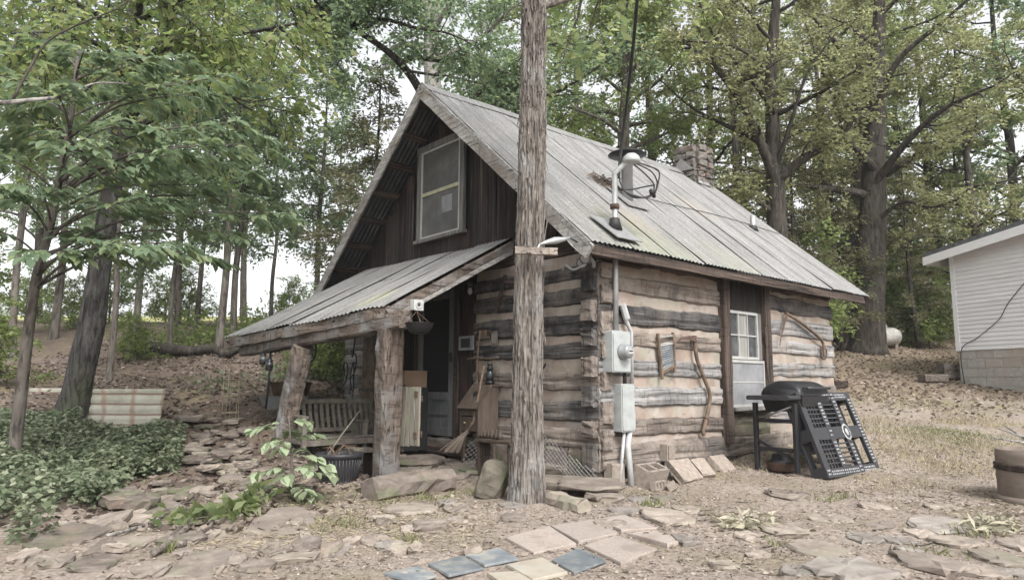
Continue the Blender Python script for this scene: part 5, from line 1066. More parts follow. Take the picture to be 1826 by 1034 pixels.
loop([cc+np.array((-.03, .03, .1)), cc+np.array((-.05, -.06, .4)), cc+np.array((-.03, -.1, .55))], .012, 'black_rubber', CO, 'lead', 6); loop([cc+np.array((-.03, 0, 0)), cc+np.array((-.05, -.05, -.35)), cc+np.array((-.04, .0, -.6))], .011, 'black_rubber', CO, 'tail', 6); loop([cc+np.array((-.03, .02, 0)), cc+np.array((-.05, .06, -.25)), cc+np.array((-.04, .02, -.45))], .009, 'black_rubber', CO, 'tail', 6)
# things hung on the log wall right of the door
def wallbox(name, label, cat, px0, py0, px1, py1, dep, m, inner=None):
    a, b = on_x(px0, py1, -.055), on_x(px1, py0, -.055); T = thing(name, label, cat, (-.05, (a[1]+b[1])/2, a[2]))
    y0, y1, z0, z1 = min(a[1], b[1]), max(a[1], b[1]), a[2], b[2]
    MB().beam((-.05, (y0+y1)/2, (z0+z1)/2), (-.05-dep, (y0+y1)/2, (z0+z1)/2), y1-y0, z1-z0, ch=.05).build('body', m, T)
    if inner: MB().box((-.053-dep, y0+(y1-y0)*.18, z0+(z1-z0)*.18), (-.0505-dep, y1-(y1-y0)*.18, z1-(z1-z0)*.18)).build('face', inner, T)
    return T
wallbox('framed_sign', 'small dark framed sign hung on the boards by the door', 'sign', 819, 598, 845, 625, .02, 'screen_pale', 'black_metal')
wallbox('wall_plaque', 'brown carved wooden plaque on the log wall', 'plaque', 852, 584, 874, 605, .02, 'timber_dark_y', 'tool_wood')
wallbox('thermometer', 'pale striped wall thermometer beside the wooden plaque', 'thermometer', 876, 590, 887, 617, .012, 'bench_wood', 'green_board')
fr0 = [on_x(x, y, -.07) for x, y in ((902, 490), (884, 556))]; FS_ = thing('hanging_saw', 'dark framed hand saw hung tilted high on the log wall', 'saw', fr0[1])
MB().beam(fr0[0], fr0[1], .03, .045, up=(1, 0, 0), seg=3, jit=.002).build('frame_side', 'timber_dark_z', FS_)
for (ya, yb) in ((503, 503), (528, 530)): MB().beam(on_x(896, ya, -.07), on_x(925, yb, -.07), .02, .03).build('frame_bar', 'timber_dark_y', FS_)
tw = [on_x(x, y, -.08) for x, y in ((834, 640), (853, 638), (872, 640), (888, 637))]; tag(loop(tw, .012, 'tool_wood', None, 'driftwood_stick', 7), 'crooked bare stick hung on the wall above the lantern', 'stick')
for (nm, lab, pts, r, m_) in (('hanging_strap', 'long dark leather strap hanging on the log wall beside the trunk', [(962, 480), (963, 520), (966, 560), (968, 576)], .02, 'rust_iron'), ('iron_hook', 'bent iron hook hanging low on the log wall beside the trunk', [(962, 596), (968, 615), (964, 640), (968, 656), (973, 648)], .012, 'black_metal'), ('wall_stick', 'upright thin pole leaning on the wall beside the door boards', [(856, 590), (852, 630), (850, 690)], .012, 'tool_wood')):
    tag(loop([on_x(x, y, -.08) for x, y in pts], r, m_, None, nm), lab, {'hanging_strap': 'strap', 'iron_hook': 'hook', 'wall_stick': 'pole'}[nm])
lb_ = on_x(838, 520, -.1); PLM = thing('porch_lamp', 'bare bulb in a small porch lamp holder above the door', 'lamp', lb_); MB().lathe([(.035, .05), (.03, .1), (.05, .11)], lb_, 14).build('holder', 'black_plastic', PLM, True); MB().lathe([(.005, -.04), (.03, -.015), (.03, .02), (.018, .05)], lb_, 14).build('bulb', 'white_plastic', PLM, True); MB().tube([lb_+np.array((0, 0, .1)), (-.02, lb_[1], lb_[2]+.1)], .01, 6).build('bracket', 'black_metal', PLM)
# hooks and gear by the far post: wheel, lanterns
wc = on_x(556, 625, -1.72); WHL = thing('iron_wheel', 'small black spoked iron wheel hung on the leaning porch post', 'wheel', wc+np.array((0, 0, -.12)))
MB().tube([wc+np.array((0, .11*math.cos(a), .13*math.sin(a))) for a in np.linspace(0, 6.283, 22)], .012, 6).build('rim', 'black_metal', WHL, True)
for a in np.linspace(0, math.pi, 4)[:-1]: MB().tube([wc+np.array((0, .11*math.cos(a), .13*math.sin(a))), wc-np.array((0, .11*math.cos(a), .13*math.sin(a)))], .007, 5).build('spoke', 'black_metal', WHL, True)
for i, (px, py, lab) in enumerate(((469, 640, 'small black lantern hanging at the porch eave nearest the rod'), (480, 650, 'squat dark lantern hanging from the far porch eave'))):
    c = on_x(px, py, -2.05); T = thing('hanging_lantern', lab, 'lantern', c+np.array((0, 0, -.07))); MB().lathe([(.04, -.07), (.045, -.05), (.04, .05), (.02, .08), (.005, .09)], c, 12).build('body', 'black_metal', T, True); MB().tube([c+np.array((0, 0, .09)), (c[0], c[1], 1.66)], .003, 4).build('wire', 'black_metal', T)
    MB().lathe([(.046, -.03), (.046, .03)], c, 12).build('glass', 'glass_dark', T, True)
rd = on_x(483, 622, -1.95); tag(MB().tube([(rd[0], rd[1], 1.62), (rd[0], rd[1]+.01, 1.1), (rd[0]-.02, rd[1]+.02, .75)], .014, 6).build('iron_rod', 'black_metal', None, True), 'dark iron rod hanging from the far end of the porch eave', 'rod')
# barrow tray and half barrel behind the post
tr = on_g(520, 752); tz = 1.08-(690-683)/FPX*9.2; TRY = thing('wheelbarrow', 'old wheelbarrow with brown tub behind the leaning porch post', 'wheelbarrow', (tr[0], tr[1]+.8, gz(tr[0], tr[1]+.8)))
tcx = at(520, 716, 9.6)
MB().quadbox([tuple(tcx+RT*a+np.array((FW[0], FW[1], 0))*b+np.array((0, 0, c))) for (a, b, c) in ((-.28, -.22, -.10), (.22, -.22, -.10), (.22, .22, -.10), (-.28, .22, -.10), (-.36, -.28, .08), (.30, -.28, .08), (.30, .28, .08), (-.36, .28, .08))]).build('tray', 'door_paint', TRY)
MB().lathe([(.22, 0), (.29, .20), (.30, .20), (.27, .19), (.2, .02)], tcx+np.array((0, .05, .07)), 20).build('tub', 'tool_wood', TRY, True)
gt = gz(tcx[0], tcx[1]); MB().beam((tcx[0]-.15, tcx[1], gt-.03), tcx+np.array((-.12, 0, -.08)), .04, .04, up=(1, 0, 0)).beam((tcx[0]+.15, tcx[1], gt-.03), tcx+np.array((.12, 0, -.08)), .04, .04, up=(1, 0, 0)).build('leg', 'black_metal', TRY)

# ------------------------------------------------------------------ tin sheet on the ground, left
def stand_sheet(name, px0, px1, pyt, pyb, label, d0):
    a = on_g(px0, pyb); b = on_g(px1, pyb-1); dirv = b-a; dirv[2] = 0; ln = np.linalg.norm(dirv); dirv /= ln; da = (a-CAM)@FW
    a = at(px0, pyb, d0); b = at(px1, pyb, d0); ln = np.linalg.norm(b-a); dirv = (b-a)/ln
    h = (pyb-pyt)*d0/FPX; n = int(ln/.25)*4; rows = int(h/.13)*4+1; V = []; back = np.array((FW[0], FW[1], 0))
    for i in range(n+1):
        for j in range(rows+1):
            s = j/rows; prof = .016 if (j % 4) in (0, 1) else 0; V.append(a+dirv*ln*i/n+np.array((0, 0, 1))*h*s+back*(.12*s-prof+.01*float(vn([[i*.3, j*.2, 1]], 88)[0])))
    I = (np.arange(n)[:, None]*(rows+1)+np.arange(rows)[None]).ravel(); V = np.array(V); c = a+np.array((0, 0, 0)); o = npmesh(name, V-c, np.stack([I, I+rows+1, I+rows+2, I+1], 1), 'rust_sheet'); o.location = tuple(c)
    me = o.modifiers.new('thickness', 'SOLIDIFY'); me.thickness = .004
    return tag(o, label, 'metal sheet')
# rust that follows the ribs and the purlin lines of the old sheet
m = bpy.data.materials.new('rust_sheet'); m.use_nodes = True; nt = m.node_tree; b = nt.nodes['Principled BSDF']; mp = _mapping(nt, (1, 1, 1)); 
n1 = _noise(nt, mp.outputs[0], 3.5, 7, .7); c1 = _ramp(nt, [(.22, .215, .165), (.315, .31, .25), (.37, .37, .315)], [.3, .5, .7]); nt.links.new(n1.outputs['Fac'], c1.inputs[0])
wv = nt.nodes.new('ShaderNodeTexWave'); wv.bands_direction = 'Z'; wv.inputs['Scale'].default_value = 2.35; wv.inputs['Distortion'].default_value = .6; wv.inputs['Detail'].default_value = 2; nt.links.new(mp.outputs[0], wv.inputs['Vector'])
r1 = _ramp(nt, [(0, 0, 0), (.85, .85, .85)], [.86, .97]); nt.links.new(wv.outputs['Fac'], r1.inputs[0])
wv2 = nt.nodes.new('ShaderNodeTexWave'); wv2.bands_direction = 'X'; wv2.inputs['Scale'].default_value = .9; wv2.inputs['Distortion'].default_value = 6; wv2.inputs['Detail'].default_value = 3; nt.links.new(mp.outputs[0], wv2.inputs['Vector'])
r3 = _ramp(nt, [(0, 0, 0), (.7, .7, .7)], [.9, 1.0]); nt.links.new(wv2.outputs['Fac'], r3.inputs[0])
out = _mix(nt, r1.outputs[0], c1.outputs[0], (.14, .075, .05)); out = _mix(nt, r3.outputs[0], out, (.20, .12, .085)); nt.links.new(out, b.inputs['Base Color']); b.inputs['Roughness'].default_value = .7; MATS['rust_sheet'] = m
stand_sheet('tin_sheet_panel', 152, 283, 694, 766, 'ribbed pale tin sheet with rust lines standing on the ground between tree and bank', 9.2)
stand_sheet('tin_sheet_panel', 42, 108, 692, 722, 'shorter pale tin sheet half hidden behind the leaning oak trunk', 11.2)

# ------------------------------------------------------------------ white house on the right
hc = np.array((12.32, .38, 0)); hd_ = np.array((-.37, -.929, 0)); hn = np.array((-.929, .37, 0)); hz0 = gz(hc[0], hc[1])-.02
HW = 7.2; zf = 1.86; ztop = 4.0
HS = thing('white_house', 'white vinyl sided house on a concrete block foundation', 'house', (hc[0], hc[1], hz0))
def hp_(a, o, z): return hc+hd_*a+hn*o+np.array((0, 0, z))
gl_b = min(gz(*(hc+hd_*t)[:2]) for t in (0, 2, 4, 6))-.2
def hbox(mb, a0, a1, o0, o1, z0, z1): return mb.quadbox([tuple(hp_(a, o, z)) for z in (z0, z1) for (a, o) in ((a0, o0), (a1, o0), (a1, o1), (a0, o1))])
FD = hbox(MB(), 0, HW, -8, -.012, gl_b, zf).build('foundation', 'mortar', HS)
zc = zf; r = 0
while zc > gl_b:
    a = -.2*(r % 2)
    while a < 5.2:
        a0, a1 = max(a, 0), a+.395
        if a1 > .05: hbox(MB(), a0+.004, a1-.005, -.05, .0, zc-.193, zc-.004).build('block', 'block_wall', FD)
        a += .40
    zc -= .2; r += 1
wl = MB(); rise = .125; HM = HW/2
pts = [(0, zf), (HW, zf), (HW, ztop), (HM, ztop+HM*rise), (0, ztop)]
wl.prism(pts, hc, hd_, (0, 0, 1), -hn, 8.0); WL = wl.build('house_wall', 'vinyl', HS)
z = zf-.01; i = 0
while z < ztop+HM*rise-.16:
    a0 = .0 if z+.09 < ztop else (z+.09-ztop)/rise; a1 = min(HW-a0, 5.4)
    MB().quadbox([tuple(hp_(a, o, zz)) for (zz, o0, o1) in ((z, .001, .022), (z+.092, .001, .007)) for (a, o) in ((a0, o0), (a1, o0), (a1, o1), (a0, o1))]).build('siding_board', 'vinyl', WL); z += .0925
hbox(MB(), -.03, .07, -.1, .034, zf-.02, ztop-.02).build('corner_trim', 'white_trim', HS); hbox(MB(), -.034, -.003, -.2, -.1, zf-.02, ztop-.02).build('corner_trim', 'white_trim', HS)
rf = MB()
for s in (0, 1):
    A = lambda a: a if s == 0 else HW-a
    p = [(-.42, ztop-.42*rise+.06), (HM, ztop+HM*rise+.06)]
    rf.quadbox([tuple(hp_(A(a), o, z+dz)) for dz in (0, .09) for (a, z, o) in ((p[0][0], p[0][1], .34), (p[1][0], p[1][1], .34), (p[1][0], p[1][1], -8.3), (p[0][0], p[0][1], -8.3))])
RF = rf.build('roof', 'shingle', HS)
for s in (0, 1):
    A = lambda a: a if s == 0 else HW-a
    MB().quadbox([tuple(hp_(A(a), o, z+dz)) for dz in (-.13, .055) for (a, z, o) in ((-.43, ztop-.43*rise, .355), (HM, ztop+HM*rise, .355), (HM, ztop+HM*rise, .33), (-.43, ztop-.43*rise, .33))]).build('barge_board', 'white_trim', RF)
    MB().quadbox([tuple(hp_(A(a), o, z+dz)) for dz in (.0, .03) for (a, z, o) in ((-.41, ztop-.41*rise, .329), (HM, ztop+HM*rise, .329), (HM, ztop+HM*rise, .0), (-.41, ztop-.41*rise, .0))]).build('soffit', 'white_trim', RF)
hbox(MB(), -.45, -.425, -8.3, .33, ztop-.42*rise-.12, ztop-.42*rise+.06).build('fascia', 'white_trim', RF)
loop([hp_(.12, .04, zf-.75), hp_(.1, .035, zf), hp_(.5, .035, zf+.25), hp_(1.0, .035, zf+.6), hp_(1.25, .035, zf+.95), hp_(1.9, .035, zf+1.6)], .008, 'black_rubber', HS, 'cable')
for i, (px, py, w, lab) in enumerate(((1664, 682, .50, 'weathered timber block lying beside the house foundation'), (1698, 676, .5, 'taller stacked timber block against the foundation corner'))):
    c = on_g(px, py); STP = thing('timber_block', lab, 'timber', c)
    for k in range(1+i): MB().beam(c-RT*w/2+np.array((0, 0, .09+.17*k)), c+RT*w/2+np.array((0, 0, .09+.17*k)), .3, .165, seg=3, jit=.005).build('timber', 'timber_x' if k else 'log_brown_x', STP)
c = on_g(1497, 692); base_mesh(MB().beam(c-RT*.12+np.array((0, 0, .07)), c+RT*.14+np.array((0, 0, .08)), .2, .15, seg=3, jit=.008), 'wood_chunk', 'timber_dark_x', 'dark chunk of timber lying at the back corner of the cabin', 'timber')
# propane tank
tk = on_g(1585, 617); tk = np.array((*(at(1584, 600, 20.5)[:2]), 0)); tzz = at(1584, 600, 20.5)[2]; TK = thing('propane_tank', 'pale rusty propane tank lying on stands behind the big oak', 'tank', (tk[0], tk[1], gz(tk[0], tk[1])))
ctr = at(1576, 600, 20.5); ax_ = RT*.98+np.array((FW[0], FW[1], 0))*.2; ax_[2] = 0; ax_ /= np.linalg.norm(ax_); ts = [(-.75, .02), (-.72, .14), (-.64, .22), (-.5, .27), (.3, .27), (.43, .22), (.50, .14), (.53, .02)]
MB().tube([ctr+ax_*a for a, _ in ts], [q for _, q in ts], 22).build('shell', 'tank_paint', TK, True); MB().lathe([(.1, .2), (.11, .3), (.08, .36), (.0, .37)], ctr, 14).build('valve_dome', 'tank_paint', TK, True)
for a in (-.4, .3): p = ctr+ax_*a; MB().beam((p[0], p[1], gz(p[0], p[1])-.1), (p[0], p[1], p[2]-.2), .1, .3, up=tuple(np.cross(ax_, (0, 0, 1)))).build('stand', 'concrete_block', TK)

# ------------------------------------------------------------------ trees
def unit(v): return v/(np.linalg.norm(v, axis=-1, keepdims=True)+1e-9)
def leaf_quads(P, D, size, wr, rng, flat=.55, fold=.18):
    """one folded four-corner leaf at each point, axis along D"""
    n = len(P); D = unit(D); N = unit(rng.normal(0, 1, (n, 3))*(1-flat)+np.array((0, 0, 1.))*flat); S = unit(np.cross(D, N)); N = np.cross(S, D)
    L_ = (size*rng.uniform(.65, 1.25, n))[:, None]; w = L_*wr
    A = P; B = P+D*L_*.45+S*w*.5+N*L_*fold*.4; C = P+D*L_-N*L_*fold*.3; E_ = P+D*L_*.45-S*w*.5+N*L_*fold*.4
    V = np.stack([A, B, C, E_], 1).reshape(-1, 3); I = np.arange(n)*4
    return V, np.stack([I, I+1, I+2, I+3], 1)
def smooth_line(P, n):
    P = np.array(P, float); t = np.linspace(0, len(P)-1, n); out = []
    for q in t:
        i = min(int(q), len(P)-2); f = q-i; p0 = P[max(i-1, 0)]; p1 = P[i]; p2 = P[i+1]; p3 = P[min(i+2, len(P)-1)]
        out.append(.5*((2*p1)+(-p0+p2)*f+(2*p0-5*p1+4*p2-p3)*f*f+(-p0+3*p1-3*p2+p3)*f**3))
    return np.array(out)
def wander(p, d, L_, n, rng, curl=.25, lift=0.):
    pts = [np.array(p, float)]; d = unit(np.array(d, float))
    for i in range(n):
        d = unit(d+rng.normal(0, curl, 3)*np.array((1, 1, .7))+np.array((0, 0, lift))); pts.append(pts[-1]+d*L_/n)
    return np.array(pts)
TRI_COUNT = [0]
def tree(name, label, trunk, rad, group=None, limbs=(), auto=None, leaf='leaf_green', size=.10, wr=.55, twigs=9, per=12, twig_len=.55, bark='bark_dark', seed=1, flat=.55, droop=-.12, tseg=12, twig_tubes=False, sub=6, rough=.06, leafscale=1., clump=.5, cat='tree'):
    rng = np.random.default_rng(seed); base = np.array(trunk[0], float)
    T = thing(name, label, cat, base, group); tr = smooth_line(trunk, max(14, len(trunk)*8)); rr = np.interp(np.linspace(0, 1, len(tr)), np.linspace(0, 1, len(rad)), rad)
    rr = rr*(1+.08*rng.normal(0, 1, len(rr)).cumsum()*.08); flare = 1+.3*np.exp(-np.linspace(0, 1, len(tr))*26); rr = rr*flare
    mb = MB(); tr0 = tr.copy(); tr0[0, 2] -= .15
    mb.tube(tr0, rr, tseg)
    v = np.array(mb.v); v += (fbm(v*np.array((7, 7, 2.0)), 3, seed)*rough)[:, None]*np.repeat(rr, tseg)[:, None]*unit(v-np.repeat(tr0, tseg, 0)); mb.v = v.tolist()
    LIMB = [(smooth_line(l, 14), r0) for l, r0 in limbs]
    if auto:
        for k in range(auto['n']):
            t = auto['h0']+(auto.get('h1', 1)-auto['h0'])*(k+rng.uniform(.1, .9))/auto['n']; i = min(int(t*(len(tr)-1)), len(tr)-2); a = k*2.4+rng.uniform(-.5, .5)
            e = auto.get('elev', .5)+rng.normal(0, .15); d = np.array((math.cos(a)*math.cos(e), math.sin(a)*math.cos(e), math.sin(e)))
            L_ = auto['len']*(1-.55*max(0, (t-auto['h0'])/(1.001-auto['h0'])))*rng.uniform(.7, 1.2)
            LIMB.append((wander(tr[i], d, L_, 9, rng, .16, auto.get('lift', .03)), rr[i]*.42))
        LIMB.append((wander(tr[-1], (0, 0, 1), auto['len']*.4, 6, rng, .15), rr[-1]*.8))
    TP, TD = [], []
    for (P, r0) in LIMB:
        mb.tube(P, np.linspace(r0, max(.006, r0*.18), len(P)), 6, False); Ln = np.linalg.norm(np.diff(P, axis=0), axis=1).sum()
        for s in range(sub):
            t = .22+.78*(s+rng.uniform(0, 1))/sub; i = min(int(t*(len(P)-1)), len(P)-2); d0 = unit(P[i+1]-P[i]); sd = unit(np.cross(d0, rng.normal(0, 1, 3))); sd[2] *= .6
            d = unit(d0*rng.uniform(.3, .9)+sd*.9); Ls = max(.5, Ln*rng.uniform(.25, .45)*(1.1-.6*t)); Q = wander(P[i], d, Ls, 5, rng, .22, droop*.3)
            mb.tube(Q, np.linspace(max(.012, r0*.28), .004, len(Q)), 4, False)
            u = rng.uniform(.15, 1, twigs)**.8*(len(Q)-1); ii = np.minimum(u.astype(int), len(Q)-2); f = (u-ii)[:, None]
            S0 = Q[ii]*(1-f)+Q[ii+1]*f; dd = unit(unit(Q[ii+1]-Q[ii])*.7+rng.normal(0, .75, (twigs, 3))*np.array((1, 1, .6))+np.array((0, 0, droop)))
            TP.append(S0); TD.append(dd)
    trunk_o = mb.build('trunk', bark, T, True)
    TP = np.concatenate(TP); TD = np.concatenate(TD); n = len(TP)
    if twig_tubes:
        tb = MB()
        for p, d in zip(TP, TD): tb.tube([p, p+d*twig_len*.5+np.array((0, 0, -.02)), p+d*twig_len], [.006, .004, .002], 3, False)
        tb.build('twigs', bark, T, True)['kind'] = 'stuff'
    ln = twig_len*rng.uniform(.6, 1.25, n); u = np.tile((np.arange(per)+.5)/per, (n, 1))+rng.uniform(-.04, .04, (n, per))
    Pl = TP[:, None]+TD[:, None]*(ln[:, None]*u)[..., None]+rng.normal(0, .05*clump*2, (n, per, 3)); Pl[..., 2] -= (u**2)*.12*ln[:, None]
    sgn = np.where(np.arange(per) % 2, 1, -1)[None, :, None]; sd = unit(np.cross(TD, np.array((0, 0, 1.)))+1e-3)
    Dl = TD[:, None]*.6+sd[:, None]*sgn*.9+rng.normal(0, .35, (n, per, 3))+np.array((0, 0, droop*1.2))
    V, F = leaf_quads(Pl.reshape(-1, 3), Dl.reshape(-1, 3), size*leafscale, wr, rng, flat); TRI_COUNT[0] += 2*len(F)
    npmesh('crown', V-base, F, leaf, T); return T
def dup(root, loc, rotz, scale, label=None, group=None):
    r = root.copy(); COL.objects.link(r); r.location = tuple(map(float, loc)); r.rotation_euler = (0, 0, rotz); r.scale = (scale, scale, scale*rnd.uniform(.92, 1.1))
    if label: r['label'] = label
    if group: r['group'] = group
    for ch in list(root.children):
        c = ch.copy(); COL.objects.link(c); c.parent = r
    return r

# the shaggy tree in front: its own bark plates
fb = on_g(939, 893); dfb = (fb-CAM)@FW; cen = [fb+np.array((0, 0, -.15))]
for (px, py) in ((940, 800), (941, 650), (943, 500), (947, 350), (950, 200), (951, 80), (952, 0)): cen.append(at(px, py, dfb+.02*(900-py)/100))
e_ = cen[-1]; cen += [e_+np.array((.02, .03, 1.5)), e_+np.array((.06, .08, 3.5)), e_+np.array((.05, .2, 5.5)), e_+np.array((.0, .3, 7.2))]
wpx = [.158, .142, .128, .123, .118, .112, .104, .10, .095, .075, .05, .02]
HK_T = thing('hickory_tree', 'shaggy barked tree trunk standing in front of the cabin corner', 'tree', fb)
NR = 640; tr = smooth_line(cen, NR); rr = np.interp(np.linspace(0, 1, NR), np.linspace(0, 1, 12), wpx); rr[:52] *= 1+.3*np.exp(-np.arange(52)/18.)
seg = 144; mb = MB().tube(tr, rr, seg); v = np.array(mb.v); cc_ = np.repeat(tr, seg, 0); ang = np.tile(np.arange(seg)/seg*2*math.pi, NR); zz = v[:, 2]
ca, sa = np.cos(ang), np.sin(ang)
wob = .5*vn(np.stack([ca*2, sa*2, zz*1.1], 1), 4)
a1 = np.stack([ca*5.5+wob, sa*5.5+wob, zz*1.6], 1); ridge = 1-np.abs(vn(a1, 17))*2; a2 = np.stack([ca*12, sa*12, zz*3.5], 1); r2_ = 1-np.abs(vn(a2, 19))*2
plate = np.floor((zz*2.6+3*vn(np.stack([ca*4, sa*4, zz*.4], 1), 23))); stepz = (zz*2.6+3*vn(np.stack([ca*4, sa*4, zz*.4], 1), 23))-plate
up_f = sst(2.6, 4.2, zz)
disp = (.017-.007*up_f)*np.clip(ridge, -.9, 1)+.006*r2_+(.018*(1-stepz))*(.30+.70*up_f)+.003*vn(v*40, 29)-.008
v = v+unit(v-cc_)*disp[:, None]; mb.v = v.tolist(); mb.build('trunk', 'bark_hickory', HK_T, False)
for i in range(70):       # loose curling strips
    z0 = rnd.uniform(1.0, 6.2); k = int(np.argmin(abs(tr[:, 2]-z0))); a = rnd.uniform(0, 6.28); d = np.array((math.cos(a), math.sin(a), 0)); s = np.cross(d, (0, 0, 1)); L_ = rnd.uniform(.10, .30); w = rnd.uniform(.012, .03); p = tr[k]+d*(rr[k]+.012)
    st2 = MB(); cur = rnd.uniform(.01, .035)
    for q in range(4):
        t = q/3; c = p+np.array((0, 0, -L_*t))+d*cur*(t**2 if i % 3 else (1-t)**2); st2.v += [tuple(c-s*w/2*(1-.5*t)), tuple(c+s*w/2*(1-.5*t)), tuple(c+s*w/2*(1-.5*t)-d*.006), tuple(c-s*w/2*(1-.5*t)-d*.006)]
    for q in range(3):
        for e in range(4): st2.f.append((q*4+e, q*4+(e+1) % 4, q*4+4+(e+1) % 4, q*4+4+e))
    st2.f += [(3, 2, 1, 0), (12, 13, 14, 15)]; st2.build('bark_strip', 'bark_hickory', HK_T)
rngh = np.random.default_rng(5); lm_ = MB(); TP, TD = [], []
for k in range(9):
    i = 400+k*25; a = k*2.4; P = wander(tr[i], (math.cos(a), math.sin(a), .5), 2.6, 8, rngh, .18, .02); lm_.tube(P, np.linspace(rr[i]*.4, .008, 9), 6, False)
    for s in range(5):
        j = 2+s; Q = wander(P[j], rngh.normal(0, 1, 3)*np.array((1, 1, .4)), .9, 4, rngh, .2); lm_.tube(Q, np.linspace(.016, .004, 5), 4, False)
        for t in range(6): TP.append(Q[rngh.integers(1, 5)]); TD.append(rngh.normal(0, 1, 3)*np.array((1, 1, .5)))
lm_.build('limbs', 'bark_hickory', HK_T, True); TP = np.array(TP); TD = unit(np.array(TD))
PL = (TP[:, None]+TD[:, None]*np.linspace(.1, .6, 12)[None, :, None]+rngh.normal(0, .06, (len(TP), 12, 3))).reshape(-1, 3); V, F = leaf_quads(PL, np.repeat(TD, 12, 0)+rngh.normal(0, .5, PL.shape), .12, .5, rngh); npmesh('crown', V-np.array(HK_T['_o']), F, 'leaf_green', HK_T)
# board nailed across the trunk with line insulator
nb0 = at(918, 447, dfb-.17); nb1 = at(994, 449, dfb-.12); tag(MB().beam(nb0, nb1, .03, .065, seg=5, jit=.003).build('nailed_board', 'log_brown_x'), 'short weathered board nailed across the shaggy tree trunk', 'board')
IN = thing('line_clamp', 'grey line clamp tied between the nailed board and the roof corner', 'clamp', at(990, 432, dfb))
iv = [at(962, 436, dfb-.08), at(975, 432, dfb-.02), at(990, 429, dfb+.05), at(1004, 427, dfb+.1), at(1016, 424, dfb+.15)]; MB().tube(iv, [.008, .022, .035, .022, .009], 12).build('insulator', 'galvanised', IN, True); MB().tube([at(962, 436, dfb-.08), at(958, 444, dfb-.1)], .008, 6).build('hook', 'galvanised', IN); MB().tube([iv[-1], at(1030, 432, dfb+.3), (-.44, -.10, 2.5)], .007, 6).build('wire', 'black_rubber', IN, True)

# leaning oak on the left with its yellowing crown
ob_ = on_g(128, 742); D_ = (ob_-CAM)@FW
ok = [ob_]+[at(x, y, D_+.1*i) for i, (x, y) in enumerate(((145, 660), (166, 560), (182, 450), (205, 300), (225, 160), (240, 40), (255, -120), (262, -330)))]
def lp_(pts, d0, d1): return [at(x, y, d0+(d1-d0)*i/(len(pts)-1)) for i, (x, y) in enumerate(pts)]
tree('oak_tree', 'leaning dark oak trunk beside the rusty tin sheet', ok, [.185, .175, .165, .15, .13, .115, .1, .085, .05], limbs=[(lp_([(215, 220), (280, 140), (300, 50), (330, -60)], D_+.5, D_-.2), .13), (lp_([(230, 120), (330, 70), (430, 60), (540, 40)], D_+.6, D_-.8), .07), (lp_([(200, 330), (120, 250), (40, 160), (-60, 80)], D_+.3, D_-1.0), .06), (lp_([(215, 240), (300, 200), (380, 170), (470, 190)], D_+.5, D_-1.2), .055), (lp_([(235, 80), (160, 20), (80, -20), (-30, -60)], D_+.5, D_-1.5), .06), (lp_([(225, 160), (190, 90), (110, 60), (20, 60)], D_+.5, D_-2.2), .05), (lp_([(240, 40), (320, 0), (400, -30), (500, -10)], D_+.5, D_-2), .05), (lp_([(240, 60), (260, -20), (330, -60), (420, -80)], D_+.6, D_-1), .06)],
     leaf='leaf_yellow', size=.105, wr=.6, twigs=7, per=12, sub=12, twig_len=.6, bark='bark_oak', seed=11, tseg=20, droop=-.25, twig_tubes=True, flat=.45)
# thin tree with large drooping compound leaves, left edge
sb = on_g(22, 842); Ds = (sb-CAM)@FW
st_p = [sb]+[at(x, y, Ds+.03*i) for i, (x, y) in enumerate(((33, 740), (47, 620), (64, 500), (88, 410), (108, 310), (128, 200), (140, 90)))]
TS = thing('buckeye_tree', 'slender young tree with large drooping green leaves', 'tree', sb); mbt = MB(); trs = smooth_line(st_p, 40); mbt.tube(np.vstack([trs[:1]-np.array((0, 0, .1)), trs]), np.linspace(.068, .02, 41), 12)
rgs = np.random.default_rng(21); LP, LD = [], []
ends = [(490, 372), (440, 345), (405, 405), (360, 445), (300, 425), (350, 325), (255, 350), (310, 270), (200, 290), (375, 250), (435, 290), (150, 410), (60, 330), (-10, 330), (30, 250), (130, 240), (-30, 400), (230, 215), (290, 180), (350, 160), (170, 160), (90, 150), (20, 180), (420, 210), (240, 110), (320, 100), (60, 90), (150, 90), (-30, 120), (400, 130), (230, 420), (100, 440), (460, 250), (-40, 260)]
for (ex_, ey_) in ends:
    e = at(ex_, ey_, Ds+rgs.uniform(-.9, .8)); j = int(np.argmin(abs(trs[:, 2]-(e[2]-.15-.12*abs(ex_-100)/100)))); j = max(12, min(j, 37)); s = trs[j]; L_ = np.linalg.norm(e-s)
    P = smooth_line([s, s*.6+e*.4+np.array((0, 0, .10*L_)), e+np.array((0, 0, -.02*L_))], 9); mbt.tube(P, np.linspace(.012+.004*L_, .004, 9), 6, False)
    for q in range(4, 9):
        for m_ in range(2 if q < 8 else 3):
            d0 = unit(P[q]-P[q-1]); sd = unit(np.cross(d0, (0, 0, 1.)))*(1 if m_ % 2 else -1); rd_ = unit(d0*.75+sd*rgs.uniform(.5, 1.1)+np.array((0, 0, rgs.uniform(-.45, .1)))); R0 = P[q]; Lr = rgs.uniform(.22, .38)
            ns = 4; sd2 = unit(np.cross(rd_, (0, 0, 1.)))
            for k in range(ns):
                pp = R0+rd_*Lr*(.35+.65*k/ns)+np.array((0, 0, -.05*(k/ns)**2))
                for sg in (-1, 1): LP.append(pp); LD.append(rd_*.65+sd2*sg*.8+np.array((0, 0, -.35))+rgs.normal(0, .1, 3))
            LP.append(R0+rd_*Lr); LD.append(rd_+np.array((0, 0, -.35)))
mbt.build('trunk', 'bark_brown', TS, True)
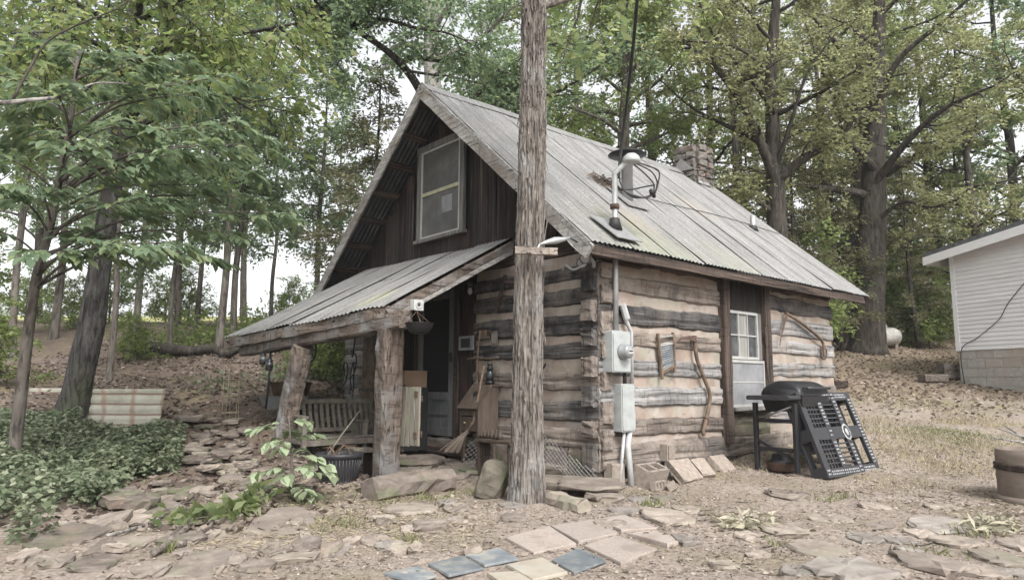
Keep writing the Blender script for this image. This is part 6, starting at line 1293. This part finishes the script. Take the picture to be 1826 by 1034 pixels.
LP = np.array(LP); LD = unit(np.array(LD)); n = len(LP); N = unit(np.array((0, 0, 1.))+rgs.normal(0, .22, (n, 3))); S = unit(np.cross(LD, N)); N = np.cross(S, LD); L_ = rgs.uniform(.10, .185, n)[:, None]
rows = []
for (t, w, h) in ((0, 0, 0), (.3, .19, .02), (.62, .20, .01), (1, 0, -.10)):
    c = LP+LD*L_*t+N*L_*h
    if w == 0: rows.append([c])
    else: rows.append([c-S*L_*w+N*L_*.05, c, c+S*L_*w+N*L_*.05])
V = np.stack([r for q in rows for r in q], 1).reshape(-1, 3); I = np.arange(n)*8
F = np.concatenate([np.stack([I+a, I+b, I+c, I+d], 1) for a, b, c, d in ((0, 1, 2, 2), (0, 2, 3, 3), (1, 4, 5, 2), (2, 5, 6, 3), (4, 7, 5, 5), (5, 7, 6, 6))]); q4 = F[:, 2] != F[:, 3]
me = bpy.data.meshes.new('crown'); me.from_pydata((V-np.array(TS['_o'])).tolist(), [], F[q4].tolist()+F[~q4][:, :3].tolist()); link('crown', me, 'leaf_big', TS, True)

# bare grey limb reaching in from outside the frame at the left
bl = tag(MB().tube(smooth_line([at(-160, 150, 6.0), at(-20, 182, 6.2), at(60, 178, 6.4), at(108, 174, 6.6)], 16), np.linspace(.03, .014, 16), 8).build('bare_limb', 'bark_pale', None, True), 'bare pale limb reaching in over the young tree', 'branch')
MB().tube(smooth_line([at(22, 180, 6.3), at(60, 110, 6.4), at(90, 70, 6.5), at(150, 40, 6.6), at(215, 12, 6.8), at(260, -30, 7)], 18), np.linspace(.014, .006, 18), 6).build('side_branch', 'bark_dark', bl, True)
MB().tube(smooth_line([at(104, 174, 6.6), at(140, 160, 6.7), at(175, 148, 6.8), at(230, 150, 6.9)], 12), np.linspace(.013, .006, 12), 6).build('side_branch', 'bark_pale', bl, True)

# big oak at the right with a second dark trunk behind
rb_ = on_g(1546, 628); Dr = (rb_-CAM)@FW
tree('oak_tree', 'huge dark oak trunk between the cabin and the propane tank', [rb_]+lp_([(1548, 540), (1553, 430), (1558, 320), (1560, 200), (1566, 80), (1570, -60)], Dr, Dr+.5), [.46, .41, .38, .33, .28, .2, .1], limbs=[(lp_([(1557, 300), (1530, 270), (1500, 240), (1470, 250)], Dr, Dr-1), .14), (lp_([(1558, 330), (1620, 250), (1690, 190), (1780, 150)], Dr, Dr-2.5), .12), (lp_([(1560, 200), (1600, 110), (1680, 40), (1760, -30)], Dr, Dr-2), .12), (lp_([(1556, 400), (1610, 360), (1660, 370), (1720, 350)], Dr, Dr-2), .07), (lp_([(1560, 180), (1500, 90), (1440, 20), (1380, -40)], Dr, Dr-1.5), .1)],
     auto=dict(n=9, h0=.32, len=4.2, elev=.25), leaf='leaf_olive', size=.105, twigs=11, per=13, sub=8, bark='bark_dark', seed=31, tseg=18)
r2b = on_g(1512, 616); D2 = (r2b-CAM)@FW+1
tree('oak_tree', 'second darker trunk close behind the huge oak', [at(1514, 616, D2)]+lp_([(1516, 500), (1530, 380), (1540, 250), (1535, 100), (1530, -50)], D2, D2+.5), [.40, .36, .32, .28, .2, .1], auto=dict(n=10, h0=.4, len=4.5, elev=.3), leaf='leaf_green', size=.12, twigs=8, per=12, sub=8, bark='bark_dark', seed=32)
# limby tree right behind the cabin
lb2 = at(1388, 610, 16.5); lb2[2] = gz(lb2[0], lb2[1])
tree('limby_tree', 'crooked many-limbed tree rising right behind the tin roof', [lb2]+lp_([(1388, 480), (1384, 360), (1378, 240), (1376, 120), (1384, 0), (1390, -120)], 16.5, 16.8), [.26, .24, .22, .17, .14, .1, .05], limbs=[(lp_([(1385, 322), (1430, 285), (1490, 250), (1520, 215), (1532, 180)], 16.5, 15.6), .13), (lp_([(1385, 330), (1350, 240), (1300, 150), (1240, 90), (1195, 50)], 16.5, 15.5), .14), (lp_([(1300, 150), (1360, 125), (1300, 80), (1180, 75)], 15.9, 15.2), .06), (lp_([(1384, 300), (1410, 220), (1440, 130), (1490, 60)], 16.5, 15.4), .07), (lp_([(1380, 380), (1340, 350), (1310, 330), (1270, 350)], 16.5, 15.8), .06), (lp_([(1382, 200), (1330, 130), (1270, 60), (1240, -20)], 16.5, 15.5), .07)],
     auto=dict(n=8, h0=.35, len=3.6, elev=.3), leaf='leaf_olive', size=.105, twigs=10, per=13, sub=8, bark='bark_dark', seed=33, twig_tubes=True)
# tree behind the gable with arching dark limbs
lt = at(790, 600, 16); lt[2] = gz(lt[0], lt[1])
tree('walnut_tree', 'tree with arching dark limbs rising behind the gable peak', [lt]+lp_([(788, 450), (775, 300), (760, 190), (720, 120), (660, 70), (590, 35), (500, 10)], 16, 14.5), [.2, .18, .14, .095, .08, .065, .045, .02], limbs=[(lp_([(712, 118), (735, 103), (790, 108), (850, 98), (900, 130), (950, 150)], 15.4, 14.6), .075), (lp_([(612, 45), (680, 35), (740, 50), (800, 60), (860, 90)], 14.9, 14), .055), (lp_([(890, 125), (905, 160), (925, 190)], 14.8, 14.6), .03), (lp_([(775, 250), (850, 170), (930, 100), (1020, 70)], 16, 14.6), .07), (lp_([(776, 280), (860, 200), (980, 170), (1080, 110), (1130, 60)], 16, 14.6), .06), (lp_([(590, 35), (560, -10), (620, -50), (720, -30)], 14.6, 14), .05), (lp_([(500, 10), (560, 40), (610, 90), (590, 130)], 14.5, 14), .04)],
     auto=dict(n=6, h0=.55, len=2.6, elev=.3), leaf='leaf_mid', size=.11, twigs=10, per=13, sub=10, bark='bark_dark', seed=34, twig_tubes=True, droop=-.2)
# pale trunk behind
pt_ = at(775, 560, 22); pt_[2] = gz(pt_[0], pt_[1]); tree('pale_tree', 'tall pale trunked tree far behind the gable peak', [pt_]+lp_([(774, 300), (771, 150), (768, 0), (766, -200)], 22, 22), [.30, .28, .26, .24, .15], auto=dict(n=10, h0=.55, len=4, elev=.4), leaf='leaf_mid', size=.15, sub=7, twigs=8, per=12, bark='bark_pale', seed=35)
# yellow-green tree right of the trunk, behind the roof
yt = at(1110, 600, 17.5); yt[2] = gz(yt[0], yt[1]); tree('maple_tree', 'bright yellow green tree right behind the stove pipe', [yt]+lp_([(1108, 400), (1112, 250), (1118, 100), (1122, -60)], 17.5, 17.5), [.2, .18, .15, .1, .04], auto=dict(n=22, h0=.4, len=3.0, elev=.35), leaf='leaf_bright', size=.115, sub=7, twigs=10, per=12, bark='bark_brown', seed=36, twig_tubes=True)
# cedar left of the gable
def conifer(name, label, base, h, r, seed, group=None, dens=1.0, bare=.12):
    rng = np.random.default_rng(seed); T = thing(name, label, 'tree', base, group); mb = MB(); P = wander(base-np.array((0, 0, .1)), (0, 0, 1), h, 14, rng, .02); mb.tube(P, np.linspace(.035+h*.009, .01, 15), 9); LP, LD = [], []
    for k in range(int(h*9*dens)):
        t = bare+(1-bare)*rng.uniform(0, 1); i = min(int(t*14), 13); s = P[i]*(1-(t*14-i))+P[i+1]*(t*14-i); a = rng.uniform(0, 6.283); L_ = r*(1-t)**.7*rng.uniform(.55, 1.1)+.15
        Q = wander(s, (math.cos(a), math.sin(a), .12), L_, 6, rng, .10, -.03); mb.tube(Q, np.linspace(.014, .003, 7), 4, False); m_ = int(55*L_*1.5)
        u = rng.uniform(.25, 1, m_)**.8*6; ii = np.minimum(u.astype(int), 5); f = (u-ii)[:, None]; pp = Q[ii]*(1-f)+Q[ii+1]*f; LP.append(pp+rng.normal(0, .07, (m_, 3))); LD.append(unit(Q[ii+1]-Q[ii])+rng.normal(0, .6, (m_, 3))+np.array((0, 0, -.25)))
    mb.build('trunk', 'bark_dark', T, True); LP = np.concatenate(LP); LD = np.concatenate(LD); V, F = leaf_quads(LP, LD, .13, .28, rng, .3); npmesh('crown', V-np.array(T['_o']), F, 'leaf_conifer', T); return T
cbs = at(652, 590, 15); cbs[2] = gz(cbs[0], cbs[1]); conifer('cedar_tree', 'olive cedar standing just left of the gable', cbs, 7.0, 2.0, 41, dens=1.5, bare=.28)
CED = conifer('cedar_tree', 'thin dark cedar in the woods right of the cabin', np.array((0, 0, 0.)), 7.5, 1.7, 42, 'cedars in the woods', dens=1.2)

# generic woodland trees, copied about
PA_ = tree('woodland_tree', 'broad green woodland tree in the backdrop', [(0, 0, 0), (.1, .05, 3), (.0, .2, 6), (.2, .1, 9), (.1, .2, 12)], [.19, .16, .13, .09, .03], 'broad green backdrop trees', auto=dict(n=18, h0=.24, len=3.9, elev=.35), leaf='leaf_green', size=.14, wr=.6, sub=7, twigs=6, per=13, twig_len=.5, clump=.35, seed=51)
PB_ = tree('woodland_tree', 'olive tinted woodland tree in the backdrop', [(0, 0, 0), (-.1, .1, 3), (.1, 0, 6), (.0, .2, 9), (.1, .2, 11)], [.16, .14, .11, .07, .03], 'olive backdrop trees', auto=dict(n=18, h0=.18, len=3.3, elev=.25), leaf='leaf_olive', size=.125, wr=.6, sub=7, twigs=6, per=13, twig_len=.5, clump=.35, seed=52)
PC_ = tree('woodland_tree', 'blue green woodland tree in the backdrop', [(0, 0, 0), (.15, .1, 3), (.2, .2, 6), (.1, .3, 10), (.2, .2, 13)], [.2, .17, .14, .09, .03], 'blue green backdrop trees', auto=dict(n=18, h0=.3, len=3.8, elev=.4), leaf='leaf_mid', size=.14, wr=.55, sub=7, twigs=6, per=13, twig_len=.5, clump=.35, seed=53)
PS_ = tree('slim_tree', 'slim bare-stemmed tree in the open woods left of the cabin', [(0, 0, 0), (.06, .03, 2), (.0, .1, 4), (.1, .05, 6), (.1, .1, 8.5)], [.085, .075, .065, .045, .015], 'slim trees left of the cabin', auto=dict(n=15, h0=.37, len=2.2, elev=.35), leaf='leaf_mid', size=.12, sub=6, twigs=7, per=11, twig_len=.5, bark='bark_brown', seed=54, twig_tubes=True)
BU_ = tree('understory_bush', 'leafy green understory bush at the edge of the woods', [(0, 0, 0), (.05, 0, .5), (.0, .05, 1.0), (.05, .05, 1.8)], [.03, .025, .02, .01], 'understory bushes', auto=dict(n=12, h0=.1, len=1.1, elev=.5), leaf='leaf_bright', size=.11, sub=5, twigs=6, per=10, twig_len=.35, bark='bark_brown', seed=55, cat='bush')
def put(proto, first, px, dep, rot, sc):
    p = at(px, 640, dep); p[2] = gz(p[0], p[1])-.05
    if first: proto.location = tuple(p); proto.rotation_euler = (0, 0, rot); proto.scale = (sc,)*3; return proto
    return dup(proto, p, rot, sc)
usedp = set()
def plant(proto, px, dep, sc=1.):
    f = proto.name not in usedp; usedp.add(proto.name); o = put(proto, f, px, dep, rnd.uniform(0, 6.28), sc)
    if proto is BU_:
        lab, grp = (('green bush along the woods edge behind the propane tank', 'bushes behind the propane tank') if px > 1540 else ('green bush beside the rear corner of the cabin', 'bushes at the rear cabin corner') if px > 1000 else
                    ('low green bush on the bank behind the porch', 'bushes on the bank behind the porch') if dep < 14 and px > 300 else ('green bush on the rise by the far field', 'bushes by the far field') if dep > 19.5 else ('green bush on the leafy slope behind the tin sheet', 'bushes behind the tin sheet'))
        o['label'] = lab; o['group'] = grp
    return o
for (px, dep, sc) in ((930, 22, .95), (1040, 25, 1.0), (1270, 22, 1.0), (1690, 25, 1.05), (1840, 22, 1.0), (-80, 22, 1.0), (1480, 27, 1.1)): plant(PA_, px, dep, sc)
for (px, dep, sc) in ((1320, 20, .95), (1490, 22, .95), (1630, 24, .95), (1760, 20, .9), (1900, 26, 1.1), (1400, 28, 1.0)): plant(PB_, px, dep, sc)
for (px, dep, sc) in ((840, 26, 1.05), (1180, 24, 1.0), (1580, 30, 1.1), (1940, 20, 1.0), (430, 36, .9), (60, 30, .95)): plant(PC_, px, dep, sc)
for (px, dep, sc) in ((197, 13.5, .75), (302, 17, .8), (346, 21, .95), (388, 16.5, 1.1), (414, 17.5, 1.0), (312, 23, 1.25), (92, 19, 1.25), (238, 21, 1.2), (555, 17, .9), (480, 22, .8), (20, 16, 1.0), (600, 21, .8), (148, 25, 1.1)): plant(PS_, px, dep, sc)
for (px, dep, sc) in ((1620, 22, 1.0), (1660, 21, .9), (1605, 24, 1.5), (1690, 22.5, 1.5), (1640, 25, 1.7), (560, 13.2, .55), (590, 12.4, .7), (620, 13.5, .8), (1575, 25, 1.6), (1715, 25, 1.7), (240, 16, .5), (1430, 19, 1.5), (1520, 23, 1.6), (-20, 12.5, .7), (330, 24, .9), (190, 24, 1.), (120, 22, .8), (290, 26, .8), (510, 25, .8), (60, 26, 1.0), (560, 22, .7), (-60, 20, 1.2)): plant(BU_, px, dep, sc)
for (px, dep, sc) in ((1640, 20.5, .85), (1430, 18.5, .95), (1500, 19.5, 1.0), (1720, 23, 1.1), (1330, 22, 1.1)): plant(CED, px, dep, sc)

# ------------------------------------------------------------------ low plants
# pale leafy sapling in front of the porch
sb2 = on_g(523, 893); dS = (sb2-CAM)@FW; SAP = thing('leafy_sapling', 'pale green broad-leaved sapling growing in front of the porch', 'sapling', sb2); mbs = MB()
stem = smooth_line([sb2-np.array((0, 0, .05)), at(520, 830, dS), at(517, 770, dS-.02), at(515, 742, dS)], 14); mbs.tube(stem, np.linspace(.014, .006, 14), 7)
rgp = np.random.default_rng(3); LP, LD, LS_ = [], [], []
for (px, py, dd) in ((450, 765, -.1), (470, 760, .0), (560, 775, .1), (545, 750, 0), (500, 800, -.15), (460, 845, -.2), (490, 838, .1), (555, 840, -.1), (580, 830, .1), (545, 875, -.2), (556, 880, -.1), (450, 870, .1), (520, 770, .1), (565, 815, .1), (480, 790, -.1), (535, 800, .15), (505, 850, -.2), (530, 865, .15), (590, 845, 0)):
    e = at(px, py, dS+dd); k = int(np.argmin(np.linalg.norm(stem-(e+np.array((0, 0, -.03))), axis=1))); s = stem[min(k, 13)]; P = smooth_line([s, (s+e)/2+np.array((0, 0, .03)), e], 6); mbs.tube(P, np.linspace(.005, .003, 6), 4, False)
    for q in (2, 3, 4, 5, 5):
        for sg in (-1, 1): d0 = unit(P[min(q, 5)]-P[q-1]); LP.append(P[q]); LD.append(d0*.6+unit(np.cross(d0, (0, 0, 1.)))*sg*.8+np.array((0, 0, -.3))+rgp.normal(0, .15, 3))
mbs.build('stem', 'bark_brown', SAP, True); LP = np.array(LP); LD = unit(np.array(LD)); n = len(LP); N = unit(np.array((0, 0, 1.))+rgp.normal(0, .25, (n, 3))); S = unit(np.cross(LD, N)); N = np.cross(S, LD)
for i in range(n):
    L_ = rgp.uniform(.08, .15); c, d, s_, nn = LP[i], LD[i], S[i], N[i]; mbl = MB()
    mbl.v = [tuple(c+d*L_*t+s_*L_*w+nn*L_*h) for (t, w, h) in ((0, 0, 0), (.22, -.26, .05), (.22, 0, 0), (.22, .26, .05), (.6, -.28, .03), (.6, 0, -.02), (.6, .28, .03), (1, 0, -.14))]
    mbl.f = [(0, 1, 2), (0, 2, 3), (1, 4, 5, 2), (2, 5, 6, 3), (4, 7, 5), (5, 7, 6)]; mbl.build('leaf', 'leaf_pale' if i % 3 else 'leaf_ivy', SAP, True)
def in_px(n, x0, x1, y0, y1, rng):
    return np.array([on_g(rng.uniform(x0, x1), rng.uniform(y0, y1)) for _ in range(n)])
def to_px(P):
    d = P-CAM; z = d@FW; return 913+FPX*(d@RT)/z, 517-FPX*(d@UP)/z, z
def scatter_mesh(name, P, m, smin, smax, wr, rng, label, cat, flat=.8, tilt=.25, lift=.004):
    n = len(P); a = rng.uniform(0, 6.283, n); D = np.stack([np.cos(a), np.sin(a), rng.normal(0, tilt, n)], 1); P = P.copy(); P[:, 2] += lift
    sz = rng.uniform(smin, smax, n); D = unit(D); N = unit(np.array((0, 0, 1.))*flat+rng.normal(0, 1, (n, 3))*(1-flat)); S = unit(np.cross(D, N)); N = np.cross(S, D); L_ = sz[:, None]; cu = rng.uniform(-.1, .35, n)[:, None]
    V = np.stack([P-D*L_*.5, P+S*L_*wr*.5+N*L_*cu*.6, P+D*L_*.5+N*L_*cu*.3, P-S*L_*wr*.5+N*L_*cu*.6], 1).reshape(-1, 3); I = np.arange(n)*4
    c = P.mean(0); o = npmesh(name, V, np.stack([I, I+1, I+2, I+3], 1), m); return stuff(o, label, cat)
def field(n, lat0, lat1, d0, d1, rng, prob):
    """points over the ground in a lateral/depth window, kept with probability prob(lat, dep, noise)"""
    l = rng.uniform(lat0, lat1, n); d = rng.uniform(d0, d1, n); x = CAM[0]+.755*l+.655*d; y = CAM[1]-.655*l+.755*d
    q = vn(np.stack([x*.9, y*.9, np.zeros(n)], 1), 91)*.5+.5; k = rng.uniform(0, 1, n) < prob(l, d, q)
    inside = (x > .0) & (x < L) & (y > .0) & (y < W); k &= ~inside
    return np.stack([x[k], y[k], HZ(x[k], y[k])], 1)
r9 = np.random.default_rng(99)
P = field(60000, -3.6, 6.5, 3.6, 9.5, r9, lambda l, d, q: np.clip(.25+.9*q, 0, 1)*np.where(l < -1.7, .3, 1)); scatter_mesh('wood_chips', P, 'chip', .012, .038, .4, r9, 'fine pale wood chips and bark bits over the yard', 'wood chips', .75, .25)
P = field(5200, -3, 7.5, 3.8, 12, r9, lambda l, d, q: np.clip(q*1.2-.25, 0, 1)); scatter_mesh('fallen_leaves', P, 'leaf_dry', .03, .075, .6, r9, 'dry brown leaves scattered over the yard', 'leaves', .7, .2, .008)
P = field(42000, -11, -1.3, 5.2, 24, r9, lambda l, d, q: np.clip(.35+.6*q, 0, 1)*np.clip((-l-1.1)*1.2, 0, 1)*np.where(d < 13, 1, .7)); scatter_mesh('leaf_litter', P, 'leaf_dry_dark', .05, .12, .6, r9, 'brown leaf litter covering the wooded bank', 'leaves', .55, .3, .012)
P = field(26000, 3.2, 16, 11.5, 24, r9, lambda l, d, q: np.clip((d-11.3)*.45, 0, 1)*np.clip(.3+.7*q, 0, 1)); scatter_mesh('leaf_litter', P, 'leaf_dry', .06, .12, .6, r9, 'tan fallen leaves covering the slope by the oak', 'leaves', .6, .3, .012)
# sparse grass
def grass(P, rng, hmin, hmax, name, label, m='grass', lean=.5):
    n = len(P); D = unit(np.stack([rng.normal(0, lean, n), rng.normal(0, lean, n), np.ones(n)], 1)); S = unit(np.cross(D, rng.normal(0, 1, (n, 3)))); h = rng.uniform(hmin, hmax, n)[:, None]; w = .0035+h*.025
    V = np.stack([P-S*w, P+S*w, P+D*h*.55+S*w*.7, P+D*h+S*w*.1+np.array((0, 0, -.1))*h], 1).reshape(-1, 3); I = np.arange(n)*4; return stuff(npmesh(name, V, np.stack([I, I+1, I+2, I+3], 1), m), label, 'grass')
P = field(52000, 2.6, 8.5, 7.3, 15, r9, lambda l, d, q: np.clip(q*2.6-1.15, 0, 1)); grass(P, r9, .02, .06, 'sparse_grass', 'thin patchy yard grass right of the cabin', 'straw')
gc = on_g(1690, 775); n = 2400; P = np.stack([r9.normal(gc[0], .45, n), r9.normal(gc[1], .45, n), np.zeros(n)], 1); P[:, 2] = HZ(P[:, 0], P[:, 1]); grass(P, r9, .02, .055, 'green_grass_patch', 'green patch of short grass in the open yard')
T_ = []
for (px, py, k, s) in ((1472, 893, 40, .07), (1505, 888, 40, .06), (1165, 902, 60, .06), (730, 965, 30, .05), (760, 890, 60, .08), (830, 885, 60, .1), (700, 900, 50, .1), (650, 880, 60, .1), (1680, 990, 40, .1), (1720, 955, 60, .08), (300, 985, 50, .03), (1395, 975, 30, .08), (560, 900, 60, .12), (600, 940, 80, .15)):
    c = on_g(px, py); T_.append(np.stack([r9.normal(c[0], s, k), r9.normal(c[1], s, k), np.zeros(k)], 1))
P = np.concatenate(T_); P[:, 2] = HZ(P[:, 0], P[:, 1]); grass(P, r9, .03, .10, 'grass_tufts', 'small grass tufts among the yard stones')
P = field(16000, -2.2, -.1, 4.6, 7.6, r9, lambda l, d, q: np.clip(q*1.8-.5, 0, 1)*.6); scatter_mesh('straw_mulch', P, 'straw', .04, .10, .07, r9, 'pale straw mulch around the stones before the porch', 'straw', .7, .2)
# ivy ground cover at the left
def cover(name, label, n, test, hmax, size, m, rng, seed):
    px = rng.uniform(-260, 345, n*2); Q = []
    l = rng.uniform(-7.5, -2.2, n*4); d = rng.uniform(4.8, 10.2, n*4); x = CAM[0]+.755*l+.655*d; y = CAM[1]-.655*l+.755*d; z = HZ(x, y); P = np.stack([x, y, z], 1); u, v, _ = to_px(P); q = vn(np.stack([x*1.3, y*1.3, np.zeros(len(x))], 1), seed)
    k = test(u, v, q); P = P[k][:n]; q = q[k][:n]; h = hmax*(.45+.55*(q*.5+.5))*rng.uniform(.0, 1, len(P))**.6; P[:, 2] += h
    a = rng.uniform(0, 6.283, len(P)); D = np.stack([np.cos(a), np.sin(a), rng.normal(-.25, .25, len(P))], 1); V, F = leaf_quads(P, D, size, .65, rng, .6); return stuff(npmesh(name, V, F, m), label, 'ground cover')
cover('ground_cover', 'dense grey green creeper covering the ground by the oak', 42000, lambda u, v, q: (q > -.62) & (v > np.where(u > 140, 782, 752)) & (v < 905+40*q) & (u < 325+25*q-(v-752)*.35*0) & ((v-770)*1.0 < 130+.0*u+30*q-np.maximum(0, u-150)*.35) & (u > -300), .30, .062, 'leaf_ivy', np.random.default_rng(61), 71)
cover('ground_cover', 'grey green creeper mound at the near left edge', 15000, lambda u, v, q: (q > -.6) & (v > 840) & (v < 965+20*q) & (u < 95+30*q-(v-900)*.25), .34, .062, 'leaf_ivy', np.random.default_rng(62), 72)
# far brush along the field edge
P = field(5000, -9.5, -1.0, 17, 27, r9, lambda l, d, q: np.clip(q*2-.7, 0, 1)); P = np.repeat(P, 4, 0); P += r9.normal(0, .12, P.shape); P[:, 2] += np.abs(r9.normal(0, .28, len(P))); V, F = leaf_quads(P, r9.normal(0, 1, P.shape), .13, .6, r9, .5); stuff(npmesh('brush', V, F, 'leaf_bright'), 'low green brush along the edge of the far field', 'brush')
P = field(2600, -4.8, -.8, 10.6, 14.5, r9, lambda l, d, q: np.clip(q*2.2-.9, 0, 1)); P = np.repeat(P, 3, 0); P += r9.normal(0, .08, P.shape); P[:, 2] += np.abs(r9.normal(0, .14, len(P))); V, F = leaf_quads(P, r9.normal(0, 1, P.shape), .09, .6, r9, .5); stuff(npmesh('bank_weeds', V, F, 'leaf_ivy'), 'thin weeds growing on the wooded bank behind the porch', 'weeds')
# cut branch with wilting leaves among the slabs
cbp = on_g(392, 930); dC = (cbp-CAM)@FW; CBR = thing('cut_branch', 'cut branch with wilting green leaves lying on the slabs', 'branch', cbp); mbc = MB(); LP, LD = [], []
for i in range(9):
    a = r9.uniform(0, 6.28); P = wander(cbp+np.array((0, 0, .05)), (math.cos(a), math.sin(a), r9.uniform(.1, .7)), r9.uniform(.25, .5), 5, r9, .2, -.06); mbc.tube(P, np.linspace(.008, .003, 6), 5, False)
    for q in range(1, 6):
        for s in range(5): LP.append(P[q]+r9.normal(0, .02, 3)); LD.append(r9.normal(0, 1, 3)+np.array((0, 0, -.3)))
mbc.build('stem', 'bark_brown', CBR, True); V, F = leaf_quads(np.array(LP), np.array(LD), .12, .45, r9, .3, .4); npmesh('leaves', V-np.array(CBR['_o']), F, 'leaf_green', CBR)
for i, (px, py, m_, nm, lab) in enumerate(((1325, 938, 'straw', 'dry_cuttings', 'small heap of dry grey green cuttings in the yard'), (1772, 945, 'straw', 'dry_cuttings', 'dry leafy cuttings lying before the clay tub'))):
    c = on_g(px, py); n = 170; P = c+np.stack([r9.normal(0, .13, n), r9.normal(0, .09, n), np.abs(r9.normal(0, .03, n))+.01], 1); V, F = leaf_quads(P, r9.normal(0, 1, (n, 3))*np.array((1, 1, .35)), .12, .22, r9, .5); stuff(npmesh(nm, V, F, 'leaf_cut'), lab, 'cuttings')
# poles, sticks, fallen logs
def stick(px0, py0, px1, py1, r, m, name, label, cat, lift=.03, group=None):
    a, b = on_g(px0, py0), on_g(px1, py1); P = smooth_line([a+np.array((0, 0, lift)), (a+b)/2, b+np.array((0, 0, lift))], 9); P[1:-1, 2] = np.maximum(P[1:-1, 2], HZ(P[1:-1, 0], P[1:-1, 1])+r); P[:, :2] += r9.normal(0, r*.5, (9, 2)); return tag(MB().tube(P, np.linspace(r, r*.6, 9), 8).build(name, m, None, True), label, cat, group)
stick(190, 970, 325, 905, .012, 'bark_pale', 'thin_pole', 'thin pale pole lying over the slabs on the bank', 'pole', .05)
for (a, b, c, d) in ((290, 990, 345, 925), (300, 975, 360, 935), (270, 1000, 335, 945), (320, 985, 380, 940)): stick(a, b, c, d, .022, 'log_brown_x', 'split_rail', 'grey split rail lying in a bundle on the bank', 'rail', .04, 'bundle of split rails')
stick(250, 632, 395, 638, .16, 'bark_dark', 'fallen_log', 'dark fallen log on the rise behind the woods', 'log', .1)
stick(395, 636, 500, 622, .11, 'bark_dark', 'fallen_log', 'thinner fallen log touching the dark one on the rise', 'log', .08)
stick(1372, 884, 1448, 888, .035, 'log_brown_x', 'driftwood', 'short weathered stick of wood lying in the yard', 'wood', .02)
for i in range(22):
    px, py = rnd.uniform(980, 1800), rnd.uniform(880, 1010); dx = rnd.uniform(12, 34); stick(px, py, px+dx, py+rnd.uniform(-8, 8), rnd.uniform(.003, .006), 'bark_dark', 'twig', 'thin dark twig lying in the yard', 'twig', .012, 'loose twigs in the yard')
# heart-leaved vine wire cage left of the porch
wc_ = on_g(410, 752); CG = thing('wire_cage', 'yellowish wire plant cage with dry vines left of the porch', 'cage', wc_); hC = 110*((wc_-CAM)@FW)/FPX
for k in range(4): z = wc_[2]+hC*(.15+.8*k/3); MB().tube([np.array((wc_[0]+.11*math.cos(a), wc_[1]+.11*math.sin(a), z)) for a in np.linspace(0, 6.283, 16)], .005, 4).build('ring', 'straw', CG, True)
for k in range(5): a = k*1.257; MB().tube([(wc_[0]+.11*math.cos(a), wc_[1]+.11*math.sin(a), wc_[2]-.05), (wc_[0]+.11*math.cos(a+.3), wc_[1]+.11*math.sin(a+.3), wc_[2]+hC)], .005, 4).build('upright', 'straw', CG, True)

# ------------------------------------------------------------------ added thin volume that lifts the darks of the woods
hz = MB().box((-305, -305, -2.0), (425, 425, 24.0)).build('fill_haze', 'dark_interior'); hz.data.materials.clear(); hz['kind'] = 'stuff'
m = bpy.data.materials.new('fill_haze'); m.use_nodes = True; nt = m.node_tree; nt.nodes.clear(); pv = nt.nodes.new('ShaderNodeVolumePrincipled'); pv.inputs['Color'].default_value = (.92, .94, .96, 1); pv.inputs['Density'].default_value = .0008
om = nt.nodes.new('ShaderNodeOutputMaterial'); nt.links.new(pv.outputs[0], om.inputs['Volume']); hz.data.materials.append(m)

print('leaf triangles', TRI_COUNT[0])
for o in bpy.data.objects:
    if '_o' in o: del o['_o']
